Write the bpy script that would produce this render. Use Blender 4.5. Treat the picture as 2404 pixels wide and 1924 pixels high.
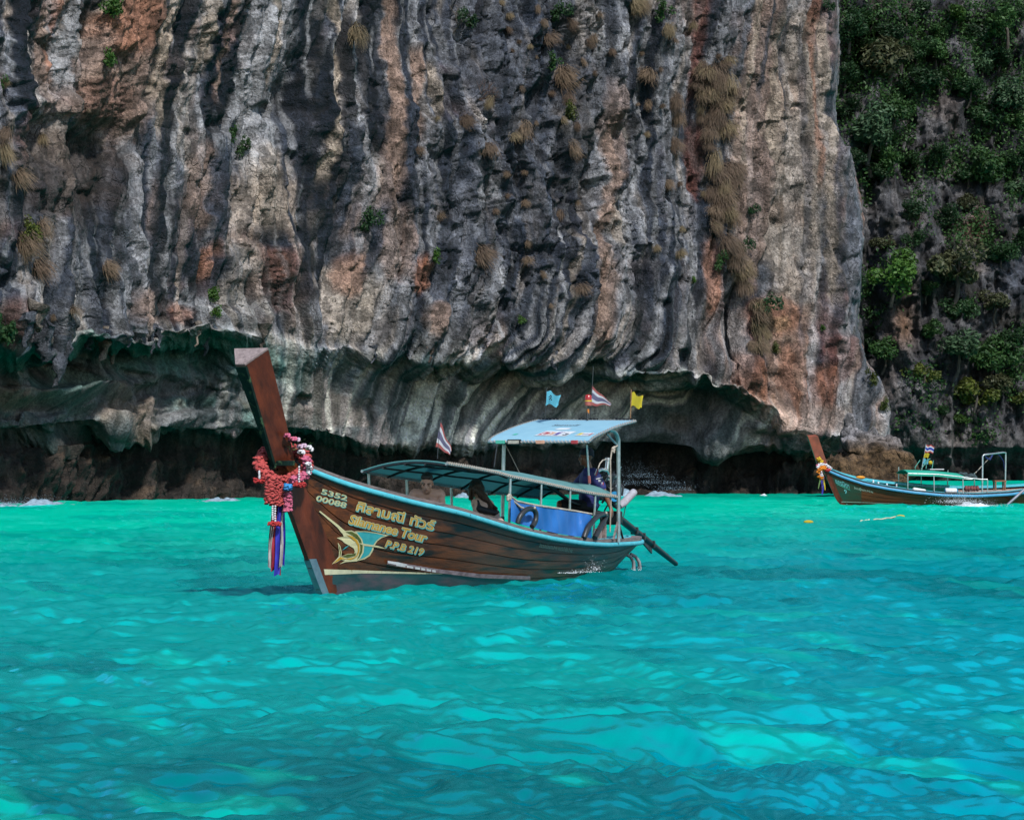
import bpy, bmesh, math, random
import numpy as np
from mathutils import Vector, Matrix

random.seed(7)
RNG = np.random.default_rng(11)
scene = bpy.context.scene
COL = scene.collection
for o in list(bpy.data.objects):
    bpy.data.objects.remove(o, do_unlink=True)

# ------------------------------------------------------------------ camera, sky, sun, exposure
F, CX, CY, CAMH = 6600.0, 1202.0, 1085.0, 1.6       # focal length / axis in photo pixels, eye height
cam_data = bpy.data.cameras.new('camera')
cam = bpy.data.objects.new('camera', cam_data)
COL.objects.link(cam)
cam.location = (0, 0, CAMH)
cam.rotation_euler = (math.pi / 2, 0, 0)
cam_data.sensor_fit = 'HORIZONTAL'
cam_data.sensor_width = 36.0
cam_data.lens = F / 2404.0 * 36.0
cam_data.shift_y = (CY - 962.0) / 2404.0
cam_data.clip_start = 0.1
cam_data.clip_end = 5000
scene.camera = cam

SUN_EL, SUN_AZ = 46.0, 158.0                          # azimuth: 0 = +Y (ahead), 90 = +X, 180 = behind the viewer
el, az = math.radians(SUN_EL), math.radians(SUN_AZ)
sun_dir = Vector((math.sin(az) * math.cos(el), math.cos(az) * math.cos(el), math.sin(el)))
world = bpy.data.worlds.new('World')
scene.world = world
world.use_nodes = True
wn, wl = world.node_tree.nodes, world.node_tree.links
wn.clear()
sky = wn.new('ShaderNodeTexSky')
sky.sky_type = 'NISHITA'
sky.sun_disc = False
sky.sun_elevation = el
sky.sun_rotation = az
sky.air_density = 1.5
sky.dust_density = 0.4
sky.ozone_density = 3.0
bg = wn.new('ShaderNodeBackground')
bg.inputs['Strength'].default_value = 0.13
wo = wn.new('ShaderNodeOutputWorld')
wl.new(sky.outputs[0], bg.inputs[0])
wl.new(bg.outputs[0], wo.inputs[0])

sd = bpy.data.lights.new('sun', 'SUN')
sd.energy = 3.7
sd.angle = math.radians(4.0)
sd.color = (1.0, 0.965, 0.93)
sun = bpy.data.objects.new('sun', sd)
COL.objects.link(sun)
sun.rotation_euler = (-sun_dir).to_track_quat('-Z', 'Y').to_euler()

scene.view_settings.view_transform = 'Standard'
scene.view_settings.look = 'None'
scene.view_settings.exposure = 0.25
scene.view_settings.gamma = 1.0
scene.view_settings.use_curve_mapping = False
scene.render.engine = 'CYCLES'
scene.cycles.max_bounces = 5
scene.cycles.diffuse_bounces = 0
scene.cycles.use_denoising = True
scene.cycles.denoising_prefilter = 'NONE'
scene.cycles.denoising_input_passes = 'RGB_ALBEDO_NORMAL'

# ------------------------------------------------------------------ small tools
def photo(x, y, d):
    """the place at distance d that lies behind photo pixel x, y"""
    return Vector(((x - CX) * d / F, d, CAMH + (CY - y) * d / F))

def _h(ix, iy, iz, seed):
    n = (ix.astype(np.uint32) * np.uint32(374761393) + iy.astype(np.uint32) * np.uint32(668265263)
         + iz.astype(np.uint32) * np.uint32(2147483647 - 58) + np.uint32((seed * 974634777) & 0xffffffff))
    n = (n ^ (n >> np.uint32(13))) * np.uint32(1274126177)
    n = (n ^ (n >> np.uint32(16))) * np.uint32(2246822519)
    n = n ^ (n >> np.uint32(15))
    return n.astype(np.float32) * np.float32(2.0 / 4294967295.0) - np.float32(1.0)

def noise2(x, y, seed=0):
    x = np.asarray(x, np.float32); y = np.asarray(y, np.float32)
    fx = np.floor(x); fy = np.floor(y)
    ix = fx.astype(np.int32); iy = fy.astype(np.int32)
    tx = x - fx; ty = y - fy
    tx = tx * tx * tx * (tx * (tx * 6 - 15) + 10); ty = ty * ty * ty * (ty * (ty * 6 - 15) + 10)
    z = np.zeros_like(ix)
    a = _h(ix, iy, z, seed); b = _h(ix + 1, iy, z, seed)
    c = _h(ix, iy + 1, z, seed); d = _h(ix + 1, iy + 1, z, seed)
    return (a + (b - a) * tx) * (1 - ty) + (c + (d - c) * tx) * ty

def noise3(x, y, zz, seed=0):
    x = np.asarray(x, np.float32); y = np.asarray(y, np.float32); zz = np.asarray(zz, np.float32)
    fx = np.floor(x); fy = np.floor(y); fz = np.floor(zz)
    ix = fx.astype(np.int32); iy = fy.astype(np.int32); iz = fz.astype(np.int32)
    tx = x - fx; ty = y - fy; tz = zz - fz
    tx = tx * tx * (3 - 2 * tx); ty = ty * ty * (3 - 2 * ty); tz = tz * tz * (3 - 2 * tz)
    r = 0
    for k in (0, 1):
        a = _h(ix, iy, iz + k, seed); b = _h(ix + 1, iy, iz + k, seed)
        c = _h(ix, iy + 1, iz + k, seed); d = _h(ix + 1, iy + 1, iz + k, seed)
        v = (a + (b - a) * tx) * (1 - ty) + (c + (d - c) * tx) * ty
        r = r + v * (tz if k else (1 - tz))
    return r

def fbm2(x, y, seed=0, octv=4, gain=0.5):
    r = 0; a = 1.0; s = 0
    for i in range(octv):
        r = r + a * noise2(x, y, seed + i * 17); s += a
        x = x * 2.03 + 11.3; y = y * 2.03 + 5.7; a *= gain
    return r / s

def fbm3(x, y, z, seed=0, octv=4, gain=0.5):
    r = 0; a = 1.0; s = 0
    for i in range(octv):
        r = r + a * noise3(x, y, z, seed + i * 17); s += a
        x = x * 2.03 + 11.3; y = y * 2.03 + 5.7; z = z * 2.03 + 3.1; a *= gain
    return r / s

def sstep(a, b, x):
    t = np.clip((x - a) / (b - a), 0, 1)
    return t * t * (3 - 2 * t)

def mesh_np(name, verts, quads, smooth=True):
    """mesh from numpy arrays of vertices and quads"""
    me = bpy.data.meshes.new(name)
    nv, nq = len(verts), len(quads)
    me.vertices.add(nv)
    me.vertices.foreach_set('co', np.ascontiguousarray(verts, np.float32).ravel())
    me.loops.add(nq * 4)
    me.loops.foreach_set('vertex_index', np.ascontiguousarray(quads, np.int32).ravel())
    me.polygons.add(nq)
    me.polygons.foreach_set('loop_start', np.arange(0, nq * 4, 4, dtype=np.int32))
    me.polygons.foreach_set('loop_total', np.full(nq, 4, np.int32))
    me.polygons.foreach_set('use_smooth', np.full(nq, smooth, bool))
    me.update(calc_edges=True)
    return me

def grid_quads(nr, nc):
    i = np.arange(nr * nc).reshape(nr, nc)
    return np.stack([i[:-1, :-1], i[1:, :-1], i[1:, 1:], i[:-1, 1:]], -1).reshape(-1, 4)

def set_col(me, rgb, name='Col', alpha=None):
    at = me.attributes.new(name, 'FLOAT_COLOR', 'POINT')
    c = np.ones((len(rgb), 4), np.float32); c[:, :3] = rgb
    if alpha is not None: c[:, 3] = alpha
    at.data.foreach_set('color', c.ravel())

def link(name, me, parent=None, mat=None, smooth=None):
    o = bpy.data.objects.new(name, me)
    COL.objects.link(o)
    if parent is not None: o.parent = parent
    if mat is not None and not me.materials: me.materials.append(mat)
    if smooth is not None:
        for p in me.polygons: p.use_smooth = smooth
    return o

def tag(o, label=None, cat=None, group=None, kind=None):
    if label: o['label'] = label
    if cat: o['category'] = cat
    if group: o['group'] = group
    if kind: o['kind'] = kind
    return o

def empty(name, loc=(0, 0, 0), rz=0.0):
    o = bpy.data.objects.new(name, None)
    COL.objects.link(o)
    o.location = loc; o.rotation_euler = (0, 0, rz)
    o.empty_display_size = 0.2
    return o

def perp(d):
    d = d.normalized()
    a = Vector((0, 0, 1)) if abs(d.z) < 0.9 else Vector((1, 0, 0))
    s = d.cross(a).normalized()
    return s, s.cross(d).normalized()

class MB:
    """collects shapes into one mesh"""
    def __init__(self): self.v = []; self.f = []
    def add(self, vs, fs):
        b = len(self.v); self.v += [tuple(p) for p in vs]; self.f += [tuple(b + i for i in f) for f in fs]
        return self
    def box(self, c, s, rot=None):
        c = Vector(c); hx, hy, hz = s[0] / 2, s[1] / 2, s[2] / 2
        vs = [Vector((x, y, z)) for x in (-hx, hx) for y in (-hy, hy) for z in (-hz, hz)]
        if rot is not None: vs = [rot @ p for p in vs]
        return self.add([c + p for p in vs], [(0, 1, 3, 2), (4, 6, 7, 5), (0, 4, 5, 1), (2, 3, 7, 6), (0, 2, 6, 4), (1, 5, 7, 3)])
    def hexa(self, p):
        return self.add(p, [(0, 1, 2, 3), (7, 6, 5, 4), (0, 4, 5, 1), (1, 5, 6, 2), (2, 6, 7, 3), (3, 7, 4, 0)])
    def tube(self, pts, r, n=8, caps=True):
        pts = [Vector(p) for p in pts]
        rs = r if isinstance(r, (list, tuple)) else [r] * len(pts)
        vs = []; fs = []
        s = None
        for i, p in enumerate(pts):
            d = (pts[min(i + 1, len(pts) - 1)] - pts[max(i - 1, 0)])
            if d.length < 1e-9: d = Vector((0, 0, 1))
            d.normalize()
            if s is None: s, t = perp(d)
            else:
                s = (s - d * s.dot(d))
                s = s.normalized() if s.length > 1e-6 else perp(d)[0]
                t = d.cross(s) * -1
                t = s.cross(d)
            for k in range(n):
                a = 2 * math.pi * k / n
                vs.append(p + (s * math.cos(a) + t * math.sin(a)) * rs[i])
        for i in range(len(pts) - 1):
            for k in range(n):
                k2 = (k + 1) % n
                fs.append((i * n + k, i * n + k2, (i + 1) * n + k2, (i + 1) * n + k))
        if caps:
            fs.append(tuple(range(n - 1, -1, -1)))
            fs.append(tuple((len(pts) - 1) * n + k for k in range(n)))
        return self.add(vs, fs)
    def bar(self, a, b, w, h):
        a = Vector(a); b = Vector(b); s, t = perp(b - a)
        q = [s * w / 2 + t * h / 2, -s * w / 2 + t * h / 2, -s * w / 2 - t * h / 2, s * w / 2 - t * h / 2]
        return self.hexa([a + p for p in q] + [b + p for p in q])
    def ball(self, c, r, n=10, m=6, squash=(1, 1, 1)):
        c = Vector(c); vs = [c + Vector((0, 0, r * squash[2]))]; fs = []
        for j in range(1, m):
            ph = math.pi * j / m
            for k in range(n):
                a = 2 * math.pi * k / n
                vs.append(c + Vector((r * squash[0] * math.sin(ph) * math.cos(a), r * squash[1] * math.sin(ph) * math.sin(a), r * squash[2] * math.cos(ph))))
        vs.append(c - Vector((0, 0, r * squash[2])))
        for k in range(n): fs.append((0, 1 + k, 1 + (k + 1) % n))
        for j in range(m - 2):
            for k in range(n):
                a = 1 + j * n + k; b = 1 + j * n + (k + 1) % n
                fs.append((a, a + n, b + n, b))
        l = len(vs) - 1; q = 1 + (m - 2) * n
        for k in range(n): fs.append((l, q + (k + 1) % n, q + k))
        return self.add(vs, fs)
    def sheet(self, rows):
        nr, nc = len(rows), len(rows[0])
        return self.add([p for r in rows for p in r],
                        [(i * nc + j, i * nc + j + 1, (i + 1) * nc + j + 1, (i + 1) * nc + j) for i in range(nr - 1) for j in range(nc - 1)])
    def slab(self, rows, off):
        """a sheet given thickness along off"""
        off = Vector(off); nr, nc = len(rows), len(rows[0])
        a = [Vector(p) for r in rows for p in r]; b = [p - off for p in a]; n = len(a)
        fs = []
        for i in range(nr - 1):
            for j in range(nc - 1):
                q = (i * nc + j, i * nc + j + 1, (i + 1) * nc + j + 1, (i + 1) * nc + j)
                fs.append(q); fs.append(tuple(n + k for k in reversed(q)))
        rim = [j for j in range(nc)] + [i * nc + nc - 1 for i in range(1, nr)] + [(nr - 1) * nc + j for j in range(nc - 2, -1, -1)] + [i * nc for i in range(nr - 2, 0, -1)]
        for k in range(len(rim)):
            p, q = rim[k], rim[(k + 1) % len(rim)]
            fs.append((q, p, n + p, n + q))
        return self.add(a + b, fs)
    def build(self, name, mat, parent=None, smooth=False, bevel=0.0):
        me = bpy.data.meshes.new(name)
        me.from_pydata(self.v, [], self.f)
        bm = bmesh.new(); bm.from_mesh(me)
        bmesh.ops.recalc_face_normals(bm, faces=bm.faces)
        if bevel > 0:
            es = [e for e in bm.edges if len(e.link_faces) == 2 and e.calc_face_angle(0) > 0.6]
            if es: bmesh.ops.bevel(bm, geom=es, offset=bevel, segments=2, profile=0.6, affect='EDGES', clamp_overlap=True)
        bm.to_mesh(me); bm.free()
        me.update()
        if smooth:
            me.polygons.foreach_set('use_smooth', [True] * len(me.polygons))
            try: me.set_sharp_from_angle(angle=math.radians(50))
            except Exception: pass
        return link(name, me, parent, mat)

# ------------------------------------------------------------------ materials
MATS = {}
def nt(name):
    m = bpy.data.materials.new(name); m.use_nodes = True
    n = m.node_tree.nodes; l = m.node_tree.links
    return m, n, l, n['Principled BSDF']

def pm(name, c1, c2=None, scale=8.0, rough=0.6, bump=0.0, metal=0.0, stretch=(1, 1, 1), bscale=None, detail=5.0,
       spec=0.5, trans=0.0, lo=0.35, hi=0.65, c3=None, s3=1.0, t3=(0.55, 0.7), coat=0.0, emit=0.0):
    """procedural two/three tone material with grain and fine relief"""
    if name in MATS: return MATS[name]
    m, n, l, b = nt(name)
    c2 = c2 or tuple(x * 0.8 for x in c1)
    tc = n.new('ShaderNodeTexCoord'); mp = n.new('ShaderNodeMapping'); mp.inputs['Scale'].default_value = stretch
    l.new(tc.outputs['Object'], mp.inputs[0])
    nz = n.new('ShaderNodeTexNoise'); nz.inputs['Scale'].default_value = scale; nz.inputs['Detail'].default_value = detail
    nz.inputs['Roughness'].default_value = 0.6
    l.new(mp.outputs[0], nz.inputs['Vector'])
    r = n.new('ShaderNodeValToRGB')
    r.color_ramp.elements[0].position = lo; r.color_ramp.elements[0].color = (*c1, 1)
    r.color_ramp.elements[1].position = hi; r.color_ramp.elements[1].color = (*c2, 1)
    l.new(nz.outputs['Fac'], r.inputs[0])
    out = r.outputs[0]
    if c3:
        n3 = n.new('ShaderNodeTexNoise'); n3.inputs['Scale'].default_value = s3; n3.inputs['Detail'].default_value = 6
        l.new(mp.outputs[0], n3.inputs['Vector'])
        r3 = n.new('ShaderNodeMapRange'); r3.inputs[1].default_value = t3[0]; r3.inputs[2].default_value = t3[1]
        l.new(n3.outputs['Fac'], r3.inputs[0])
        mx = n.new('ShaderNodeMix'); mx.data_type = 'RGBA'
        l.new(r3.outputs[0], mx.inputs[0]); l.new(out, mx.inputs[6]); mx.inputs[7].default_value = (*c3, 1)
        out = mx.outputs[2]
    l.new(out, b.inputs['Base Color'])
    b.inputs['Roughness'].default_value = rough
    b.inputs['Metallic'].default_value = metal
    b.inputs['Specular IOR Level'].default_value = spec
    if coat: b.inputs['Coat Weight'].default_value = coat; b.inputs['Coat Roughness'].default_value = 0.15
    if bump:
        nb = n.new('ShaderNodeTexNoise'); nb.inputs['Scale'].default_value = bscale or scale * 2.5; nb.inputs['Detail'].default_value = 5
        l.new(mp.outputs[0], nb.inputs['Vector'])
        bp = n.new('ShaderNodeBump'); bp.inputs['Strength'].default_value = bump; bp.inputs['Distance'].default_value = 0.02
        l.new(nb.outputs['Fac'], bp.inputs['Height']); l.new(bp.outputs[0], b.inputs['Normal'])
    if trans:
        ts = n.new('ShaderNodeBsdfTranslucent'); l.new(out, ts.inputs[0])
        ms = n.new('ShaderNodeMixShader'); ms.inputs[0].default_value = trans
        l.new(b.outputs[0], ms.inputs[1]); l.new(ts.outputs[0], ms.inputs[2])
        l.new(ms.outputs[0], n['Material Output'].inputs['Surface'])
    MATS[name] = m
    return m

def rock_mat(name, wscale=1.0, bump=0.5, zs=0.35):
    m, n, l, b = nt(name)
    at = n.new('ShaderNodeAttribute'); at.attribute_name = 'Col'
    tc = n.new('ShaderNodeTexCoord')
    mp = n.new('ShaderNodeMapping'); mp.inputs['Scale'].default_value = (1, 1, zs)
    l.new(tc.outputs['Object'], mp.inputs[0])
    n1 = n.new('ShaderNodeTexNoise'); n1.inputs['Scale'].default_value = 2.2 * wscale; n1.inputs['Detail'].default_value = 6; n1.inputs['Roughness'].default_value = 0.68
    l.new(mp.outputs[0], n1.inputs['Vector'])
    n2 = n.new('ShaderNodeTexNoise'); n2.inputs['Scale'].default_value = 9.0 * wscale; n2.inputs['Detail'].default_value = 4; n2.inputs['Roughness'].default_value = 0.7
    l.new(tc.outputs['Object'], n2.inputs['Vector'])
    r1 = n.new('ShaderNodeMapRange'); r1.inputs[1].default_value = 0.3; r1.inputs[2].default_value = 0.7; r1.inputs[3].default_value = 0.40; r1.inputs[4].default_value = 1.62
    l.new(n1.outputs['Fac'], r1.inputs[0])
    r2 = n.new('ShaderNodeMapRange'); r2.inputs[1].default_value = 0.3; r2.inputs[2].default_value = 0.7; r2.inputs[3].default_value = 0.52; r2.inputs[4].default_value = 1.52
    l.new(n2.outputs['Fac'], r2.inputs[0])
    mu = n.new('ShaderNodeMath'); mu.operation = 'MULTIPLY'; l.new(r1.outputs[0], mu.inputs[0]); l.new(r2.outputs[0], mu.inputs[1])
    # fissures: a warped net of thin cracks, open only in places
    wz = n.new('ShaderNodeTexNoise'); wz.inputs['Scale'].default_value = 1.3 * wscale; wz.inputs['Detail'].default_value = 3; l.new(tc.outputs['Object'], wz.inputs['Vector'])
    wv = n.new('ShaderNodeVectorMath'); wv.operation = 'MULTIPLY_ADD'; l.new(wz.outputs['Color'], wv.inputs[0]); wv.inputs[1].default_value = (1.1, 1.1, 1.6); l.new(tc.outputs['Object'], wv.inputs[2])
    mv = n.new('ShaderNodeMapping'); mv.inputs['Scale'].default_value = (1, 1, .24); l.new(wv.outputs[0], mv.inputs[0])
    vo = n.new('ShaderNodeTexVoronoi'); vo.feature = 'DISTANCE_TO_EDGE'; vo.inputs['Scale'].default_value = 1.5 * wscale; l.new(mv.outputs[0], vo.inputs['Vector'])
    gt = n.new('ShaderNodeMapRange'); gt.inputs[1].default_value = .46; gt.inputs[2].default_value = .60; gt.inputs[3].default_value = .0; gt.inputs[4].default_value = .03; l.new(wz.outputs['Fac'], gt.inputs[0])
    cm = n.new('ShaderNodeMath'); cm.operation = 'DIVIDE'; l.new(vo.outputs['Distance'], cm.inputs[0]); l.new(gt.outputs[0], cm.inputs[1])
    ck0 = n.new('ShaderNodeMapRange'); ck0.inputs[1].default_value = .15; ck0.inputs[2].default_value = 1.0; ck0.inputs[3].default_value = .54; ck0.inputs[4].default_value = 1.0; l.new(cm.outputs[0], ck0.inputs[0])
    ck = n.new('ShaderNodeMix'); ck.data_type = 'FLOAT'; l.new(at.outputs['Alpha'], ck.inputs[0]); ck.inputs[2].default_value = 1.0; l.new(ck0.outputs[0], ck.inputs[3])
    m3 = n.new('ShaderNodeMath'); m3.operation = 'MULTIPLY'; l.new(mu.outputs[0], m3.inputs[0]); l.new(ck.outputs[0], m3.inputs[1])
    vm = n.new('ShaderNodeVectorMath'); vm.operation = 'SCALE'; l.new(at.outputs['Color'], vm.inputs[0]); l.new(m3.outputs[0], vm.inputs['Scale'])
    l.new(vm.outputs[0], b.inputs['Base Color'])
    b.inputs['Roughness'].default_value = 0.82
    b.inputs['Specular IOR Level'].default_value = 0.25
    n3 = n.new('ShaderNodeTexNoise'); n3.inputs['Scale'].default_value = 5.0 * wscale; n3.inputs['Detail'].default_value = 5; n3.inputs['Roughness'].default_value = 0.75
    try: n3.noise_type = 'RIDGED_MULTIFRACTAL'
    except Exception: pass
    mp3 = n.new('ShaderNodeMapping'); mp3.inputs['Scale'].default_value = (1, 1, .5); l.new(tc.outputs['Object'], mp3.inputs[0]); l.new(mp3.outputs[0], n3.inputs['Vector'])
    a2 = n.new('ShaderNodeMath'); a2.operation = 'MULTIPLY'; l.new(n3.outputs['Fac'], a2.inputs[0]); a2.inputs[1].default_value = .35
    a3 = n.new('ShaderNodeMath'); a3.operation = 'ADD'; l.new(n1.outputs['Fac'], a3.inputs[0]); l.new(n2.outputs['Fac'], a3.inputs[1])
    a4 = n.new('ShaderNodeMath'); a4.operation = 'ADD'; l.new(a3.outputs[0], a4.inputs[0]); l.new(a2.outputs[0], a4.inputs[1])
    ad = n.new('ShaderNodeMath'); ad.operation = 'ADD'; l.new(a4.outputs[0], ad.inputs[0]); l.new(ck.outputs[0], ad.inputs[1])
    bp = n.new('ShaderNodeBump'); bp.inputs['Strength'].default_value = bump; bp.inputs['Distance'].default_value = 0.16 / wscale
    l.new(ad.outputs[0], bp.inputs['Height']); l.new(bp.outputs[0], b.inputs['Normal'])
    return m

# ------------------------------------------------------------------ the near cliff
def base_depth(xp): return np.interp(xp, [-900, 0, 450, 900, 2300], [93, 103, 115, 125.5, 143])

# profile of the rock, top to bottom: photo column, then (photo row, metres set back) of
# lip top, lip edge, ceiling back, back wall, bulge foot, undercut back, waterline, below water
PROF = [
 (-900, [(740, .2), (800, .4), (820, 4.5), (890, 5.0), (1000, 4.2), (1040, 6.5), (1188, 5.2)]),
 (0,    [(740, .0), (800, .4), (835, 4.5), (905, 5.2), (1010, 4.4), (1045, 7.0), (1188, 5.6)]),
 (110,  [(780, -.3), (830, .0), (850, 4.2), (910, 5.0), (1000, 4.2), (1045, 7.0), (1188, 5.6)]),
 (200,  [(740, .3), (800, .6), (830, 5.2), (900, 6.0), (985, 4.6), (1035, 7.5), (1188, 6.0)]),
 (330,  [(755, .3), (812, .6), (840, 5.2), (905, 5.6), (1000, 4.4), (1040, 7.5), (1188, 6.0)]),
 (480,  [(740, .2), (806, .5), (840, 4.6), (910, 5.2), (1010, 4.4), (1045, 7.2), (1188, 6.0)]),
 (560,  [(730, .4), (800, .9), (850, 3.6), (920, 4.0), (1020, 4.0), (1050, 6.8), (1188, 6.0)]),
 (660,  [(720, .9), (800, 1.4), (880, 2.2), (950, 2.8), (1010, 3.2), (1048, 6.4), (1186, 6.0)]),
 (760,  [(760, .6), (835, 1.0), (885, 2.2), (960, 2.9), (1020, 3.4), (1055, 6.0), (1180, 5.6)]),
 (860,  [(770, .3), (845, .6), (885, 2.8), (950, 3.6), (1040, 4.0), (1065, 6.0), (1172, 5.4)]),
 (1000, [(770, .0), (843, .3), (880, 3.4), (950, 4.4), (1035, 4.8), (1065, 6.0), (1166, 5.2)]),
 (1090, [(770, .2), (842, .4), (875, 3.8), (950, 4.8), (1035, 5.0), (1068, 6.2), (1162, 5.2)]),
 (1180, [(745, .4), (812, .8), (865, 4.0), (950, 5.0), (1035, 5.2), (1068, 6.2), (1160, 5.2)]),
 (1300, [(790, .0), (862, .2), (890, 3.8), (960, 4.8), (1040, 5.0), (1070, 6.0), (1158, 5.0)]),
 (1360, [(770, .3), (842, .5), (885, 4.0), (960, 4.9), (1040, 5.0), (1070, 6.2), (1158, 5.0)]),
 (1500, [(800, .2), (880, .4), (915, 4.2), (980, 5.0), (1050, 5.2), (1075, 6.6), (1156, 5.2)]),
 (1640, [(820, .0), (897, .2), (930, 4.2), (990, 4.6), (1055, 4.6), (1075, 7.0), (1155, 5.6)]),
 (1700, [(830, -.2), (908, .0), (945, 3.4), (1000, 3.6), (1050, 3.8), (1075, 6.6), (1155, 5.2)]),
 (1760, [(850, -.6), (935, -.3), (975, 2.4), (1010, 2.8), (1050, 3.4), (1075, 6.0), (1154, 4.6)]),
 (1810, [(850, -.3), (945, .3), (985, 2.0), (1010, 2.2), (1045, 2.6), (1072, 5.4), (1153, 4.2)]),
 (1860, [(880, .6), (1000, .8), (1020, 1.6), (1034, 1.8), (1050, 2.2), (1075, 4.6), (1152, 3.6)]),
 (1950, [(880, .8), (1020, .4), (1038, 1.2), (1046, 1.5), (1060, 2.0), (1080, 4.0), (1151, 3.2)]),
 (2060, [(880, .8), (1040, .2), (1050, .8), (1058, 1.2), (1070, 1.6), (1085, 3.0), (1150, 2.4)]),
 (2400, [(880, .8), (1040, .2), (1050, .8), (1058, 1.2), (1070, 1.6), (1085, 3.0), (1150, 2.4)]),
]
# right-hand silhouette of the buttress: photo row -> column
EDGE_Y = [-5400, -900, 0, 146, 268, 331, 382, 497, 573, 700, 783, 860, 924, 968, 1040, 1200]
EDGE_X = [1800, 1935, 1962, 1957, 1950, 1963, 1995, 2020, 2014, 2008, 2004, 2033, 2071, 2082, 2088, 2070]

ROWS = [(-1500, 0, 56), (0, 1, 330), (1, 2, 24), (2, 3, 62), (3, 4, 46), (4, 5, 46), (5, 6, 40), (6, 7, 56), (7, 8, 8)]
def cliff_rows():
    t = []
    t += list(np.linspace(-1, 0, 57)[:-1])
    for k, n in enumerate((330, 24, 62, 46, 46, 40, 56, 9)):
        t += list(k + np.linspace(0, 1, n + 1)[:-1])
    t.append(8.0)
    return np.array(t)

xp_cols = np.concatenate([np.linspace(-900, -60, 90)[:-1], np.linspace(-60, 2110, 670)])
tr = cliff_rows()
kx = np.array([p[0] for p in PROF], float)
KN = []
for k in range(7):
    ys = np.interp(xp_cols, kx, [p[1][k][0] for p in PROF])
    ds = np.interp(xp_cols, kx, [p[1][k][1] for p in PROF])
    g = np.exp(-np.linspace(-2, 2, 9) ** 2); g /= g.sum()
    pad = lambda a: np.convolve(np.pad(a, 4, mode='edge'), g, mode='valid')
    KN.append((pad(ys), pad(ds)))
# ragged lip
wob = noise2(xp_cols / 61.0, xp_cols * 0, 3) * 14 + noise2(xp_cols / 23.0, xp_cols * 0, 6) * 7 + noise2(xp_cols / 8.0, xp_cols * 0, 4) * 4
lipw = np.interp(xp_cols, [-900, 520, 640, 800, 1700, 1850, 2100], [1, 1, .4, .8, 1, .3, .2])
for k in (0, 1):
    KN[k] = (KN[k][0] + wob * lipw, KN[k][1])
# knots: index -1 -> far above the frame, 0 -> photo row 0, 1.. -> KN
y_k = np.stack([np.full_like(xp_cols, -2700), np.full_like(xp_cols, 0)] + [k[0] for k in KN] + [np.full_like(xp_cols, 1260)])
d_k = np.stack([np.full_like(xp_cols, 16.0), np.full_like(xp_cols, .9)] + [k[1] for k in KN] + [KN[6][1] - .6])
# the wall above the lip bellies out a little half way
def interp_rows(tab, t):
    i = np.clip(np.floor(t).astype(int) + 1, 0, tab.shape[0] - 2)
    f = (t + 1 - i)
    f = np.where(i >= 2, f, f)
    return tab[i] * (1 - f)[:, None] + tab[i + 1] * f[:, None]
YP = interp_rows(y_k, tr)
DR = interp_rows(d_k, tr)
# soften the profile corners along the row direction
for _ in range(6):
    DR[1:-1] = DR[1:-1] * .5 + (DR[2:] + DR[:-2]) * .25
    YP[1:-1] = YP[1:-1] * .5 + (YP[2:] + YP[:-2]) * .25
XP = np.repeat(xp_cols[None, :], len(tr), 0)
TR = np.repeat(tr[:, None], len(xp_cols), 1)
# corner: beyond the silhouette the wall turns away from the viewer
edge = np.interp(YP + 14 * noise2(XP / 30, YP / 30, 10), EDGE_Y, EDGE_X) + noise2(YP / 60.0, YP * 0, 8) * 6 + noise2(YP / 14.0, XP / 20, 9) * 3
over = np.clip((XP - (edge - 70)) / 70.0, 0, None)
DR = DR + np.where(over < 1, 1.6 * (1 - np.sqrt(np.clip(1 - np.minimum(over, 1) ** 2, 0, 1))), 0) + np.where(over > 1, 1.6 + (over - 1) * 22, 0)
XPc = np.where(over > 1, edge + (XP - edge) * 0.02, XP)
M_PER = 0.0190
S = XP * M_PER; Zm = (1180 - YP) * M_PER
below = np.clip(TR - 1.0, 0, None)                     # runs from the lip into the notch
arc = np.interp(TR, [-1, 0, 1, 2, 3, 4, 5, 6, 7, 8], [60, 20, 6, 4.6, 0.4, -1.4, -3, -6, -9, -11])
# the drip flutes lean to the left as they run down under the lip
lean_c = np.exp(-((XP - 1250) / 420.0) ** 2)
SL = S + lean_c * (np.clip(6 - arc, 0, 9) * .55 + np.clip(11 - Zm, 0, 8) * .18) + np.exp(-((XP - 700) / 160.0) ** 2) * np.clip(9 - Zm, 0, 9) * -.12 \
     + .35 * noise2(S / 2.6, Zm / 4.0, 21) + .16 * noise2(S / 1.1, Zm / 1.8, 22)
jag = np.exp(-((XP - 1260) / 330.0) ** 2) * sstep(760, 600, YP)            # dark, splintered middle of the wall
rface = sstep(1770, 1830, XP)                                               # the pink buttress at the right
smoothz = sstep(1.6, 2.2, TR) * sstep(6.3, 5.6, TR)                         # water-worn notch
under = sstep(5.4, 6.2, TR)
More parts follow.
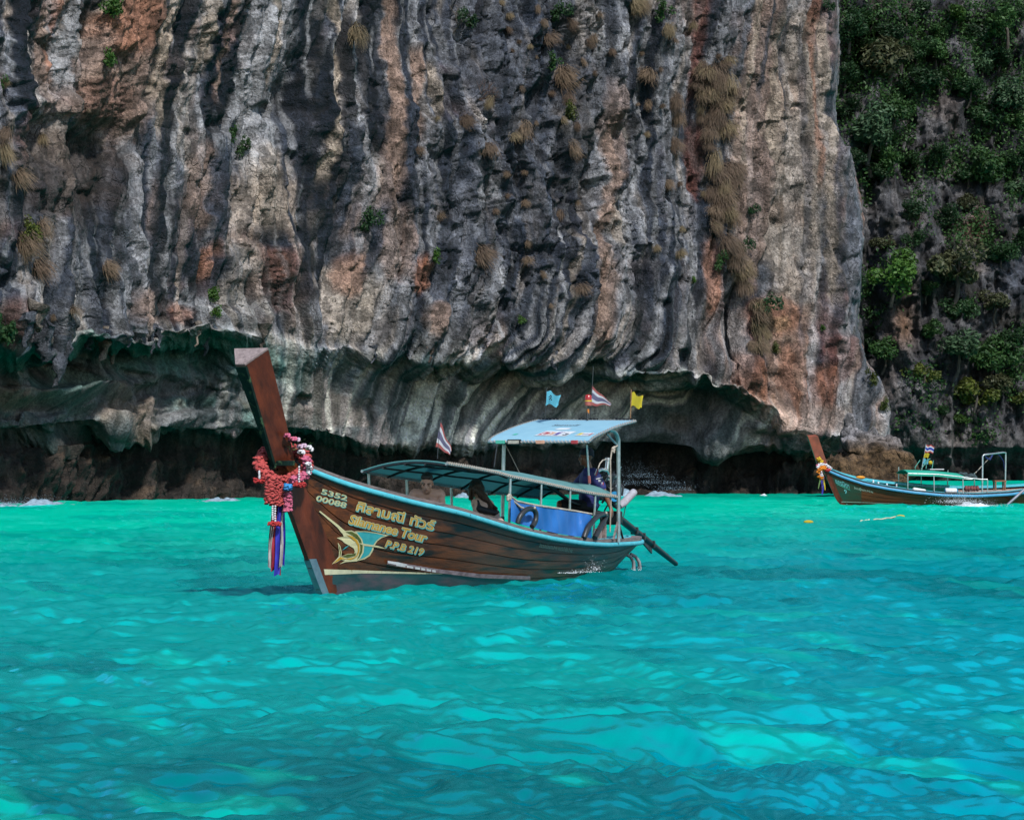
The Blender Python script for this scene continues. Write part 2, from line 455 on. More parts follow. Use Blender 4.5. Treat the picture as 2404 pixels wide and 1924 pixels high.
# --- relief in metres (positive = towards the viewer)
wS = S + .22 * noise3(S / .8, Zm / .8, DR / .8, 23) + .10 * noise3(S / .3, Zm / .3, DR / .3, 24)
SL = SL + .08 * noise3(S / .5, Zm / 1.5, DR / .5, 25) + .04 * noise3(S / .2, Zm / .6, DR / .2, 26)
def ridge(n): return .65 - 1.5 * np.abs(n)
rel = 1.3 * fbm2(SL / 6.5, Zm / 14.0, 31, 2) * (1 - smoothz * .5)
n1 = noise2(SL / 1.9, Zm / 9.0, 41); rel += .62 * ridge(n1) * (1 - .5 * smoothz)
n2 = noise2(SL / .8, Zm / 6.5, 42); rel += .36 * ridge(n2) * (1 - .45 * smoothz)
n3 = noise2(SL / .34, Zm / 4.5, 43); rel += .17 * ridge(n3) * (1 - .3 * smoothz)
n3b = noise2(SL / .16, Zm / 2.8, 44); rel += .075 * n3b
gv = np.abs(noise2(SL / .62, Zm / 7.0, 48)); rel -= .22 * np.exp(-(gv / .05) ** 2) * (1 - .8 * smoothz)
gv2 = np.abs(noise2(SL / .33 + 9, Zm / 3.4, 49)); rel -= .10 * np.exp(-(gv2 / .08) ** 2) * (1 - .8 * smoothz)
j1 = noise2(SL / .95 + Zm * .05, Zm / 2.0, 45); j2 = noise2(SL / .42, Zm / 1.0, 46)
rel += jag * (.55 * ridge(j1) + .32 * ridge(j2))
rough_zone = sstep(.0, .5, noise2(S / 4.0, Zm / 4.0, 51) + .9 * np.exp(-((XP - 300) / 110.0) ** 2 - ((YP - 130) / 170.0) ** 2) - .25 * smoothz + .5 * under + .25 * rface)
b1 = fbm3(wS / 1.0, Zm / 2.6, DR / 1.3, 61, 5, .55)
rel += (.10 + .42 * rough_zone) * b1 * (1 - .25 * smoothz)
n5 = noise2(SL / .22, Zm / 3.0, 47); rel += .10 * (.5 - np.abs(n5) * 1.3) * (1 - .4 * smoothz)
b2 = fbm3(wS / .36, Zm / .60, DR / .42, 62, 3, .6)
rel += (.09 + .16 * rough_zone) * b2 * (1 - .45 * smoothz)
chip = np.abs(noise3(wS / .50, Zm / 2.2, DR / .6, 63)) + .6 * np.abs(noise3(wS / .22, Zm / .8, DR / .27, 64))
rel += (.17 + .16 * jag) * (.5 - chip) * (1 - .75 * smoothz)
def cells(u_, v_, seed):
    return _h(np.floor(u_).astype(np.int32), np.floor(v_).astype(np.int32), np.zeros(u_.shape, np.int32), seed)
wZ = Zm + .5 * noise3(S / .9, Zm / .9, DR / .9, 27) + .16 * noise3(S / .3, Zm / .3, DR / .3, 28)
fractured = np.clip(.35 + 1.1 * jag + .6 * noise2(S / 3.1, Zm / 4.2, 29), 0, 1.5) * (1 - smoothz)
rel += fractured * (.15 * cells(wS / .62 + wZ * .12, wZ / 1.9, 65) + .085 * cells(wS / .31 - wZ * .1, wZ / .85, 66) + .045 * cells(wS / .15, wZ / .4, 67))
# ledges and cross cracks that break the vertical columns
lw = Zm + .8 * noise2(S / 1.6, Zm / 3, 71)
step = noise2(np.floor(SL / 1.3) * 3.7, lw / 1.9, 72)
rel += .16 * step * (1 - smoothz) * (.3 + 1.0 * jag)
# pits and little caves
pit = noise3(S / .9, Zm / 1.1, DR / 2, 75); rel -= .35 * sstep(.5, .8, pit + .35 * b2) * (1 - .6 * smoothz)
# a few real features: hollows and noses of rock (photo column, row, radius x, radius y, metres)
for (fx, fy, rx, ry, am) in [(232, 385, 60, 110, -1.1), (300, 330, 60, 50, -.8), (205, 60, 26, 70, -.9), (60, 320, 90, 60, -.5), (120, 250, 90, 25, .5),
        (545, 480, 34, 110, .55), (548, 290, 40, 20, -.4), (640, 400, 40, 70, .5), (595, 690, 90, 60, -.8), (700, 230, 30, 60, -.7),
        (690, 600, 30, 70, .5), (870, 160, 40, 190, -.6), (1018, 742, 24, 46, .75), (1120, 700, 18, 32, .5), (1005, 720, 42, 70, -.35),
        (1142, 600, 18, 40, -.6), (1330, 690, 34, 34, .45), (1430, 250, 60, 40, .55), (1450, 430, 24, 26, .5), (1340, 470, 50, 80, -.6),
        (1060, 60, 60, 120, -.8), (1745, 760, 26, 90, -1.3), (1700, 700, 30, 60, .3), (1690, 860, 26, 60, .8), (1790, 880, 34, 60, .5), (1760, 620, 50, 60, .4),
        (1838, 520, 14, 60, -.6), (1830, 735, 40, 30, .4), (1640, 300, 30, 360, -.6), (1840, 120, 24, 90, -.6), (1860, 260, 16, 200, -.25),
        (150, 890, 55, 26, -1.4), (165, 930, 40, 30, .6), (340, 985, 90, 26, .6), (420, 970, 40, 30, .3), (730, 945, 14, 12, -.5),
        (1660, 1060, 30, 50, .8), (1560, 1080, 60, 50, -1.6), (1700, 1010, 40, 60, .9), (1480, 1085, 50, 40, -.9), (1800, 990, 40, 26, .5), (1845, 1005, 20, 40, .4)]:
    w = np.exp(-(((XP - fx + 6 * noise2(YP / 25, XP / 25, 5)) / rx) ** 2 + ((YP - fy) / ry) ** 2) ** 1.5)
    rel += am * w
# hanging draperies just above the lip
drap = sstep(.72, 1.0, TR) * sstep(1.9, 1.3, TR) * (1 - rface)
rel += drap * .35 * (np.abs(noise2(SL / .5, Zm * 0, 81)) * 2 - .6)
# water-worn scallops that sweep under the lip
rel += smoothz * lean_c * .35 * np.sin(SL * 2.6 + 1.2 * noise2(SL / 2, arc / 3, 82)) * sstep(5.2, 3.5, TR)
cave = smoothz * sstep(760, 520, XP) * sstep(2.2, 3.2, TR)
rel += cave * (1.6 * fbm3(S / 2.6, Zm / 1.2, DR / 3, 85, 3) + .5 * fbm3(S / .8, Zm / .6, DR, 86, 3))
# lumpy black rock of the tide zone
rel += under * (.7 * fbm3(S / 2.2, Zm / 1.6, DR / 2, 91, 3) + .25 * b1)
rel = rel * (1 - .8 * sstep(.55, 1.0, over))

D0 = base_depth(XPc)
kk = (D0 + DR)
Xw = (XPc - CX) * kk / F; Yw = kk; Zw = CAMH + (CY - YP) * kk / F
Pm = np.stack([Xw, Yw, Zw], -1)
du = np.zeros_like(Pm); dv = np.zeros_like(Pm)
du[:, 1:-1] = Pm[:, 2:] - Pm[:, :-2]; du[:, 0] = Pm[:, 1] - Pm[:, 0]; du[:, -1] = Pm[:, -1] - Pm[:, -2]
dv[1:-1] = Pm[2:] - Pm[:-2]; dv[0] = Pm[1] - Pm[0]; dv[-1] = Pm[-1] - Pm[-2]
Nn = np.cross(dv, du); Nn /= (np.linalg.norm(Nn, axis=-1, keepdims=True) + 1e-9)
for _ in range(10):
    Nn[1:-1] = (Nn[1:-1] * 2 + Nn[2:] + Nn[:-2]) / 4
    Nn[:, 1:-1] = (Nn[:, 1:-1] * 2 + Nn[:, 2:] + Nn[:, :-2]) / 4
wv_ = sstep(.5, 1.0, over)[..., None]; Nn = Nn * (1 - wv_) + np.array([.72, -.69, 0.])[None, None] * wv_
Nn /= (np.linalg.norm(Nn, axis=-1, keepdims=True) + 1e-9)
Pw = Pm + Nn * rel[..., None]

# --- rock colour: mineral streaks, oxide stains, algae; bounce light and shade painted in too
def lin(r, g, b): return np.array([((c / 255.0) ** 2.2) for c in (r, g, b)], np.float32)
SLATE, INK = lin(68, 75, 88), lin(35, 40, 49)
GREY, PALE, CREAM = lin(134, 138, 148), lin(194, 195, 198), lin(206, 188, 168)
TAN, ORANGE, RUST = lin(180, 152, 136), lin(186, 126, 96), lin(142, 86, 68)
GREEN, BROWN, BLACK = lin(82, 100, 96), lin(96, 80, 68), lin(38, 34, 34)
C = np.zeros(S.shape + (3,), np.float32) + GREY
def mixc(w, c):
    global C
    w = np.clip(w, 0, 1)[..., None]
    C = C * (1 - w) + c * w
st1 = noise2(SL / .9, Zm / 9, 101); st2 = noise2(SL / .36, Zm / 6, 102); st3 = noise2(SL / .16, Zm / 4, 103); pz = fbm2(S / 5, Zm / 6, 104, 3)
bl = fbm2(wS / 1.1, Zm / 1.4, 105, 5, .62) + .25 * b2
mixc(sstep(.0, .5, pz + .35 * bl - .55 * jag + .3 * rface) * .75, TAN)
mixc(sstep(.15, .6, st1 + .3 * bl) * .7, PALE)
mixc(sstep(.1, .5, st2 + .3 * st1 - .25 * jag) * .55, CREAM)
mixc(sstep(.05, .4, -st1 * .8 - st2 * .6 + .2 * bl + .35 * jag - .28 * rface) * .9, SLATE)
mixc(sstep(.3, .6, -st2 - .3 * st1 + .25 * jag - .2 * rface) * .85, INK)
st4 = noise2(SL / .09, Zm / 5, 108)
mixc(sstep(.1, .5, st3 + .5 * st4) * .5, PALE)
mixc(sstep(.15, .55, -st3 - .5 * st4) * .6, SLATE)
mixc(jag * sstep(-.35, .25, noise2(S / 1.2, Zm / 1.9, 107)) * .7, SLATE)
mixc(jag * sstep(.25, .6, j2) * .6, GREY)
mixc(sstep(.2, .6, fbm2(S / 2.2 + 7, Zm / 2.6, 106, 3) + .25 * rface) * (.35 + .15 * rface) * (1 - jag), ORANGE)
mixc(rface * sstep(.0, .45, noise2(SL / .5, Zm / 8, 115)) * .6, PALE)
mixc(rface * sstep(.1, .5, noise2(SL / .4, Zm / 7, 116)) * .55, SLATE)

def streak(pts, w, c, k=1.0, soft=.45):
    """a drip streak along a polyline of photo (column, row) points"""
    ys = [p[1] for p in pts]; xs = [p[0] for p in pts]
    xc = np.interp(YP, ys, xs)
    e = noise2(YP / 30.0, XP / 60.0, int(pts[0][0]) % 97) * w * .35 + noise2(YP / 9.0, XP / 20.0, 7) * w * .14
    d = np.abs(XP - xc + e) / w
    m = sstep(1.0, 1.0 - soft, d) * sstep(ys[0] - 30, ys[0] + 10, YP) * sstep(ys[-1] + 40, ys[-1] - 20, YP) * (1 - smoothz)
    mixc(m * min(1, k * 1.08) * np.clip(.92 + .35 * bl, 0, 1), c)
def blob(x, y, rx, ry, c, k=.8):
    m = np.exp(-((XP - x) / rx) ** 2 - ((YP - y) / ry) ** 2) * 1.6 + .45 * bl - .25
    mixc(sstep(.2, .75, m) * k, c)
blob(300, 140, 120, 190, TAN, .9); blob(290, 60, 70, 90, ORANGE, .7); blob(265, 230, 70, 60, RUST, .35)
blob(150, 400, 190, 130, BROWN, .75); blob(240, 420, 90, 150, BLACK, .55); blob(60, 470, 90, 120, INK, .6)  # dark left zone: shade of the recess painted into the rock
blob(640, 200, 70, 220, PALE, .75); blob(660, 440, 60, 110, CREAM, .6); blob(500, 420, 40, 130, TAN, .6)
blob(540, 620, 26, 80, ORANGE, .8); blob(400, 720, 70, 60, TAN, .8); blob(480, 740, 40, 40, ORANGE, .6)
blob(835, 700, 60, 110, CREAM, .65); blob(985, 650, 36, 46, ORANGE, .7); blob(840, 640, 30, 60, ORANGE, .5); blob(925, 560, 40, 100, TAN, .6); blob(905, 420, 36, 120, TAN, .6)
blob(1018, 745, 24, 46, TAN, .8); blob(1400, 700, 30, 150, TAN, .75); blob(1430, 300, 40, 120, TAN, .6); blob(1440, 520, 40, 60, CREAM, .6)
blob(1640, 90, 20, 160, RUST, .6); blob(1655, 380, 18, 90, RUST, .6); blob(1685, 640, 24, 110, ORANGE, .6); blob(1250, 180, 160, 300, SLATE, .45)
blob(1130, 720, 120, 90, SLATE, .45); blob(1560, 680, 80, 120, SLATE, .55); blob(1340, 420, 50, 120, INK, .6)
blob(1780, 300, 60, 420, TAN, .7); blob(1870, 380, 60, 420, CREAM, .55); blob(1830, 740, 60, 50, ORANGE, .6); blob(1840, 760, 26, 20, lin(240, 190, 150), .8)
blob(1960, 840, 50, 70, RUST, .5); blob(1990, 600, 26, 210, GREY, .8); blob(1770, 900, 40, 90, ORANGE, .45); blob(1900, 980, 90, 40, TAN, .6); blob(1930, 900, 40, 60, ORANGE, .55)
for pts, w, c, k in [
    ([(12, -200), (14, 0), (20, 190)], 20, INK, .95), ([(62, -200), (66, 0), (70, 150)], 19, INK, .95), ([(100, -100), (104, 170)], 14, TAN, .7),
    ([(140, -200), (143, 0), (153, 200)], 17, PALE, .9), ([(170, 0), (178, 160)], 10, GREY, .8), ([(118, 0), (120, 170)], 7, ORANGE, .7),
    ([(392, -200), (388, 0), (392, 220)], 14, CREAM, .8), ([(430, -200), (428, 0), (420, 200), (424, 330), (424, 500), (421, 640), (450, 760)], 19, INK, .95),
    ([(404, 0), (405, 300)], 8, CREAM, .8), ([(374, 0), (380, 180)], 7, SLATE, .8), ([(438, 250), (436, 600)], 6, PALE, .6),
    ([(474, -200), (473, 0), (478, 150)], 18, CREAM, .85), ([(508, -200), (508, 0), (513, 310)], 16, INK, .95), ([(552, -200), (552, 0), (556, 140), (540, 300)], 20, INK, .95),
    ([(528, 0), (533, 200)], 8, TAN, .8), ([(547, 350), (540, 470), (542, 560)], 28, SLATE, .95), ([(556, 600), (552, 690)], 26, SLATE, .9),
    ([(600, -200), (600, 0), (598, 280)], 34, PALE, .8), ([(640, 0), (650, 200)], 12, CREAM, .7), ([(690, 250), (694, 560)], 7, SLATE, .9),
    ([(690, -200), (698, 0), (735, 140), (748, 260), (768, 350), (745, 540), (726, 700)], 32, INK, .95), ([(716, -100), (718, 50), (733, 200)], 4.5, PALE, .9),
    ([(746, -200), (750, 0), (783, 90), (783, 230), (764, 400)], 13, CREAM, .9), ([(800, 40), (806, 260), (800, 480), (775, 700)], 16, INK, .85), ([(822, 120), (826, 360)], 8, PALE, .7),
    ([(870, -200), (872, 0), (868, 170), (862, 360)], 34, INK, .97), ([(815, 300), (826, 420), (812, 600)], 15, SLATE, .9), ([(885, 80), (880, 140)], 3, PALE, .8),
    ([(914, -200), (916, 0), (920, 230), (908, 470)], 15, TAN, .9), ([(958, 60), (954, 280), (952, 430)], 20, SLATE, .9), ([(986, 120), (976, 310)], 12, TAN, .9), ([(1012, 160), (1016, 260)], 9, CREAM, .7),
    ([(895, 480), (870, 640)], 14, SLATE, .8), ([(1000, 300), (1006, 440)], 18, GREY, .7), ([(1070, 440), (1074, 560)], 16, GREY, .6),
    ([(1305, 540), (1292, 760)], 6, PALE, .85), ([(1152, 640), (1172, 810)], 6, PALE, .8), ([(1180, 600), (1196, 800)], 16, SLATE, .8), ([(1424, 280), (1432, 420), (1392, 570), (1398, 800)], 15, TAN, .85),
    ([(1470, 440), (1462, 640), (1430, 840)], 9, PALE, .7), ([(1500, 380), (1500, 560)], 12, PALE, .6), ([(1520, 600), (1490, 860)], 14, INK, .7), ([(1560, 640), (1520, 860)], 6, PALE, .6), ([(1600, 620), (1575, 880)], 12, SLATE, .7),
    ([(1640, 560), (1636, 860)], 7, PALE, .75), ([(1330, 560), (1296, 840)], 8, CREAM, .5), ([(1240, 600), (1216, 800)], 7, SLATE, .7),
    ([(1735, -200), (1738, 0), (1728, 300)], 12, GREY, .8), ([(1790, -100), (1793, 80), (1790, 220)], 8, SLATE, .8), ([(1760, 0), (1755, 400)], 10, CREAM, .6), ([(1820, 40), (1828, 420)], 10, CREAM, .7), ([(1848, 40), (1850, 330)], 8, SLATE, .7),
    ([(1880, 60), (1900, 500), (1880, 800)], 9, SLATE, .55), ([(1925, 60), (1930, 400), (1950, 700)], 10, CREAM, .6), ([(1955, 300), (1970, 520), (1950, 760)], 10, SLATE, .55), ([(1905, 100), (1915, 420)], 6, ORANGE, .5),
    ([(1990, 480), (1992, 760)], 14, GREY, .8), ([(1860, 820), (1866, 980)], 8, ORANGE, .6), ([(1840, 860), (1842, 1000)], 8, TAN, .7), ([(1800, 860), (1806, 960)], 12, ORANGE, .7)]:
    streak(pts, w, c, k)
# green from the lip down, stronger at left: algae, plus painted sea bounce
gl = np.interp(XP, [-900, 500, 760, 1100, 1700, 1830, 2100], [.95, .95, .55, .5, .5, .12, .05])
mixc(sstep(1.75, 2.3, TR + .4 * bl) * gl * sstep(-.6, .4, bl + .4 * st2 + .2), GREEN)
mixc(sstep(.82, 1.0, TR) * gl * sstep(-.1, .6, bl) * .5, GREEN)
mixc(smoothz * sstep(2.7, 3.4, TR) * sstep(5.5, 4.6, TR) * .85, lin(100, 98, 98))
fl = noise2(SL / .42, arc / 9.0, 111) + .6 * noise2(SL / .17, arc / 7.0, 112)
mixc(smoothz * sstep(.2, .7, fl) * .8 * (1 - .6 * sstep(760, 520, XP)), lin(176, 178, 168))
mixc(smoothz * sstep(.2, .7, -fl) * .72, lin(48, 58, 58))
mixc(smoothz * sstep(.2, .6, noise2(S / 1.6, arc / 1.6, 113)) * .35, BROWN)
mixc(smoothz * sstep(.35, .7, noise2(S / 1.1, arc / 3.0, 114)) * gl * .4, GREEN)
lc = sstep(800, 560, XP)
mixc(lc * smoothz * sstep(2.0, 2.6, TR + .5 * bl) * sstep(3.7, 2.9, TR + .6 * bl) * .75, lin(40, 86, 76))  # ceiling green painted in place of light off the sea
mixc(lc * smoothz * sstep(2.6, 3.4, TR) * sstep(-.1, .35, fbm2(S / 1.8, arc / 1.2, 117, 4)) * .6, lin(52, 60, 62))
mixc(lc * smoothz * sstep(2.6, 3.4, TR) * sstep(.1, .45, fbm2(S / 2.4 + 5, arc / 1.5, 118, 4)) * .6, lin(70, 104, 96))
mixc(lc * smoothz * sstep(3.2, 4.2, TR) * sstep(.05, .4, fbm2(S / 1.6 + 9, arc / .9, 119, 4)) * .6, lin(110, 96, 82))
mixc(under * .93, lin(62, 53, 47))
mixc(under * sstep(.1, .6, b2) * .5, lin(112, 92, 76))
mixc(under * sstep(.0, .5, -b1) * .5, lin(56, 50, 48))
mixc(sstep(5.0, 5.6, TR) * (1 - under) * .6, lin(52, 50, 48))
C *= (.57 + 1.0 * smoothz * (1 - under) * (1 - .3 * lc) * (1 + .6 * lean_c))[..., None] * (1 + .45 * b2[..., None] + .25 * b1[..., None])  # notch lightened in the colour for missing bounce light; tone follows relief
C = np.clip(C, .004, .85)
# orientation check and build
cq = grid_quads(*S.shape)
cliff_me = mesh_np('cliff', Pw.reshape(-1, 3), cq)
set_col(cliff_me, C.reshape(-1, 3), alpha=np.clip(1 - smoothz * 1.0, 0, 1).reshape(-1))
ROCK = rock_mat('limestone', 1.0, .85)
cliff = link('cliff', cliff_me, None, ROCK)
tag(cliff, 'tall streaked limestone cliff with an undercut notch at the waterline', 'cliff', kind='structure')

CL_P = Pw.reshape(-1, 3); CL_N = Nn.reshape(-1, 3)
CL_x = CX + F * CL_P[:, 0] / CL_P[:, 1]; CL_y = CY - F * (CL_P[:, 2] - CAMH) / CL_P[:, 1]
def on_rock(x, y, P=CL_P, px=CL_x, py=CL_y, r=5.0):
    """the front-most rock point seen at a photo pixel"""
    d2 = (px - x) ** 2 + (py - y) ** 2
    i = np.where(d2 < r * r)[0]
    if len(i) == 0: i = np.array([int(np.argmin(d2))])
    j = i[np.argmin(P[i, 1] + d2[i] * .01)]
    return Vector(P[j]), j

# stalactites that hang from the lip, each a piece of its own
def stalactite(x, y, length, r, seed):
    p, _ = on_rock(x, y, r=9)
    rr = random.Random(seed); mb = MB(); n = 9; rows = []
    pts = []; rad = []
    for i in range(n):
        t = i / (n - 1)
        pts.append(p + Vector((rr.uniform(-.05, .05) * (1 + t), .12 + rr.uniform(-.03, .03), .55 - (length + .55) * t)))
        rad.append(max(.02, r * (1.25 - 1.05 * t ** .8) * rr.uniform(.8, 1.2)))
    mb.tube(pts, rad, 9)
    o = mb.build('stalactite', ROCK, cliff, smooth=True)
    me = o.data; co = np.array([v.co for v in me.vertices], np.float32)
    co += fbm3(co[:, 0] / .25, co[:, 1] / .25, co[:, 2] / .3, 5, 2)[:, None] * r * .6
    me.vertices.foreach_set('co', co.ravel())
    c = rr.choice([GREY, GREY, TAN, CREAM]) * .42
    cc = np.zeros((len(co), 3), np.float32) + c
    k = np.clip(noise2(co[:, 0] * 6, co[:, 2] * 1.5, 6) * .5 + .5, 0, 1)[:, None]
    set_col(me, cc * (1 - k * .45) + SLATE * k * .3)
    return o
for i, (x, y, l, r) in enumerate([(104, 790, 1.0, .42), (140, 825, 1.25, .40), (158, 800, .9, .25), (245, 805, .75, .42), (252, 835, .45, .2), (60, 770, .6, .35), (85, 750, .5, .4),
        (358, 800, .55, .14), (488, 800, .6, .22), (470, 790, .45, .16), (372, 795, .3, .2), (620, 790, .5, .3), (300, 800, .3, .2), (1300, 858, .3, .2), (1255, 838, .25, .2), (1010, 838, .25, .22),
        (880, 842, .2, .2), (210, 800, .4, .3), (20, 790, .4, .3)]):
    stalactite(x, y, l, r, i)

# ------------------------------------------------------------------ the far cliff
fx = np.concatenate([np.linspace(1780, 2520, 320), np.linspace(2560, 4200, 40)]); fy = np.concatenate([np.linspace(-2700, -20, 60)[:-1], np.linspace(-20, 1175, 400)])
FX, FY = np.meshgrid(fx, fy)
FD = 238 + (FX - 1900) * .012 + np.interp(FY, [-2700, 0, 500, 900, 1050, 1090, 1150, 1175], [70, 9, 4, 1, 0, 2.4, 2.6, 2.0])
mS = FX * .0365; mZ = (1130 - FY) * .0365
fbl0 = fbm2(mS / 1.1, mZ / 1.3, 210, 3)
fr = 2.2 * fbm2(mS / 7, mZ / 9, 201, 3) + 1.1 * (.6 - 1.4 * np.abs(noise2(mS / 2.6 + .3 * noise2(mS, mZ / 3, 9), mZ / 7, 202))) + .5 * (.6 - 1.4 * np.abs(noise2(mS / 1.1, mZ / 3, 203)))
fr += 1.5 * fbm3(mS / 1.8, mZ / 3.2, mS * 0, 205, 5, .55) + .35 * fbm3(mS / .5, mZ / .5, mS * 0, 206, 2)
fr += .35 * cells(mS / 1.3 + .4 * fbl0, mZ / 2.6 + .5 * fbl0, 208) + .2 * cells(mS / .6 + .5 * fbl0, mZ / 1.1 + .5 * fbl0, 209)
fr += .5 * (.6 - 1.5 * np.abs(noise3(mS / .9, mZ / 2.4, mS * 0, 207)))
fr -= 3.0 * np.exp(-((FX - 2045) / 26.0) ** 2) * sstep(200, 500, FY)       # the dark cleft beside the buttress
FP = np.stack([(FX - CX) * FD / F, FD - fr, CAMH + (CY - FY) * FD / F], -1)
C = np.zeros(FX.shape + (3,), np.float32) + lin(104, 104, 108)
fbl = fbm2(mS / 2.2, mZ / 2.6, 211, 4); fs1 = noise2(mS / .8, mZ / 6, 212)
mixc(sstep(.05, .45, fbl) * .6, lin(150, 148, 150)); mixc(sstep(.1, .5, -fbl + .3 * fs1) * .7, lin(62, 64, 70))
mixc(sstep(.2, .6, fs1 + .3 * fbl) * .5, lin(168, 164, 164))
mixc(sstep(.3, .65, fbm2(mS / 3 + 5, mZ / 4, 213, 3)) * .35, lin(140, 116, 100))
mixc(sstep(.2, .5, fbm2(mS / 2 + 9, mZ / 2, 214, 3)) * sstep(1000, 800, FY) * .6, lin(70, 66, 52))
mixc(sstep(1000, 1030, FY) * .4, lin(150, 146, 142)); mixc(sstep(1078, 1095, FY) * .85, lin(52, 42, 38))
for (x, y, rx, ry, c) in [(2235, 385, 16, 22, lin(226, 214, 200)), (2300, 520, 22, 30, lin(190, 150, 130)), (2160, 388, 8, 14, lin(210, 200, 190)), (2120, 760, 30, 60, lin(168, 130, 104)), (2290, 550, 40, 30, lin(160, 120, 100)), (2385, 640, 40, 60, lin(110, 120, 140))]:
    mixc(np.exp(-((FX - x) / rx) ** 2 - ((FY - y) / ry) ** 2) * 1.3 * (.6 + .4 * fbl), c)
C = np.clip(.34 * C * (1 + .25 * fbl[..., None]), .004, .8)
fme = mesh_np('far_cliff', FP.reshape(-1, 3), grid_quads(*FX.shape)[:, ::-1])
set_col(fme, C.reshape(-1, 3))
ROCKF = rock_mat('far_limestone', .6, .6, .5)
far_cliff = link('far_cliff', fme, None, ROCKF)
tag(far_cliff, 'grey far cliff hung with trees behind the second boat', 'cliff', kind='structure')
FC_P = FP.reshape(-1, 3); FC_x = CX + F * FC_P[:, 0] / FC_P[:, 1]; FC_y = CY - F * (FC_P[:, 2] - CAMH) / FC_P[:, 1]

# ------------------------------------------------------------------ the sea
sea_d = np.concatenate([np.array([-400, -60, -10, 2, 5, 8]), np.geomspace(10, 42, 520)[:-1], np.geomspace(42, 320, 330), np.array([420, 700, 1500, 3000])])
tcol = np.concatenate([np.array([-9, -4, -2.4]), np.linspace(-1.9, -1.12, 50)[:-1], np.linspace(-1.12, 1.12, 560), np.linspace(1.12, 1.9, 50)[1:], np.array([2.4, 4, 9])])
half = np.maximum(np.abs(sea_d) * .187, 2.0) + .3
WX = tcol[None, :] * half[:, None]
WX[:, 0] -= 500; WX[:, 1] -= 120; WX[:, -1] += 500; WX[:, -2] += 120
WY = np.repeat(sea_d[:, None], len(tcol), 1)
def waves(x, y):
    """height of the lagoon: swell, chop and ripples of many directions, crests sharpened"""
    rg = np.random.default_rng(5)
    wx = x + .3 * noise2(x / 2.1, y / 2.1, 301) + .09 * noise2(x / .6, y / .6, 302)
    wy = y + .3 * noise2(x / 2.1 + 9, y / 2.1, 303) + .09 * noise2(x / .6 + 4, y / .6, 304)
    h = np.zeros_like(x)
    for i in range(41):
        L = .085 * (1.105 ** i)
        a = rg.normal(math.radians(255), 1.0 if L < 1.0 else .6)
        k = 2 * math.pi / L
        amp = .0215 * L if L < .35 else .0075 * (L / .35) ** .5 * (1 if L < .8 else (.8 / L) ** .35)
        ph = rg.uniform(0, 6.28)
        s = np.sin(k * (wx * math.cos(a) + wy * math.sin(a)) + ph)
        grp = np.clip(.55 + .9 * noise2(x / (L * 3.2) + i * 3.3, y / (L * 4.5), 310 + i), 0, 1.4)
        fade = np.clip(L * 300 / np.maximum(np.abs(y), 5) / 2.0, 0, 1)      # ripples too small to resolve far off
        if i % 3 == 1:
            ca_, sa_ = math.cos(a), math.sin(a)
            s = 1.5 * noise2((wx * ca_ + wy * sa_) / (L * .42) + 7 * i, (wy * ca_ - wx * sa_) / (L * 1.0), 350 + i)
        h += amp * grp * (s - .22 * (1 - s * s)) * fade
    return h
WH = waves(WX, WY)
# water heaped along the near side of the moving boat, hollow at its stern quarter
WH -= float(WH[40:760].mean())
WH += .02 * np.exp(-((WX + .35) / 1.2) ** 2 - ((WY - 36.2) / 1.5) ** 2)
calm = (np.abs(tcol)[None, :] < 1.95) & (WY > 7) & (WY < 340)
WH = np.where(calm, WH, WH * 0)
sv = np.stack([WX, WY, WH], -1)
# colour of the water body: pale sand bottom, reef patches, painted sky reflection and ripple streaks
pxx = CX + F * WX / np.maximum(WY, 1); pyy = CY + F * (CAMH) / np.maximum(WY, 1)
RX, RY = WX * .82 + WY * .31, WY * .86 - WX * .45      # bottom features lie askew to the view
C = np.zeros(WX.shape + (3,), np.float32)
near = np.array([.0, .215, .205], np.float32); mid = np.array([.0, .42, .37], np.float32); sand = np.array([.0, .84, .53], np.float32); sky_tint = np.array([.0, .34, .45], np.float32)
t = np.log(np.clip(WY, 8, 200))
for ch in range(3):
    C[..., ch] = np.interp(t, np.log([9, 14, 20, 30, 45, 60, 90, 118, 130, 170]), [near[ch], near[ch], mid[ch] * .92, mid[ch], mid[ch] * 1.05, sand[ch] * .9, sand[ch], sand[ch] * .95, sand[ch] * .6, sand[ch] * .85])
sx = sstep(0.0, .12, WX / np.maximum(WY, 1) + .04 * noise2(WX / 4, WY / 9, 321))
mixc(sx * sstep(110, 40, WY) * .6, sky_tint)  # sky reflection painted as bluer water towards the right
reef = fbm2(RX / 2.3, RY / 5.5, 331, 5, .6) + .35 * noise2(RX / 7, RY / 22, 332)
mixc(sstep(.06, .30, reef) * sstep(90, 30, WY) * .62, np.array([0, .15, .16]))
mixc(sstep(.05, .5, fbm2(RX / 5 + 3, RY / 14, 334, 4)) * .28, sand * .9)
blobn = .55 * fbm2(RX / .8, RY / 1.8, 335, 5, .65)
mixc(sstep(.45, .9, np.exp(-((WX + 1.35) / .95) ** 2 - ((WY - 14.6) / 2.0) ** 2) * 1.2 + blobn * .9) * .55, np.array([0, .12, .13]))
mixc(sstep(.5, .95, np.exp(-((WX + 2.4) / .9) ** 2 - ((WY - 13.2) / .9) ** 2) * 1.2 + blobn * .9) * .5, np.array([0, .12, .13]))
fil = noise2(RX / .35, RY / 1.2, 336) * noise2(RX / 1.6, RY / 4, 337)
mixc(sstep(.12, .4, fil) * sstep(60, 20, WY) * .45, np.array([0, .16, .17]))
mixc(sstep(.12, .4, -fil) * sstep(60, 20, WY) * .3, sand)
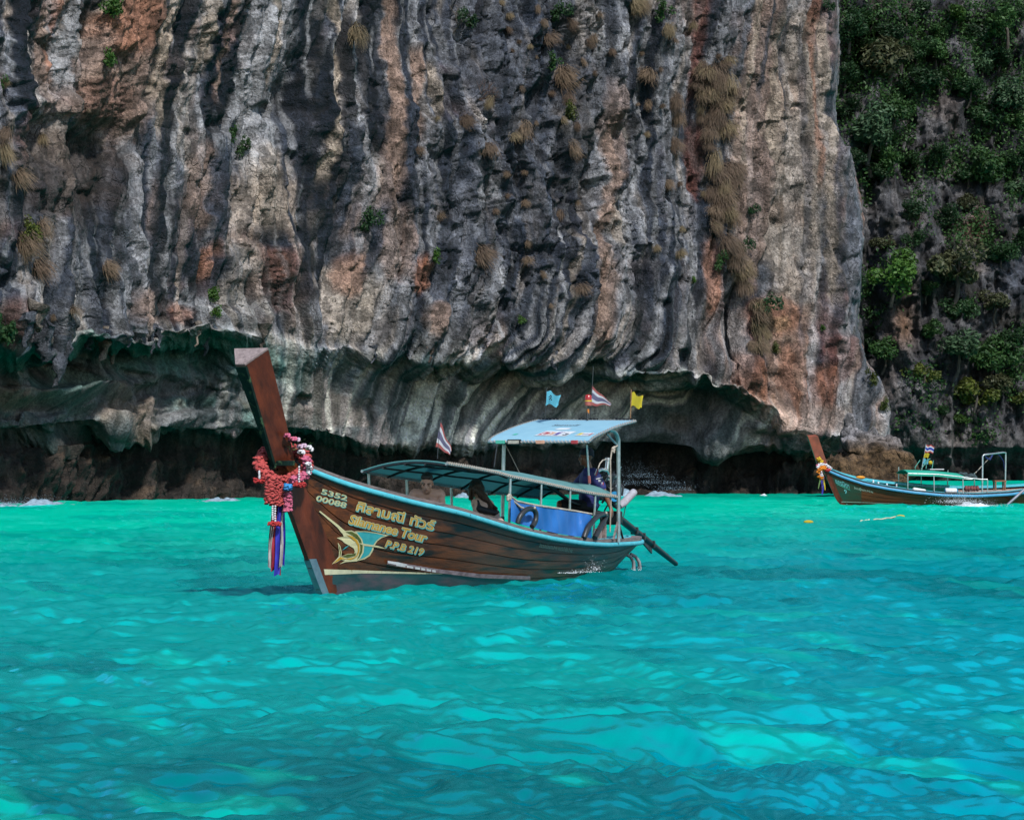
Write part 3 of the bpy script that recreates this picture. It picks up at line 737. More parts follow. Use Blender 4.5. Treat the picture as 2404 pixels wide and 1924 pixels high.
far_f = noise2(RX / 2.6, RY / 5.0, 338) + .6 * noise2(RX / .9, RY / 2.2, 339)  # ripple streaks painted into the colour of the far water
mixc(sstep(.1, .7, far_f) * sstep(30, 55, WY) * .4, np.array([0, .36, .34]))
mixc(sstep(.3, .9, -far_f) * sstep(30, 55, WY) * .3, np.array([.04, .95, .70]))
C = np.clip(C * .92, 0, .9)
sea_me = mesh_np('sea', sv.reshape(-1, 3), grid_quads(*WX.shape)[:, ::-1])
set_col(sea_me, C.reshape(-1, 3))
m, n, l, b = nt('lagoon_water')
at = n.new('ShaderNodeAttribute'); at.attribute_name = 'Col'
tc = n.new('ShaderNodeTexCoord')
mp = n.new('ShaderNodeMapping'); mp.inputs['Scale'].default_value = (1.0, .55, 1); l.new(tc.outputs['Object'], mp.inputs[0])
nz = n.new('ShaderNodeTexNoise'); nz.inputs['Scale'].default_value = 16; nz.inputs['Detail'].default_value = 6; nz.inputs['Roughness'].default_value = .6; nz.inputs['Distortion'].default_value = .6
l.new(mp.outputs[0], nz.inputs['Vector'])
bp = n.new('ShaderNodeBump'); bp.inputs['Strength'].default_value = .08; bp.inputs['Distance'].default_value = .05
l.new(nz.outputs['Fac'], bp.inputs['Height'])
n.remove(b)
df = n.new('ShaderNodeBsdfDiffuse'); l.new(at.outputs['Color'], df.inputs['Color']); l.new(bp.outputs[0], df.inputs['Normal'])
gl_ = n.new('ShaderNodeBsdfGlossy'); gl_.inputs['Roughness'].default_value = .03; gl_.inputs['Color'].default_value = (.16, .76, 1, 1); l.new(bp.outputs[0], gl_.inputs['Normal'])
fr_ = n.new('ShaderNodeFresnel'); fr_.inputs['IOR'].default_value = 1.5; l.new(bp.outputs[0], fr_.inputs['Normal'])
mr = n.new('ShaderNodeMapRange'); mr.inputs[1].default_value = .05; mr.inputs[2].default_value = .26; mr.inputs[3].default_value = .01; mr.inputs[4].default_value = .50; l.new(fr_.outputs[0], mr.inputs[0])
ms = n.new('ShaderNodeMixShader'); l.new(mr.outputs[0], ms.inputs[0]); l.new(df.outputs[0], ms.inputs[1]); l.new(gl_.outputs[0], ms.inputs[2]); l.new(ms.outputs[0], n['Material Output'].inputs['Surface'])
SEA_M = m
sea = link('sea', sea_me, None, SEA_M)
tag(sea, 'clear turquoise lagoon water with choppy ripples', 'sea', kind='structure')
def sea_z(x, y):
    a = np.array([[x]], float); c = np.array([[y]], float)
    return float(waves(a, c)[0, 0]) 

# ------------------------------------------------------------------ materials of the boats
WOOD = pm('hull_wood', (.135, .043, .014), (.048, .015, .007), 3.0, .36, .25, stretch=(.35, 3.2, 3.2), bscale=14, c3=(.008, .006, .006), s3=2.2, t3=(.53, .66), spec=.3)
WOOD2 = pm('hull_wood_red', (.155, .046, .014), (.056, .017, .007), 3.4, .36, .25, stretch=(.35, 3.0, 3.0), bscale=14, c3=(.010, .007, .006), s3=2.6, t3=(.55, .68), spec=.3)
PROWW = pm('varnished_prow', (.150, .034, .014), (.060, .014, .007), 2.6, .38, .15, stretch=(1.6, 6, .7), bscale=10, c3=(.016, .006, .004), s3=2.0, t3=(.58, .75), spec=.3)
GREYW = pm('weathered_wood', (.23, .19, .18), (.10, .085, .085), 6, .8, .4, stretch=(.5, 4, 4), bscale=30)
ENDW = pm('bare_end_grain', (.30, .235, .225), (.17, .13, .125), 18, .85, .3, bscale=50)
TURQ = pm('turquoise_paint', (.10, .52, .60), (.05, .40, .50), 9, .5, .15, c3=(.03, .10, .12), s3=26, t3=(.66, .70), lo=.3, hi=.7)
TURQD = pm('dark_green_paint', (.008, .026, .020), (.004, .010, .008), 7, .7, .2, c3=(.05, .10, .05), s3=12, t3=(.58, .68), spec=.1)
BOTTOM = pm('bottom_paint', (.035, .075, .080), (.018, .035, .042), 3, .4, .2, stretch=(.5, 2, 2), c3=(.11, .065, .085), s3=2.2, t3=(.52, .66))
STRIPE = pm('cream_stripe_paint', (.66, .66, .44), (.50, .52, .36), 8, .6, .1, stretch=(1, 1, .2), c3=(.35, .30, .16), s3=20, t3=(.6, .72))
CHINE = pm('worn_chine_paint', (.33, .26, .29), (.16, .11, .12), 9, .6, .2)
WHITEP = pm('white_paint', (.72, .74, .76), (.55, .58, .60), 12, .5)
STEEL = pm('galvanised_steel', (.48, .50, .50), (.33, .35, .35), 14, .38, .05, metal=.75)
STEELD = pm('dull_dark_steel', (.06, .065, .07), (.025, .028, .03), 12, .45, .1, metal=.5)
BLACKM = pm('black_painted_steel', (.014, .015, .017), (.006, .006, .008), 10, .35, .1, metal=.3)
RUBBER = pm('black_rubber', (.022, .024, .027), (.012, .013, .015), 14, .42, .1)
PLATE = pm('zinc_plate', (.22, .30, .35), (.14, .20, .25), 6, .45, .1, metal=.5)
CANVAS = pm('sky_blue_canvas', (.26, .48, .58), (.22, .43, .54), 3, .75, .2, bscale=60, trans=.12)
CANVASG = pm('canopy_canvas', (.26, .56, .56), (.20, .48, .48), 3, .75, .15, bscale=60, trans=.55)
TARP = pm('blue_tarpaulin', (.030, .20, .60), (.02, .14, .46), 2.2, .5, .35, bscale=5, trans=.12)
ROPE = pm('cream_rope', (.50, .46, .38), (.33, .30, .25), 60, .85, .4)
GOLD = pm('gold_lettering', (.58, .33, .03), (.46, .24, .02), 20, .5)
GOLDP = pm('pale_gold_lettering', (.52, .53, .30), (.42, .44, .25), 30, .5)
TEALSH = pm('teal_letter_edge', (.14, .46, .44), (.10, .38, .38), 20, .5)
OLIVE = pm('olive_print', (.09, .10, .010), (.07, .08, .008), 20, .5)
FINTEAL = pm('teal_print', (.05, .38, .40), (.03, .30, .33), 10, .5)
CREAMP = pm('cream_print', (.60, .58, .34), (.52, .50, .28), 60, .5)
SMALLT = pm('pale_green_lettering', (.33, .50, .40), (.24, .40, .32), 30, .5)

def text_mesh(s, size=1.0, shear=0.0, offset=0.0, spacing=1.0):
    cu = bpy.data.curves.new('text', 'FONT')
    cu.body = s; cu.size = size; cu.shear = shear; cu.offset = offset; cu.space_character = spacing
    cu.resolution_u = 3
    o = bpy.data.objects.new('text', cu); COL.objects.link(o)
    dg = bpy.context.evaluated_depsgraph_get()
    me = bpy.data.meshes.new_from_object(o.evaluated_get(dg))
    bpy.data.objects.remove(o)
    v = np.array([p.co for p in me.vertices]) if len(me.vertices) else np.zeros((0, 3))
    f = [tuple(p.vertices) for p in me.polygons]
    bpy.data.meshes.remove(me)
    return v, f

def tess(pts):
    from mathutils.geometry import tessellate_polygon
    return [tuple(t) for t in tessellate_polygon([[Vector((p[0], p[1], 0)) for p in pts]])]

class Hull:
    """a long-tail hull: beam, sheer and keel curves; u runs aft, v to the near side, z up"""
    def __init__(self, root, theta, x0, y0, U0, U1, zg, vg, zk, pw):
        self.root = root; self.th = theta; self.x0 = x0; self.y0 = y0; self.U0 = U0; self.U1 = U1
        self.ca, self.sa = math.cos(theta), math.sin(theta)
        us = np.linspace(U0, U1, 400); g = np.exp(-np.linspace(-2, 2, 31) ** 2); g /= g.sum()
        def sm(tab):
            y = np.interp(us, [p[0] for p in tab], [p[1] for p in tab])
            l = y[0] + (y[1] - y[0]) * np.arange(-15, 0); r = y[-1] + (y[-1] - y[-2]) * np.arange(1, 16)
            return np.convolve(np.concatenate([l, y, r]), g, mode='valid')
        self.us = us; self.ZG = sm(zg); self.VG = np.maximum(sm(vg), .01); self.ZK = np.minimum(sm(zk), self.ZG - .02); self.PW = sm(pw)
        rl = np.clip((U1 - us) / .55, 0, 1); self.VG *= np.sqrt(1 - (1 - rl) ** 2) * .97 + .03
    def at(self, u):
        return (float(np.interp(u, self.us, self.ZG)), float(np.interp(u, self.us, self.VG)), float(np.interp(u, self.us, self.ZK)), float(np.interp(u, self.us, self.PW)))
    def hv(self, u, z):
        zg, vg, zk, p = self.at(u)
        t = (z - zk) / max(zg - zk, .02)
        return vg * max(t, 0) ** p if t < 1 else vg + (t - 1) * .05
    def pt(self, u, t, side=1, off=0.0):
        zg, vg, zk, p = self.at(u)
        z = zk + (zg - zk) * t; v = vg * t ** p + off * (1 if t > 0 else 0)
        return Vector((u, -side * v, z))
    def sol(self, x, y, v):
        k = (x - CX) / F
        u = (k * self.y0 - k * v * self.ca - self.x0 - v * self.sa) / (self.ca - k * self.sa)
        Y = self.y0 + u * self.sa - v * self.ca
        return u, CAMH + (CY - y) * Y / F
    def L(self, x, y, v):
        u, z = self.sol(x, y, v); return Vector((u, -v, z))
    def W(self, x, y, v):
        p = self.L(x, y, v)
        return Vector((self.x0 + p.x * self.ca - p.y * self.sa, self.y0 + p.x * self.sa + p.y * self.ca, p.z))
    def toW(self, p):
        return Vector((self.x0 + p[0] * self.ca - p[1] * self.sa, self.y0 + p[0] * self.sa + p[1] * self.ca, p[2]))
    def onhull(self, x, y, off=.006):
        v = .3
        for _ in range(30):
            u, z = self.sol(x, y, v); u = min(max(u, self.U0 + .02), self.U1 - .02)
            v = .6 * v + .4 * self.hv(u, z)
        u, z = self.sol(x, y, v)
        return Vector((u, -(v + off), z))
    def text(self, name, parent, s, p0, p1, up, mat, off=.006, shear=0.0, fat=0.0, shift=(0, 0), spacing=1.0):
        """lettering painted on the planking between two photo points"""
        vv, ff = text_mesh(s, 1.0, shear, fat, spacing)
        if not len(vv): return None
        v0, _ = text_mesh(s, 1.0, shear, 0, spacing)
        xmin, xmax = v0[:, 0].min(), v0[:, 0].max(); cap = .70
        pts = []
        for a in vv:
            fx = (a[0] - xmin) / (xmax - xmin); fy = a[1] / cap
            pts.append(self.onhull(p0[0] + (p1[0] - p0[0]) * fx + up[0] * fy + shift[0], p0[1] + (p1[1] - p0[1]) * fx + up[1] * fy + shift[1], off))
        mb = MB(); mb.add(pts, ff)
        o = mb.build(name, mat, parent); o['kind'] = 'stuff'
        return o
    def poly(self, name, parent, pts, mat, off=.006):
        vv = pts; ff = tess(pts)
        mb = MB(); mb.add([self.onhull(p[0], p[1], off) for p in vv], ff)
        return mb.build(name, mat, parent)
    def build_shell(self, mats, nplank=8, thick=.028):
        root = self.root
        us = np.linspace(self.U0, self.U1, 70)
        rows = []
        for u in us:
            r = [self.pt(u, t, 1, -thick) if t > .02 else self.pt(u, .0, 1) for t in np.linspace(1, 0, 13)]
            r += [self.pt(u, t, -1, -thick) for t in np.linspace(0, 1, 13)[1:]]
            rows.append([(p.x, p.y, p.z) for p in r])
        hull = MB().sheet(rows).build('hull', mats[2], root, smooth=True)
        ts = np.linspace(0, 1, nplank + 1) ** .85
        for side in (1, -1):
            for k in range(nplank):
                a, b = ts[k], ts[k + 1]; mb = MB(); o = []
                g = (b - a) * .035
                lap = .004 * (k % 2) + random.uniform(0, .003)
                rw = []
                for u in us:
                    q = [self.pt(u, a + g, side, -.02), self.pt(u, a + g, side, lap), self.pt(u, (a + b) / 2, side, lap + .003), self.pt(u, b - g, side, lap), self.pt(u, b - g, side, -.02)]
                    rw.append(q)
                mb.sheet(rw)
                mb.build('plank', mats[k % 2], hull, smooth=True)
        return hull
    def sweep(self, name, mat, parent, sec, u0=None, u1=None, sides=(1, -1), n=110, closed_stern=True):
        """rail swept along the sheer; sec = section corners (outboard offset, height offset)"""
        u0 = self.U0 if u0 is None else u0; u1 = self.U1 if u1 is None else u1
        us = list(u0 + (u1 - u0) * (1 - (1 - np.linspace(0, 1, n)) ** 1.6))
        path = [(u, 1) for u in us] + ([(u, -1) for u in reversed(us)] if -1 in sides else [])
        P = [Vector((u, -s * self.at(u)[1], self.at(u)[0])) for u, s in path]
        vs = []; fs = []; m = len(sec)
        for i, p in enumerate(P):
            d = P[min(i + 1, len(P) - 1)] - P[max(i - 1, 0)]; d.z = 0
            d = d.normalized() if d.length > 1e-6 else Vector((1, 0, 0))
            nrm = Vector((d.y, -d.x, 0))
            if path[i][1] == 1 and nrm.y > 0 and abs(nrm.y) > .3: nrm = -nrm
            for (a, b) in sec: vs.append(p + nrm * a + Vector((0, 0, b)))
        for i in range(len(P) - 1):
            for k in range(m):
                fs.append((i * m + k, i * m + (k + 1) % m, (i + 1) * m + (k + 1) % m, (i + 1) * m + k))
        fs.append(tuple(range(m))); fs.append(tuple((len(P) - 1) * m + k for k in range(m)))
        return MB().add(vs, fs).build(name, mat, parent, smooth=True)

def flag_cloth(p0, along, drop, bands, nu=12, amp=.03, taper=0.0, sag=0.0, lift=0.0, seed=0, depth=Vector((0, 1, 0)), to=.4):
    """waving cloth; returns list of (mesh builder, band colour key)"""
    rr = random.Random(seed); ph = rr.uniform(0, 6); out = []
    t0 = 0
    for (w, key) in bands:
        mb = MB(); rows = []
        for i in range(nu + 1):
            s = i / nu; r = []
            for j in range(5):
                t = t0 + w * j / 4
                tt = t * (1 - taper * s) + taper * s * to
                q = p0 + along * s + drop * tt + Vector((0, 0, -sag * s * s + lift * s)) + depth * (amp * math.sin(ph + s * 8 + t * 2) * (.3 + s)) + drop.normalized() * (amp * .4 * math.sin(ph * 2 + s * 9))
                r.append(q)
            rows.append(r)
        mb.sheet(rows); out.append((mb, key)); t0 += w
    return out

FLAGM = {'red': pm('flag_red', (.50, .07, .07), (.42, .05, .05), 8, .8, trans=.3), 'white': pm('flag_white', (.72, .70, .72), (.62, .61, .64), 8, .8, trans=.3),
         'navy': pm('flag_navy', (.06, .06, .22), (.05, .05, .17), 8, .8, trans=.3), 'fade': pm('flag_faded_navy', (.17, .15, .24), (.13, .12, .20), 8, .8, trans=.3),
         'blue': pm('flag_light_blue', (.14, .52, .66), (.11, .45, .58), 8, .8, trans=.3), 'yellow': pm('flag_yellow', (.62, .50, .03), (.55, .42, .02), 8, .8, trans=.3),
         'royal': pm('flag_royal', (.03, .06, .40), (.02, .05, .32), 8, .8, trans=.3), 'faint': pm('flag_faded_red', (.46, .12, .10), (.38, .09, .09), 8, .8, trans=.3)}
def make_flag(pole_pts, cloth, label, group='small flags on the boats', pole_r=.006, pole_mat=None, prints=None):
    root = empty('flag', pole_pts[0]); o = Vector(pole_pts[0])
    mb = MB(); mb.tube([Vector(p) - o for p in pole_pts], pole_r, 6); mb.build('pole', pole_mat or STEELD, root, smooth=True)
    for mb, key in cloth:
        mb.v = [tuple(Vector(p) - o) for p in mb.v]
        mb.build('cloth', FLAGM[key], root, smooth=True)
    if prints:
        prints.v = [tuple(Vector(p) - o) for p in prints.v]; prints.build('emblem', BLACKM, root)
    tag(root, label, 'flag', group)
    return root

# ------------------------------------------------------------------ the near long-tail boat
TH1 = math.radians(62); X01, Y01 = -2.25, 34.2
boat = empty('longtail_boat', (X01, Y01, 0), TH1)
tag(boat, 'brown wooden longtail boat with turquoise rail, gold lettering and marlin emblem', 'boat', 'longtail boats')
H1 = Hull(boat, TH1, X01, Y01, -1.12, 8.55,
    [(-1.12, 1.66), (-.57, 1.52), (-.27, 1.41), (.12, 1.30), (.97, 1.135), (1.98, .985), (2.7, .85), (3.56, .71), (4.48, .60), (5.58, .51), (6.56, .465), (8, .45), (8.55, .47)],
    [(-1.12, .04), (-.57, .14), (-.27, .28), (.12, .44), (.97, .62), (1.98, .75), (2.7, .80), (3.56, .80), (4.48, .78), (5.58, .70), (6.56, .58), (7.3, .46), (8, .36), (8.55, .30)],
    [(-1.12, 1.45), (-.8, .99), (-.41, .40), (-.12, -.06), (.15, -.25), (1, -.36), (4, -.42), (6.4, -.30), (7.2, -.2), (7.6, -.04), (8.0, .16), (8.55, .36)],
    [(-1.12, .9), (0, .85), (1, .62), (2.5, .45), (5, .42), (7, .45), (8.55, .5)])
hull1 = H1.build_shell((WOOD, WOOD2, WOOD), 8)
H1.sweep('rub_rail', TURQ, boat, [(.004, .0), (.045, .0), (.056, -.014), (.056, -.048), (.042, -.062), (.004, -.062)], u0=-.8)
H1.sweep('gunwale_cap', GREYW, boat, [(-.13, .002), (.022, .002), (.022, .045), (-.13, .048)], u0=-.8)
H1.sweep('inner_rail', TURQ, boat, [(-.17, -.06), (-.132, -.06), (-.132, .056), (-.17, .056)], u0=6.4)
# stem: broad board that follows the raked bow
def stem(H, name, mat, parent, z0, z1, back, out, wf=.03, n=14, par=None):
    a = []; zs = np.linspace(z0, z1, n); rows = []
    um = H.us[:200]; zk = H.ZK[:200]
    for z in zs:
        uk = float(np.interp(-z, -zk, um))
        ub = uk + back
        vb = H.hv(ub, z) + out
        rows.append([Vector((ub, -vb, z)), Vector((uk + back * .5, -(H.hv(uk + back * .5, z) + out + .005), z)), Vector((uk - .03, -wf, z)), Vector((uk - .03, wf, z)), Vector((uk + back * .5, H.hv(uk + back * .5, z) + out + .005, z)), Vector((ub, vb, z))])
    return MB().sheet(rows).build(name, mat, parent, smooth=False)
stem(H1, 'stem_post', PROWW, boat, 1.50, -.2, .36, .014)
stem(H1, 'cutwater_plate', PLATE, boat, .44, -.2, .085, .030, .042)
# prow: wedge section that widens upwards and leans forward
pA = H1.L(646, 1106, .0); pT = H1.L(565, 859, .0); pB = H1.L(676, 1086, .0); pR = H1.L(591, 822, 0)
def prow_sec(t):
    f = pA.lerp(pT, t); r = pB.lerp(pR, t); wf = .014 + .052 * t ** 1.1; wr = .10 + .135 * t ** .8
    bow = Vector((0, 0, 0))
    return [f + Vector((0, -wf, 0)), r + Vector((0, -wr, 0)), r + Vector((0, wr, 0)), f + Vector((0, wf, 0))]
def loft(secs, name, mat, parent, bevel=0, cap0=True, cap1=True, smooth=False):
    mb = MB(); m = len(secs[0]); vs = [p for s in secs for p in s]; fs = []
    for i in range(len(secs) - 1):
        for k in range(m):
            fs.append((i * m + k, i * m + (k + 1) % m, (i + 1) * m + (k + 1) % m, (i + 1) * m + k))
    if cap0: fs.append(tuple(range(m)))
    if cap1: fs.append(tuple((len(secs) - 1) * m + k for k in range(m)))
    return mb.add(vs, fs).build(name, mat, parent, smooth=smooth, bevel=bevel)
prow = loft([prow_sec(t) for t in np.linspace(-.12, 1, 9)], 'prow', PROWW, boat, .008, True, False)
s1 = prow_sec(1.0); s2 = prow_sec(1.02)
loft([s1, s2], 'end_grain', ENDW, prow, .006)
eo = (pT - pR).normalized() * .012
loft([[s[0] + eo * 1.0 + Vector((0, -.004, 0)), s[0] - eo * 1.4 + Vector((0, -.014, 0)), s[3] - eo * 1.4 + Vector((0, .014, 0)), s[3] + eo + Vector((0, .004, 0))] for s in [prow_sec(t) for t in np.linspace(-.1, .995, 9)]], 'prow_edge', TURQD, prow, .003)
cb = H1.L(648, 1086, 0.0)
cbm = MB(); cbm.hexa([cb + Vector((-.05, -.20, -.035)), cb + Vector((.10, -.20, -.035)), cb + Vector((.10, .20, -.035)), cb + Vector((-.05, .20, -.035)), cb + Vector((-.05, -.20, .025)), cb + Vector((.10, -.20, .025)), cb + Vector((.10, .20, .025)), cb + Vector((-.05, .20, .025))])
cbm.build('bow_cross_beam', TURQD, boat, bevel=.008)
# foredeck, floor and thwarts
fd = [[Vector((u, -s * (H1.at(u)[1] - .15) if H1.at(u)[1] > .2 else -s * .03, H1.at(u)[0] - .10)) for s in (1, .33, -.33, -1)] for u in np.linspace(-.5, .8, 8)]
MB().slab(fd, (0, 0, .03)).build('foredeck', GREYW, boat)
for k in range(7):
    v0 = -.36 + .12 * k; a_ = 1.9 + abs(v0) * 2.2; b_ = 6.6 - abs(v0) * 2.5
    MB().box(((a_ + b_) / 2, v0, .16), (b_ - a_, .112, .03)).build('deck_board', GREYW, boat, bevel=.004)
for u in (1.5, 2.9, 4.2, 5.3, 6.0):
    zg, vg, _, _ = H1.at(u)
    MB().box((u, 0, zg - .22), (.24, 2 * vg - .22, .035)).build('thwart', GREYW, boat, bevel=.005)
# the afterdeck the helmsman sits on and its uprights
MB().box((6.95, .05, .86), (.62, .62, .05)).build('helm_seat', GREYW, boat, bevel=.006)
for (du, dv) in ((-.26, -.24), (.26, -.24), (-.26, .26), (.26, .26)):
    MB().box((6.95 + du, .05 + dv, .62), (.06, .06, .44)).build('seat_leg', GREYW, boat, bevel=.004)
for (x, y0, y1, v, w) in ((1404, 1240, 1268, .35, .1), (1418, 1215, 1268, .3, .06)):
    a = H1.L(x, y0, v); c = H1.L(x, y1, v); MB().bar(a, c, w, .05).build('upright_timber', ENDW, boat, bevel=.004)
# paint on the hull
def band(H, name, parent, mat, top, bot, n=24, off=.008):
    xs = np.linspace(top[0][0], top[-1][0], n)
    rows = [[H.onhull(x, float(np.interp(x, [p[0] for p in top], [p[1] for p in top])) * (1 - k / 4) + float(np.interp(x, [p[0] for p in bot], [p[1] for p in bot])) * k / 4, off) for k in range(5)] for x in xs]
    return MB().sheet(rows).build(name, mat, parent, smooth=True)
band(H1, 'waterline_stripe', boat, STRIPE, [(747, 1335), (850, 1338), (1035, 1345)], [(752, 1349), (850, 1345), (1035, 1347)], off=.022)
band(H1, 'bottom_paint', boat, BOTTOM, [(752, 1348), (850, 1344), (1035, 1346), (1240, 1350)], [(800, 1440), (850, 1450), (1035, 1440), (1240, 1410)], off=.018)
band(H1, 'chine_batten', boat, CHINE, [(904, 1315), (1017, 1334), (1120, 1346), (1240, 1352)], [(904, 1324), (1017, 1343), (1120, 1356), (1240, 1360)], off=.032)
wm = band(H1, 'worn_white_patch', boat, WHITEP, [(905, 1315.5), (930, 1319), (950, 1324)], [(905, 1321), (930, 1326), (950, 1327)], 8, off=.035)
for (a, c) in ((924, 946), (949, 964), (969, 980), (983, 992), (996, 1006), (1009, 1017)):
    f = lambda x: 1315 + (x - 904) * .172
    band(H1, 'worn_white_patch', boat, WHITEP, [(a, f(a) + 3.5), (c, f(c) + 3.5)], [(a + 2, f(a) + 9), (c + 2, f(c) + 9)], 4, off=.036)
# lettering
def letters(name, s, p0, p1, up, shear=.0, fat=.0, face=GOLD, edge=GOLDP, drop=(1.2, 2.4), spacing=1.0):
    t = empty(name); t.parent = boat
    H1.text('letter_shadow', t, s, p0, p1, up, TEALSH, .0125, shear, fat + .035, drop, spacing)
    H1.text('letter_edge', t, s, p0, p1, up, edge, .0140, shear, fat + .030, (0, 0), spacing)
    H1.text('letter_face', t, s, p0, p1, up, face, .0155, shear, max(fat - .012, -.012), (0, 0), spacing)
    return t
letters('registration_number', '5352', (751.4, 1158), (811, 1174.5), (2.8, -11.5), face=GOLDP, edge=GOLDP, fat=-.01, drop=(.8, 1.4))
letters('registration_number', '00088', (738.6, 1174), (808, 1191.5), (4.2, -12), face=GOLDP, edge=GOLDP, fat=-.01, drop=(.8, 1.4))
letters('boat_name', 'ศิลามณี ทัวร์', (834, 1197), (1014, 1244), (5, -20), fat=.012)
letters('boat_name', 'Silamanee Tour', (815.4, 1227.6), (995, 1272), (8, -20), fat=.016, spacing=.92)
letters('boat_number', 'P.P.B 219', (901.7, 1282.3), (988, 1302.5), (6.5, -15), fat=.010)
H1.text('capacity_notice', boat, 'จำนวนคนโดยสาร 8 คน คนประจำเรือ 2 คน', (1263.4, 1283.7), (1341, 1296), (2.4, -8.5), SMALLT, .012, 0, .006)
# marlin emblem
em = empty('marlin_emblem'); em.parent = boat
zz = lambda L: [(680 + x * .18553, 1120 + y * .18553) for x, y in L]
for name, L, mt, of in [
    ('sail_outline', [(815, 680), (940, 676), (1085, 697), (1245, 733), (1155, 765), (1100, 808), (1062, 865), (1046, 926), (1006, 992), (940, 1034), (835, 1060), (900, 970), (930, 880), (905, 780)], CREAMP, .011),
    ('sail_fin', [(830, 692), (940, 690), (1080, 710), (1200, 736), (1140, 757), (1085, 800), (1042, 860), (1026, 920), (992, 976), (935, 1014), (848, 1045), (905, 970), (930, 880), (905, 780)], FINTEAL, .013),
    ('bill', [(358, 432), (372, 424), (600, 600), (690, 678), (645, 705), (590, 632)], CREAMP, .0145),
    ('body', [(600, 615), (690, 676), (770, 670), (842, 703), (902, 780), (930, 870), (922, 950), (882, 1022), (838, 1060), (700, 1070), (615, 1098), (690, 1050), (640, 1040), (580, 1075), (516, 1100), (560, 1055), (608, 1000), (612, 930), (596, 822), (628, 870), (646, 950), (640, 1000), (720, 965), (800, 965), (812, 935), (795, 895), (740, 862), (685, 832), (640, 792), (582, 764), (640, 752), (672, 748), (650, 702)], CREAMP, .0150),
    ('back', [(692, 690), (770, 686), (838, 720), (888, 790), (910, 870), (903, 945), (870, 1008), (836, 1042), (862, 985), (880, 920), (878, 850), (845, 780), (780, 732)], OLIVE, .0165),
    ('flank_band', [(700, 726), (780, 745), (838, 790), (868, 855), (870, 925), (848, 985), (800, 1030), (838, 975), (850, 925), (846, 860), (812, 806), (768, 786), (800, 800), (772, 770)], GOLD, .0168),
    ('tail_band', [(626, 1006), (700, 1030), (790, 1015), (828, 990), (812, 1020), (760, 1042), (650, 1032), (585, 1064), (530, 1092), (575, 1050)], GOLD, .0168),
    ('tail_back', [(648, 1000), (722, 972), (796, 972), (816, 950), (822, 984), (720, 1012)], OLIVE, .0170),
    ('tail_edge', [(604, 850), (622, 885), (634, 950), (628, 998), (618, 990), (622, 940)], OLIVE, .0170),
    ('side_fin', [(846, 828), (920, 838), (1100, 864), (1212, 905), (1080, 884), (930, 864)], CREAMP, .0172),
    ('belly_fin', [(648, 924), (690, 880), (742, 858), (695, 895)], FINTEAL, .0172)]:
    H1.poly(name, em, zz(L), mt, of)
em.name = 'marlin_emblem'

# main canopy over the passengers
ne = [(1.85, .60, 1.595), (2.48, .62, 1.545), (3.2, .62, 1.475), (3.58, .62, 1.42), (4.47, .62, 1.335), (5.33, .62, 1.24), (6.11, .62, 1.165), (6.79, .60, 1.12)]
fe = [(1.85, -.60, 1.50), (2.48, -.62, 1.44), (3.2, -.62, 1.385), (3.58, -.62, 1.345), (4.47, -.62, 1.265), (5.33, -.62, 1.20), (6.11, -.62, 1.14), (6.79, -.60, 1.10)]
def roofpt(u, s, lift=0):
    zn = float(np.interp(u, [p[0] for p in ne], [p[2] for p in ne])); zf = float(np.interp(u, [p[0] for p in fe], [p[2] for p in fe]))
    z = zn + (zf - zn) * (1 - s) / 2 + float(np.interp(u, [1.6, 2.6, 4.6, 6.79], [.07, .10, .19, .19])) * (1 - s * s)
    return Vector((u, -s * .62, z + lift))
rus = np.linspace(1.85, 6.79, 26)
MB().slab([[roofpt(u, s) for s in np.linspace(1, -1, 11)] for u in rus], (0, 0, .012)).build('main_canopy', CANVASG, boat, smooth=True)
for s in (1, -1):
    MB().tube([roofpt(u, s, -.012) for u in rus], .02, 8).build('canopy_rail', STEEL, boat, smooth=True)
    rp = MB()
    for i in range(84):                                  # lacing round the edge pipe
        u = 1.86 + 4.92 * (i + .5) / 84; p = roofpt(u, s, -.012)
        rp.tube([p + Vector((-.008, -s * .024, .012)), p + Vector((.004, -s * .0, .030)), p + Vector((.012, s * .03, .016))], .006, 4)
        rp.tube([p + Vector((-.010, -s * .026, -.010)), p + Vector((0, -s * .027, .004)), p + Vector((.006, -s * .02, .018))], .006, 4)
    rp.build('canopy_lacing', ROPE if s == 1 else BLACKM, boat)
for u in (1.87, 2.5, 3.5, 4.47, 5.33, 6.11, 6.78):
    MB().tube([roofpt(u, s, -.035) for s in np.linspace(1, -1, 9)], .017, 6).build('canopy_rib', STEELD, boat, smooth=True)
for s in (.02, .5, -.5):
    MB().tube([roofpt(u, s, -.055) for u in rus], .014, 6).build('canopy_stringer', STEELD, boat, smooth=True)
def post(H, p, q, r, name='post', mat=STEEL, par=None): return MB().tube([p, q], r, 8).build(name, mat, par or boat, smooth=True)
for u, s in ((3.58, 1), (4.47, 1), (5.33, 1), (6.11, 1), (2.02, -1), (3.0, -1), (4.2, -1), (5.2, -1)):
    zg, vg, _, _ = H1.at(u)
    post(H1, roofpt(u, s, -.03), Vector((u, -s * min(vg - .05, .60), zg + .02)), .016 if s == 1 and u > 3.6 else .019)

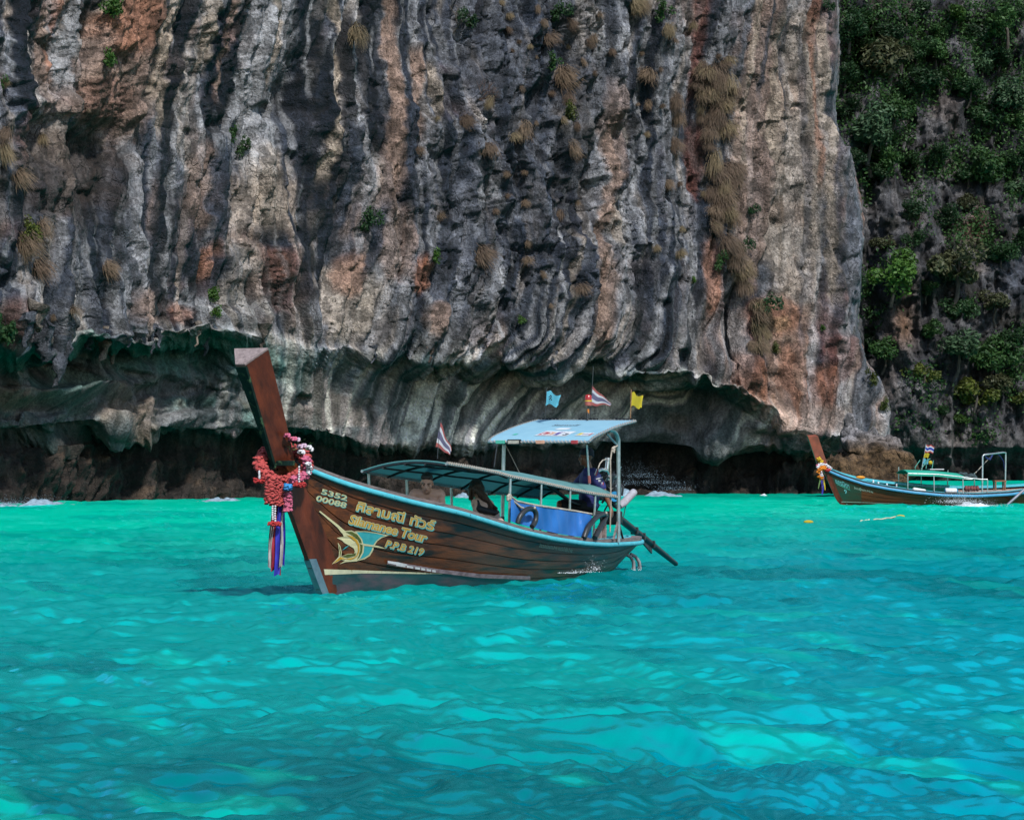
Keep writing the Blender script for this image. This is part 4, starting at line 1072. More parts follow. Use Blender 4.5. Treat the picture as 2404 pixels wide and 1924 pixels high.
# raised canopy over the helm
c00, c10, c11, c01 = Vector((5.50, .76, 1.925)), Vector((5.60, -.76, 1.92)), Vector((7.12, -.76, 2.20)), Vector((7.02, .76, 2.215))
def hp(a, s, lift=0):       # a: 0 front .. 1 rear, s: 0 far .. 1 near
    p = (c00.lerp(c10, s)).lerp(c01.lerp(c11, s), a)
    p.z += .03 * math.sin(math.pi * a) - .02 * max(0, (.14 - a) / .14) ** 2 + lift
    p.x += .02 * max(0, (.14 - a) / .14) ** 2
    return p
MB().slab([[hp(a, s) for s in np.linspace(0, 1, 9)] for a in np.linspace(0, 1, 14)], (0, 0, .012)).build('helm_canopy', CANVAS, boat, smooth=True)
fr = MB()
for pts in ([hp(0, s, -.02) for s in np.linspace(0, 1, 9)], [hp(1, s, -.01) for s in np.linspace(0, 1, 9)], [hp(a, 0, -.015) for a in np.linspace(0, 1, 12)], [hp(a, 1, -.015) for a in np.linspace(0, 1, 12)]):
    fr.tube(pts, .018, 7)
fr.build('helm_canopy_frame', STEEL, boat, smooth=True)
lc = MB()
for a in np.linspace(.02, .98, 22):
    for s in (0, 1):
        p = hp(a, s, -.012); lc.tube([p + Vector((-.02, 0, -.02)), p + Vector((0, (-1 if s else 1) * .024, 0)), p + Vector((.02, 0, .026))], .006, 4)
for s in np.linspace(.03, .97, 26):
    p = hp(0, s, -.02); lc.tube([p + Vector((-.018, -.02, -.01)), p + Vector((-.022, 0, .0)), p + Vector((.01, .02, .03))], .006, 4)
    p = hp(1, s, -.01); lc.tube([p + Vector((-.018, -.02, .018)), p + Vector((.0, 0, .024)), p + Vector((.02, .02, .0))], .006, 4)
lc.build('helm_canopy_lacing', ROPE, boat)
def hpoly(name, pts, mat, lift):
    vv = pts; ff = tess(pts)
    return MB().add([hp(p[1], p[0], lift) for p in vv], ff).build(name, mat, boat)
STK = {'w': WHITEP, 'r': pm('sticker_red', (.42, .05, .06), (.34, .04, .05), 20, .5), 'p': pm('sticker_purple', (.12, .09, .30), (.10, .07, .24), 20, .5), 'y': pm('sticker_yellow', (.66, .52, .05), (.58, .44, .04), 20, .5),
       'o': pm('sticker_peach', (.62, .36, .24), (.5, .28, .2), 20, .5), 'd': pm('sticker_grey', (.10, .11, .14), (.06, .07, .09), 60, .5), 'g': pm('sticker_green', (.08, .45, .33), (.06, .4, .3), 20, .5)}
hpoly('sticker', [(.40, .13), (.72, .11), (.74, .30), (.43, .32)], STK['w'], .004)
hpoly('sticker', [(.42, .15), (.50, .15), (.52, .27), (.44, .29)], STK['r'], .006); hpoly('sticker', [(.50, .16), (.56, .15), (.57, .26), (.52, .27)], STK['o'], .006)
hpoly('sticker', [(.57, .15), (.62, .14), (.64, .28), (.58, .28)], STK['p'], .006); hpoly('sticker', [(.67, .14), (.71, .14), (.72, .20), (.68, .21)], STK['d'], .006)
hpoly('sticker', [(.47, .40), (.52, .37), (.60, .38), (.63, .43), (.58, .46), (.50, .45)], STK['w'], .004)
hpoly('sticker', [(.80, .13), (.95, .12), (.955, .24), (.82, .25)], STK['w'], .004); hpoly('sticker', [(.81, .15), (.85, .15), (.855, .22), (.82, .23)], STK['y'], .006); hpoly('sticker', [(.93, .14), (.948, .14), (.948, .22), (.932, .22)], STK['r'], .006)
def htext(s, s0, s1, a0, h, mat):
    vv, ff = text_mesh(s); x0, x1 = vv[:, 0].min(), vv[:, 0].max()
    MB().add([hp(a0 + h * p[1] / .7, s0 + (s1 - s0) * (p[0] - x0) / (x1 - x0), .0075) for p in vv], ff).build('sticker_lettering', mat, boat)
htext('DTK', .45, .70, .16, .11, WHITEP); htext('carabao', .86, .925, .155, .06, STK['p'])
htext('Seawolf', .36, .62, .56, .09, STK['d'])
hpoly('sticker', [(.16, .16), (.20, .15), (.21, .20), (.17, .21)], STK['g'], .004)
# lamps along the front edge of the helm canopy
def lampbox(s, w, mat, name='marker_lamp', h=.05):
    p = hp(0, s, -.02); return MB().box(p + Vector((-.03, 0, .0)), (.05, w, h)).build(name, mat, boat, bevel=.006)
lampbox(.13, .13, STK['g']); lampbox(.53, .12, STK['o']); lampbox(.87, .09, STK['r'])
lb = lampbox(.27, .20, BLACKM, 'light_bar', .075)
p = hp(0, .27, -.02); MB().box(p + Vector((-.058, 0, .0)), (.006, .17, .045)).build('lens', pm('lamp_glass', (.5, .5, .42), (.3, .3, .26), 40, .25), lb)
for s0, s1 in ((.02, .22), (.42, .62), (.80, .98)):
    MB().tube([hp(1, s, .016) for s in np.linspace(s0, s1, 4)], .014, 6).build('rear_light_strip', BLACKM, boat)
# posts of the helm canopy
zg, vg, _, _ = H1.at(5.85)
pf = MB().tube([H1.L(1183, 1044, -.62), H1.L(1178, 1290, -.62)], .026, 9).build('post', STEEL, boat, smooth=True)
pfoot = H1.L(1178, 1217, -.62); MB().tube([pfoot + Vector((0, 0, .03)), pfoot - Vector((0, 0, .03))], .04, 8).build('post_collar', STEELD, pf)
pr = [H1.L(1430, 1010, .6), H1.L(1440, 1011, .6), H1.L(1447, 1018, .6), H1.L(1452, 1032, .6), H1.L(1452, 1060, .6), H1.L(1452, 1272, .58)]
MB().tube(pr, .028, 10).build('post', STEEL, boat, smooth=True)
MB().tube([H1.L(1424, 1018, .6), H1.L(1449, 1045, .6)], .016, 7).build('brace', STEEL, boat, smooth=True)
for xx, vv_ in ((1440, .62), (1463, .45)):
    MB().bar(H1.L(1451, 1222, .58), H1.L(xx, 1266, vv_), .03, .014).build('post_bracket', GREYW if xx < 1450 else STEELD, boat)
MB().tube([H1.L(1378, 1044, .66), H1.L(1384, 1138, .66)], .013, 7).build('stay_rod', STEEL, boat, smooth=True)
MB().tube([H1.L(1383, 1116, .66), H1.L(1384, 1134, .66)], .022, 7).build('stay_grip', pm('red_tape', (.32, .10, .09), (.22, .07, .06), 30, .7), boat, smooth=True)
MB().tube([H1.L(1167, 1043, -.6), H1.L(1160, 1096, -.6)], .009, 6).build('stay_rod', STEELD, boat, smooth=True)
def rope(H, pts, r, name='rope', mat=None, par=None, sag=0.0):
    P = []
    for i in range(len(pts) - 1):
        a, c = Vector(pts[i]), Vector(pts[i + 1])
        for k in range(8):
            t = k / 8; q = a.lerp(c, t); q.z -= sag * 4 * t * (1 - t); P.append(q)
    P.append(Vector(pts[-1]))
    return MB().tube(P, r, 6).build(name, mat or ROPE, par or boat, smooth=True)
rope(H1, [H1.L(1188, 1046, -.55), H1.L(1200, 1070, -.5), H1.L(1225, 1120, -.4), H1.L(1262, 1147, -.3)], .006)
rope(H1, [H1.L(1450, 1046, .62), H1.L(1437, 1052, .62), H1.L(1433, 1080, .62), H1.L(1434, 1180, .6), H1.L(1432, 1248, .56)], .011)
kn = MB()
for i in range(7): kn.ball(H1.L(1440 + 2 * math.cos(i * 1.9), 1050 + i * 1.8, .63), .022, 7, 5)
kn.build('rope_knot', ROPE, boat, smooth=True)
# exhaust and cooling outlets at the stern quarter, bilge water pipes
for dx in (0, 12):
    MB().tube([H1.L(1468 + dx, 1300, .15), H1.L(1480 + dx, 1306, .2), H1.L(1487 + dx * 1.1, 1318, .22), H1.L(1488 + dx * 1.2, 1334, .22)], .026, 8).build('outlet_hose', pm('grey_hose', (.30, .31, .32), (.2, .21, .22), 20, .5), boat, smooth=True)
mo = MB().tube([H1.L(1487, 1285, .2), H1.L(1500, 1277, .2)], .008, 5).build('cleat', WHITEP, boat)

# ------------------------------------------------------------------ things on the near boat
TOW = H1.toW
# blue tarpaulin laced between the near posts
tp = empty('tarpaulin', TOW(Vector((4.9, -.66, .5)))); o0 = tp.location.copy()
top = [(1199, 1165), (1213, 1176), (1260, 1186), (1310, 1193), (1350, 1199), (1389, 1206)]
bot = [(1197, 1222), (1213, 1228), (1260, 1240), (1310, 1252), (1350, 1258), (1389, 1262)]
rows = []
for i in range(41):
    x = 1199 + (1389 - 1199) * i / 40; r = []
    yt = float(np.interp(x, [p[0] for p in top], [p[1] for p in top])) ; yb = float(np.interp(x, [p[0] for p in bot], [p[1] for p in bot]))
    for j in range(9):
        t = j / 8
        vv = .735 + .018 * math.sin(x * .11 + t * 2.2) + .012 * math.sin(x * .31 - t * 3) - .05 * (i / 40) + .03 * (1 - t) * math.sin(x * .05)
        p = H1.W(x, yt + (yb - yt) * t, vv); r.append(p - o0)
    rows.append(r)
MB().slab(rows, (.0, .006, 0)).build('sheet', TARP, tp, smooth=True)
MB().tube([r[0] for r in rows], .014, 6).build('hem_rope', ROPE, tp, smooth=True)
tag(tp, 'blue tarpaulin laced along the side of the near boat below the canopy', 'tarpaulin')
lp = rope(H1, [H1.W(1195, 1168, .72) , H1.W(1201, 1172, .72), H1.W(1222, 1190, .74), H1.W(1238, 1196, .76)], .013, 'rope', ROPE, tp)
lp.parent = None; kb = MB()
for i in range(9): kb.ball(H1.W(1195 + 3 * math.sin(i * 2.1), 1162 + i * 1.3, .73), .022, 7, 5)
for i in range(6): kb.ball(H1.W(1236 + 3 * math.sin(i * 2.1), 1192 + i * 1.2, .78), .02, 7, 5)
me2 = kb; k_o = kb.build('knot', ROPE, lp, smooth=True); k_o['kind'] = 'stuff'
tag(lp, 'cream rope tied from the tarpaulin post to the smaller black fender hoop', 'rope', 'ropes on the near boat')

def hoop(pts, r, label):
    P = [H1.W(*p) for p in pts]; root = empty('fender_hoop', P[0]); Q = []
    for i in range(len(P) - 1):
        for k in range(5):
            t = k / 5; p0 = P[max(i - 1, 0)]; p1 = P[i]; p2 = P[i + 1]; p3 = P[min(i + 2, len(P) - 1)]
            Q.append(.5 * ((2 * p1) + (p2 - p0) * t + (2 * p0 - 5 * p1 + 4 * p2 - p3) * t * t + (-p0 + 3 * p1 - 3 * p2 + p3) * t ** 3) - P[0])
    Q.append(P[-1] - P[0])
    MB().tube(Q, r, 10).build('hose', RUBBER, root, smooth=True)
    k = MB(); top = min(range(len(pts)), key=lambda i: pts[i][1]); c = P[top] - P[0]
    for i in range(8): k.ball(c + Vector((.03 * math.sin(i * 2), .02 * math.cos(i * 3), .02 * math.cos(i))), .018, 6, 5)
    k.build('lashing', ROPE, root, smooth=True)
    tag(root, label, 'fender', 'black rubber hose fenders')
hoop([(1215, 1228, .76), (1222, 1210, .78), (1236, 1196, .80), (1250, 1194, .81), (1258, 1204, .82), (1257, 1222, .82), (1249, 1236, .82)], .036, 'smaller black rubber hose loop in front of the blue tarpaulin')
hoop([(1371, 1262, .74), (1380, 1238, .74), (1400, 1214, .72), (1418, 1206, .70), (1422, 1212, .68), (1412, 1232, .70), (1396, 1262, .72)], .040, 'larger black rubber hose loop at the end of the blue tarpaulin')

# engine with its long tail
eng = empty('longtail_engine', TOW(Vector((7.35, .1, .55)))); eo_ = eng.location.copy()
def ew(x, y, v): return H1.W(x, y, v) - eo_
ROTB = Matrix.Rotation(TH1, 3, 'Z')
c = ew(1423, 1150, -.1)
MB().box(c, (.42, .30, .30), ROTB).build('block', STEELD, eng, bevel=.03)
MB().box(c + Vector((0, 0, .19)), (.40, .2, .10), ROTB).build('rocker_cover', BLACKM, eng, bevel=.03)
for i in range(5):
    MB().tube([c + ROTB @ Vector((-.16 + .08 * i, -.14, .10)), c + ROTB @ Vector((-.16 + .08 * i, -.20, .05)), c + ROTB @ Vector((-.16 + .08 * i, -.18, -.08))], .016, 7).build('manifold_pipe', STEELD, eng, smooth=True)
MB().tube([ew(1440, 1166, .02), ew(1440, 1166, .16)], .10, 16).build('pulley', BLACKM, eng, smooth=True)
MB().tube([ew(1443, 1165, .22), ew(1443.5, 1165, .27)], .075, 18).build('blue_filter_cap', pm('blue_enamel', (.02, .26, .52), (.02, .2, .42), 8, .4), eng, smooth=True)
MB().tube([ew(1424, 1104, -.05), ew(1427, 1078, -.05)], .030, 12).build('intake_stack', pm('chrome', (.6, .62, .6), (.45, .46, .42), 20, .25, metal=.9), eng, smooth=True)
MB().tube([ew(1426.6, 1081, -.05), ew(1427.2, 1075, -.05)], .042, 12).build('intake_cap', STEEL, eng, smooth=True)
MB().tube([ew(1404, 1100, -.05), ew(1408, 1088, -.05), ew(1415, 1080, -.05), ew(1423, 1078, -.05)], .009, 6).build('fuel_line', ROPE, eng, smooth=True)
MB().tube([ew(1402, 1106, 0), ew(1412, 1102, 0), ew(1424, 1104, 0), ew(1429, 1116, 0), ew(1428, 1130, 0)], .028, 9).build('chrome_elbow', MATS['chrome'], eng, smooth=True)
MB().tube([ew(1438, 1176, .1), ew(1442, 1186, .12), ew(1450, 1190, .14), ew(1457, 1188, .14)], .034, 10).build('exhaust_elbow', STEELD, eng, smooth=True)
MB().tube([ew(1455, 1189, .14), ew(1463, 1181, .14), ew(1488, 1155, .14), ew(1491, 1152, .14)], [.034, .058, .056, .02], 14).build('muffler', pm('ashy_muffler', (.42, .41, .44), (.28, .27, .30), 12, .7), eng, smooth=True)
MB().tube([ew(1470, 1181, .14), ew(1464, 1212, .14)], .007, 5).build('muffler_stay', STEELD, eng)
MB().box(ew(1440, 1215, .0), (.20, .22, .20), ROTB).build('gearbox', BLACKM, eng, bevel=.03)
rr = random.Random(4)
for i in range(26):                                       # belts, hoses, brackets and wires round the engine
    x, y = rr.uniform(1404, 1446), rr.uniform(1110, 1190); a = ew(x, y, rr.uniform(-.05, .2)); b_ = a + Vector((rr.uniform(-.14, .14), rr.uniform(-.1, .1), rr.uniform(-.16, .16))); mid_ = a.lerp(b_, .5) + Vector((0, 0, rr.uniform(-.08, .08)))
    MB().tube([a, mid_, b_], rr.choice([.008, .012, .018]), 6).build('hose', rr.choice([BLACKM, STEELD, RUBBER, STEEL]), eng, smooth=True)
sh = [ew(1446, 1210, -.05), ew(1587, 1323, -.12)]
MB().tube([sh[0], sh[0].lerp(sh[1], .55), sh[1]], [.055, .05, .036], 12).build('tail_shaft', BLACKM, eng, smooth=True)
for t in (.3, .42, .58):
    q = sh[0].lerp(sh[1], t); MB().box(q, (.04, .12, .11), ROTB).build('clamp', STEELD, eng, bevel=.01)
a0, a1 = sh[0].lerp(sh[1], .34), sh[0].lerp(sh[1], .58)
dn = Vector((0, 0, -.13)); s_ = Vector((.012, .0, 0))
MB().hexa([a0 + s_, a1 + s_, a1 + dn * 1.1 + s_ , a0 + dn * .5 + s_, a0 - s_, a1 - s_, a1 + dn * 1.1 - s_, a0 + dn * .5 - s_]).build('fin', STEELD, eng, bevel=.004)
MB().tube([ew(1413, 1205, .05), ew(1340, 1178, .0), ew(1288, 1140, -.05)], [.03, .028, .026], 9).build('tiller', BLACKM, eng, smooth=True)
tag(eng, 'black engine with grey muffler and long tail shaft at the near boat stern', 'engine')

# beacon and flags on the helm canopy
bp_ = H1.W(1378, 988, 0.05); bc = empty('warning_beacon', bp_)
o_ = lambda x, y: H1.W(x, y, .05) - bp_
MB().tube([o_(1379, 988), o_(1381, 950)], .014, 7).build('stalk', STEELD, bc, smooth=True)
MB().tube([o_(1380.5, 970), o_(1380.6, 960)], .019, 8).build('orange_tape', pm('orange_tape', (.55, .20, .03), (.45, .15, .02), 20, .6), bc, smooth=True)
MB().tube([o_(1381, 952), o_(1381, 945), o_(1381, 942)], [.052, .055, .05], 16).build('base', pm('beacon_base', (.36, .10, .08), (.28, .08, .06), 20, .5), bc, smooth=True)
MB().tube([o_(1381, 942), o_(1381, 939.5)], .056, 16).build('ring', STK['y'], bc, smooth=True)
MB().tube([o_(1381, 939.5), o_(1381, 929), o_(1381, 926)], [.052, .05, .03], 16).build('lens', pm('red_lens', (.40, .03, .025), (.3, .02, .02), 10, .2), bc, smooth=True)
tag(bc, 'red warning beacon on a stalk above the helm canopy', 'beacon')
def wv(x, y, v): return H1.W(x, y, v)
def cl(x0, y0, x1, y1, xb, yb, v, bands, **k):
    p0 = wv(x0, y0, v); return flag_cloth(p0, wv(x1, y1, v) - p0, wv(xb, yb, v) - p0, bands, depth=Vector((.3, .9, 0)), **k)
em_ = MB()
for i in range(7): em_.ball(wv(1292 + 2.5 * math.sin(i * 2.3), 928 + i * 1.7, -.36), .010, 6, 4, (1, .3, 1))
make_flag([wv(1280, 985, -.4), wv(1281, 960, -.4), wv(1283, 910, -.4)], cl(1282.5, 915, 1315, 926, 1280, 949, -.4, [(1, 'blue')], amp=.05, taper=.25, seed=1), 'light blue flag with dark emblem above the helm canopy of the near boat', prints=em_)
tb = [(.17, 'faint'), (.17, 'white'), (.32, 'fade'), (.17, 'white'), (.17, 'faint')]
make_flag([wv(1386, 984, .0), wv(1388, 940, 0), wv(1391, 900, 0)], cl(1390, 906, 1433, 944, 1387, 952, 0, tb, amp=.03, taper=.85, seed=2, to=0), 'striped red white and faded blue flag beside the red beacon')
make_flag([wv(1480, 985, .5), wv(1481, 950, .5), wv(1482, 914, .5)], cl(1483, 920, 1510, 930, 1482, 953, .5, [(1, 'yellow')], amp=.05, taper=.15, seed=3), 'ragged plain yellow flag at the rear corner of the helm canopy', pole_mat=pm('bamboo', (.36, .20, .09), (.26, .14, .06), 12, .7))
make_flag([wv(1027, 1076, .0), wv(1029, 1040, 0), wv(1034, 985, 0)], cl(1033.5, 989, 1060, 1054, 1023, 1048, 0, tb, amp=.03, taper=.8, sag=.02, seed=4, to=0), 'drooping striped red white and faded blue flag on the passenger canopy')
MB_ant = MB().tube([wv(1391, 900, 0), wv(1393, 860, 0)], .004, 5)
an = MB_ant.build('antenna', STEELD, None); tag(an, 'thin whip antenna rising above the striped flag beside the beacon', 'antenna')

# garlands tied round the prow
CORAL = pm('coral_garland', (.50, .075, .065), (.36, .045, .045), 30, .85, .5, bscale=90)
REDG = pm('red_garland', (.46, .03, .03), (.34, .02, .02), 30, .85, .5, bscale=90)
PINK = pm('pink_garland', (.58, .14, .22), (.46, .08, .16), 30, .85, .4, bscale=90)
BLUEG = pm('blue_pompon', (.05, .30, .62), (.03, .2, .5), 30, .85, .4, bscale=90)
WHITEG = pm('white_garland', (.72, .70, .72), (.6, .58, .6), 30, .8, .3, bscale=90)
def puffs(path, r, n, pr, seed=0):
    """ruffled strand: many small folded petals round a path"""
    rr = random.Random(seed); mb = MB(); seg = []
    for i in range(len(path) - 1): seg.append((path[i + 1] - path[i]).length)
    tot = sum(seg)
    for k in range(n):
        d = tot * (k + rr.random()) / n; i = 0
        while i < len(seg) - 1 and d > seg[i]: d -= seg[i]; i += 1
        p = path[i].lerp(path[i + 1], min(1, d / max(seg[i], 1e-6)))
        dr = (path[i + 1] - path[i]).normalized(); s, t = perp(dr); a = rr.uniform(0, 6.283)
        rad = r * rr.uniform(.72, 1.05); c = p + (s * math.cos(a) + t * math.sin(a)) * rad
        mb.ball(c, pr * rr.uniform(.8, 1.25), 6, 4, (rr.uniform(.7, 1.2), rr.uniform(.7, 1.2), rr.uniform(.45, .9)))
    mb.tube(path, r * .92, 8)
    return mb
ga = empty('flower_garland', H1.W(665, 1110, 0)); g0 = ga.location.copy()
gw = lambda x, y, v: H1.W(x, y, v) - g0
ring_p = [(688, 1058, .02), (705, 1058, .12), (716, 1070, .18), (722, 1090, .20), (712, 1108, .20), (694, 1120, .17), (672, 1130, .12), (655, 1133, .06), (638, 1124, .0), (620, 1112, -.06), (609, 1095, -.12), (611, 1078, -.16), (622, 1064, -.2), (640, 1056, -.3), (665, 1052, -.3), (688, 1056, -.1)]
puffs([gw(*p) for p in ring_p], .070, 620, .024, 1).build('neck_ring', CORAL, ga, smooth=True)
for k, (x0, x1, yb) in enumerate(((634, 633, 1182), (646, 644, 1186), (657, 657, 1183))):
    puffs([gw(x0 + 2, 1118, .10), gw(x0, 1150, .10), gw(x1, yb, .10)], .052, 150, .024, 5 + k).build('hanging_strand', CORAL, ga, smooth=True)
puffs([gw(716, 1074, .30), gw(724, 1092, .30), (gw(720, 1112, .28)), gw(700, 1124, .26), gw(682, 1128, .22)], .045, 120, .022, 9).build('pink_strand', PINK, ga, smooth=True)
puffs([gw(676, 1156, .2), gw(676, 1178, .2), gw(675, 1200, .2)], .04, 90, .022, 10).build('pink_strand', PINK, ga, smooth=True)
puffs([gw(722, 1086, .36), gw(727, 1100, .34), gw(724, 1114, .33)], .022, 40, .018, 11).build('white_strand', WHITEG, ga, smooth=True)
puffs([gw(676, 1136, .24), gw(676, 1150, .24)], .04, 60, .02, 12).build('blue_pompon', BLUEG, ga, smooth=True)
for (x, y0, y1, v) in ((702, 1096, 1130, .32), (609, 1106, 1122, -.05), (646, 1188, 1222, .14), (640, 1188, 1218, .14)):
    mb = MB()
    for i in range(7): mb.ball(gw(x + random.uniform(-.6, .6), y0 + (y1 - y0) * i / 6, v), .013, 6, 5)
    mb.build('bead_string', WHITEG, ga, smooth=True)
for (xa, xb, y, v) in ((692, 716, 1137, .34), (598, 621, 1128, -.05), (632, 658, 1229, .15)):
    puffs([gw(xa, y - 1, v), gw((xa + xb) / 2, y + 2, v), gw(xb, y, v)], .024, 46, .017, int(xa)).build('tassel', REDG, ga, smooth=True)
RIB = {'w': pm('white_ribbon', (.56, .54, .50), (.42, .40, .38), 10, .8, trans=.15), 'r': pm('red_ribbon', (.42, .02, .05), (.32, .015, .035), 10, .7, trans=.15), 'b': pm('blue_ribbon', (.03, .03, .42), (.02, .02, .3), 10, .7, trans=.15)}
for (xt, xb, w, yb, v, key, ph) in ((643, 633, 6, 1330, .06, 'w', 0), (648, 639, 7, 1338, .07, 'r', 1), (658, 649, 11, 1350, .09, 'b', 2), (664, 659, 6, 1332, .10, 'w', 3), (667, 666, 5, 1328, .08, 'b', 4), (662, 655, 8, 1347, .04, 'r', 5), (652, 644, 6, 1335, .05, 'w', 6), (640, 630, 4, 1328, .04, 'w', 7)):
    rows = []
    for i in range(15):
        t = i / 14; x = xt + (xb - xt) * t + 1.2 * math.sin(t * 7 + ph); y = 1180 + (yb - 1180) * t
        rows.append([gw(x + w * (j / 3 - .5) * (1 + .25 * t), y + (3 * math.sin(j + ph) if i == 14 else 0), v + .012 * math.sin(j * 2.1 + t * 5 + ph)) for j in range(4)])
    MB().slab(rows, (0, .003, 0)).build('ribbon', RIB[key], ga, smooth=True)
tag(ga, 'coral flower garland with red, white and blue ribbons tied round the near prow', 'garland')
fb = empty('flower_spray', H1.W(705, 1050, .12)); f0 = fb.location.copy(); rr = random.Random(3)
LEAFG = pm('spray_leaf', (.10, .17, .04), (.05, .10, .02), 12, .6)
for (x, y, mt) in ((674, 1022, 'p'), (684, 1030, 'p'), (690, 1030, 'p'), (697, 1032, 'l'), (704, 1048, 'l'), (712, 1046, 'l'), (706, 1060, 'w'), (724, 1050, 'w'), (728, 1055, 'w'), (709, 1062, 'w')):
    mb = MB(); c = H1.W(x, y, .18) - f0
    for i in range(9):
        a = i * 2.4; mb.ball(c + Vector((.022 * math.cos(a), .022 * math.sin(a), .012 * math.sin(i))), .022, 6, 4, (1, 1, .8))
    mb.build('blossom', {'p': PINK, 'l': pm('lilac_petal', (.62, .45, .55), (.5, .34, .44), 20, .8), 'w': WHITEG}[mt], fb, smooth=True)
for i in range(22):
    c = H1.W(rr.uniform(678, 728), rr.uniform(1030, 1062), .16) - f0; d = Vector((rr.uniform(-.07, .07), rr.uniform(-.05, .05), rr.uniform(-.01, .07))); s = perp(d)[0] * .024
    MB().add([c, c + d * .5 + s, c + d, c + d * .5 - s], [(0, 1, 2, 3)]).build('leaf', LEAFG, fb)
tag(fb, 'spray of pink and white artificial flowers behind the near prow', 'flowers')

# ------------------------------------------------------------------ people
SKIN = pm('fair_skin', (.72, .44, .33), (.64, .37, .27), 6, .5, .05, spec=.35)
SKINW = pm('pale_skin', (.80, .60, .50), (.74, .53, .43), 6, .5, .05, spec=.35)
SKIND = pm('tanned_skin', (.24, .11, .062), (.19, .085, .048), 6, .45, .05, spec=.4)
HAIRD = pm('dark_hair', (.018, .012, .009), (.045, .026, .017), 40, .45, .5, stretch=(6, 6, .7), bscale=60)
HAIRL = pm('long_brown_hair', (.022, .012, .008), (.11, .055, .03), 30, .42, .6, stretch=(7, 7, .6), bscale=60)
NAVY = pm('navy_shirt', (.022, .028, .16), (.013, .016, .09), 5, .7, .3, bscale=16)
DARKC = pm('dark_cloth', (.014, .015, .02), (.007, .008, .01), 8, .8, .3, bscale=18)
BIK = pm('black_swimwear', (.02, .02, .025), (.012, .012, .016), 20, .6, .2)
def fuse(name, blobs, voxel, mat, parent=None, smooth_it=6):
    """one continuous skin grown over capsules and ellipsoids"""
    mb = MB()
    for b_ in blobs:
        if b_[0] == 'c':
            p0, p1, r0, r1 = Vector(b_[1]), Vector(b_[2]), b_[3], b_[4]
            pts = []; rs = []
            d = (p1 - p0); L = d.length; d = d.normalized() if L > 1e-6 else Vector((0, 0, 1))
            for a in (1.0, .8, .45): pts.append(p0 - d * r0 * a); rs.append(r0 * math.sqrt(max(.0004, 1 - a * a)))
            for t in (0, .33, .66, 1): pts.append(p0.lerp(p1, t)); rs.append(r0 + (r1 - r0) * t)
            for a in (.45, .8, 1.0): pts.append(p1 + d * r1 * a); rs.append(r1 * math.sqrt(max(.0004, 1 - a * a)))
            mb.tube(pts, rs, 14)
        else:
            c, r = Vector(b_[1]), b_[2]; rot = b_[3] if len(b_) > 3 else None
            m2 = MB(); m2.ball((0, 0, 0), 1.0, 16, 10, r)
            mb.add([c + (rot @ Vector(p) if rot else Vector(p)) for p in m2.v], m2.f)
    me = bpy.data.meshes.new(name); me.from_pydata(mb.v, [], mb.f)
    o = bpy.data.objects.new(name, me); COL.objects.link(o)
    rm = o.modifiers.new('r', 'REMESH'); rm.mode = 'VOXEL'; rm.voxel_size = voxel
    sm = o.modifiers.new('s', 'SMOOTH'); sm.iterations = smooth_it; sm.factor = .5
    dg = bpy.context.evaluated_depsgraph_get()
    m2 = bpy.data.meshes.new_from_object(o.evaluated_get(dg))
    bpy.data.objects.remove(o); bpy.data.meshes.remove(me)
    m2.name = name; m2.materials.clear(); m2.materials.append(mat)
    m2.polygons.foreach_set('use_smooth', [True] * len(m2.polygons))
    ob = bpy.data.objects.new(name, m2); COL.objects.link(ob)
    if parent is not None: ob.parent = parent
    return ob
def head_blobs(c, R, f=1.0, jaw=1.0):
    """skull, jaw, brow, nose, lips, chin, ears; R turns the face (face looks along -y)"""
    q = lambda x, y, z: Vector(c) + R @ Vector((x * f, y * f, z * f))
    return [('e', q(0, .012, .035), (.076 * f, .096 * f, .094 * f), R), ('e', q(0, -.018, -.035), (.060 * f, .074 * f, .078 * f), R), ('e', q(0, -.035, -.082), (.042 * f * jaw, .046 * f, .034 * f), R),
            ('c', q(-.034, -.076, .022), q(.034, -.076, .022), .014 * f, .014 * f), ('c', q(0, -.084, .012), q(0, -.104, -.026), .008 * f, .014 * f),
            ('c', q(-.018, -.088, -.058), q(.018, -.088, -.058), .010 * f, .010 * f), ('e', q(0, -.078, -.098), (.018 * f, .014 * f, .014 * f), R),
            ('e', q(-.048, -.058, -.018), (.022 * f, .02 * f, .022 * f), R), ('e', q(.048, -.058, -.018), (.022 * f, .02 * f, .022 * f), R),
            ('e', q(-.079, .008, -.012), (.009 * f, .018 * f, .032 * f), R), ('e', q(.079, .008, -.012), (.009 * f, .018 * f, .032 * f), R)]
def face_parts(c, R, root, f=1.0, hairm=HAIRD):
    q = lambda x, y, z: Vector(c) + R @ Vector((x * f, y * f, z * f))
    for s in (-1, 1):
        MB().ball(q(s * .032, -.078, .004), .011 * f, 8, 6, (1.2, .7, .7)).build('eye', BLACKM, root, smooth=True)
        MB().tube([q(s * .014, -.090, .030), q(s * .034, -.092, .036), q(s * .054, -.080, .030)], .0055 * f, 5).build('eyebrow', hairm, root, smooth=True)
    MB().tube([q(-.022, -.097, -.060), q(0, -.1, -.058), q(.022, -.097, -.060)], .004 * f, 5).build('mouth', pm('lips', (.26, .09, .08), (.2, .07, .06), 20, .5), root, smooth=True)
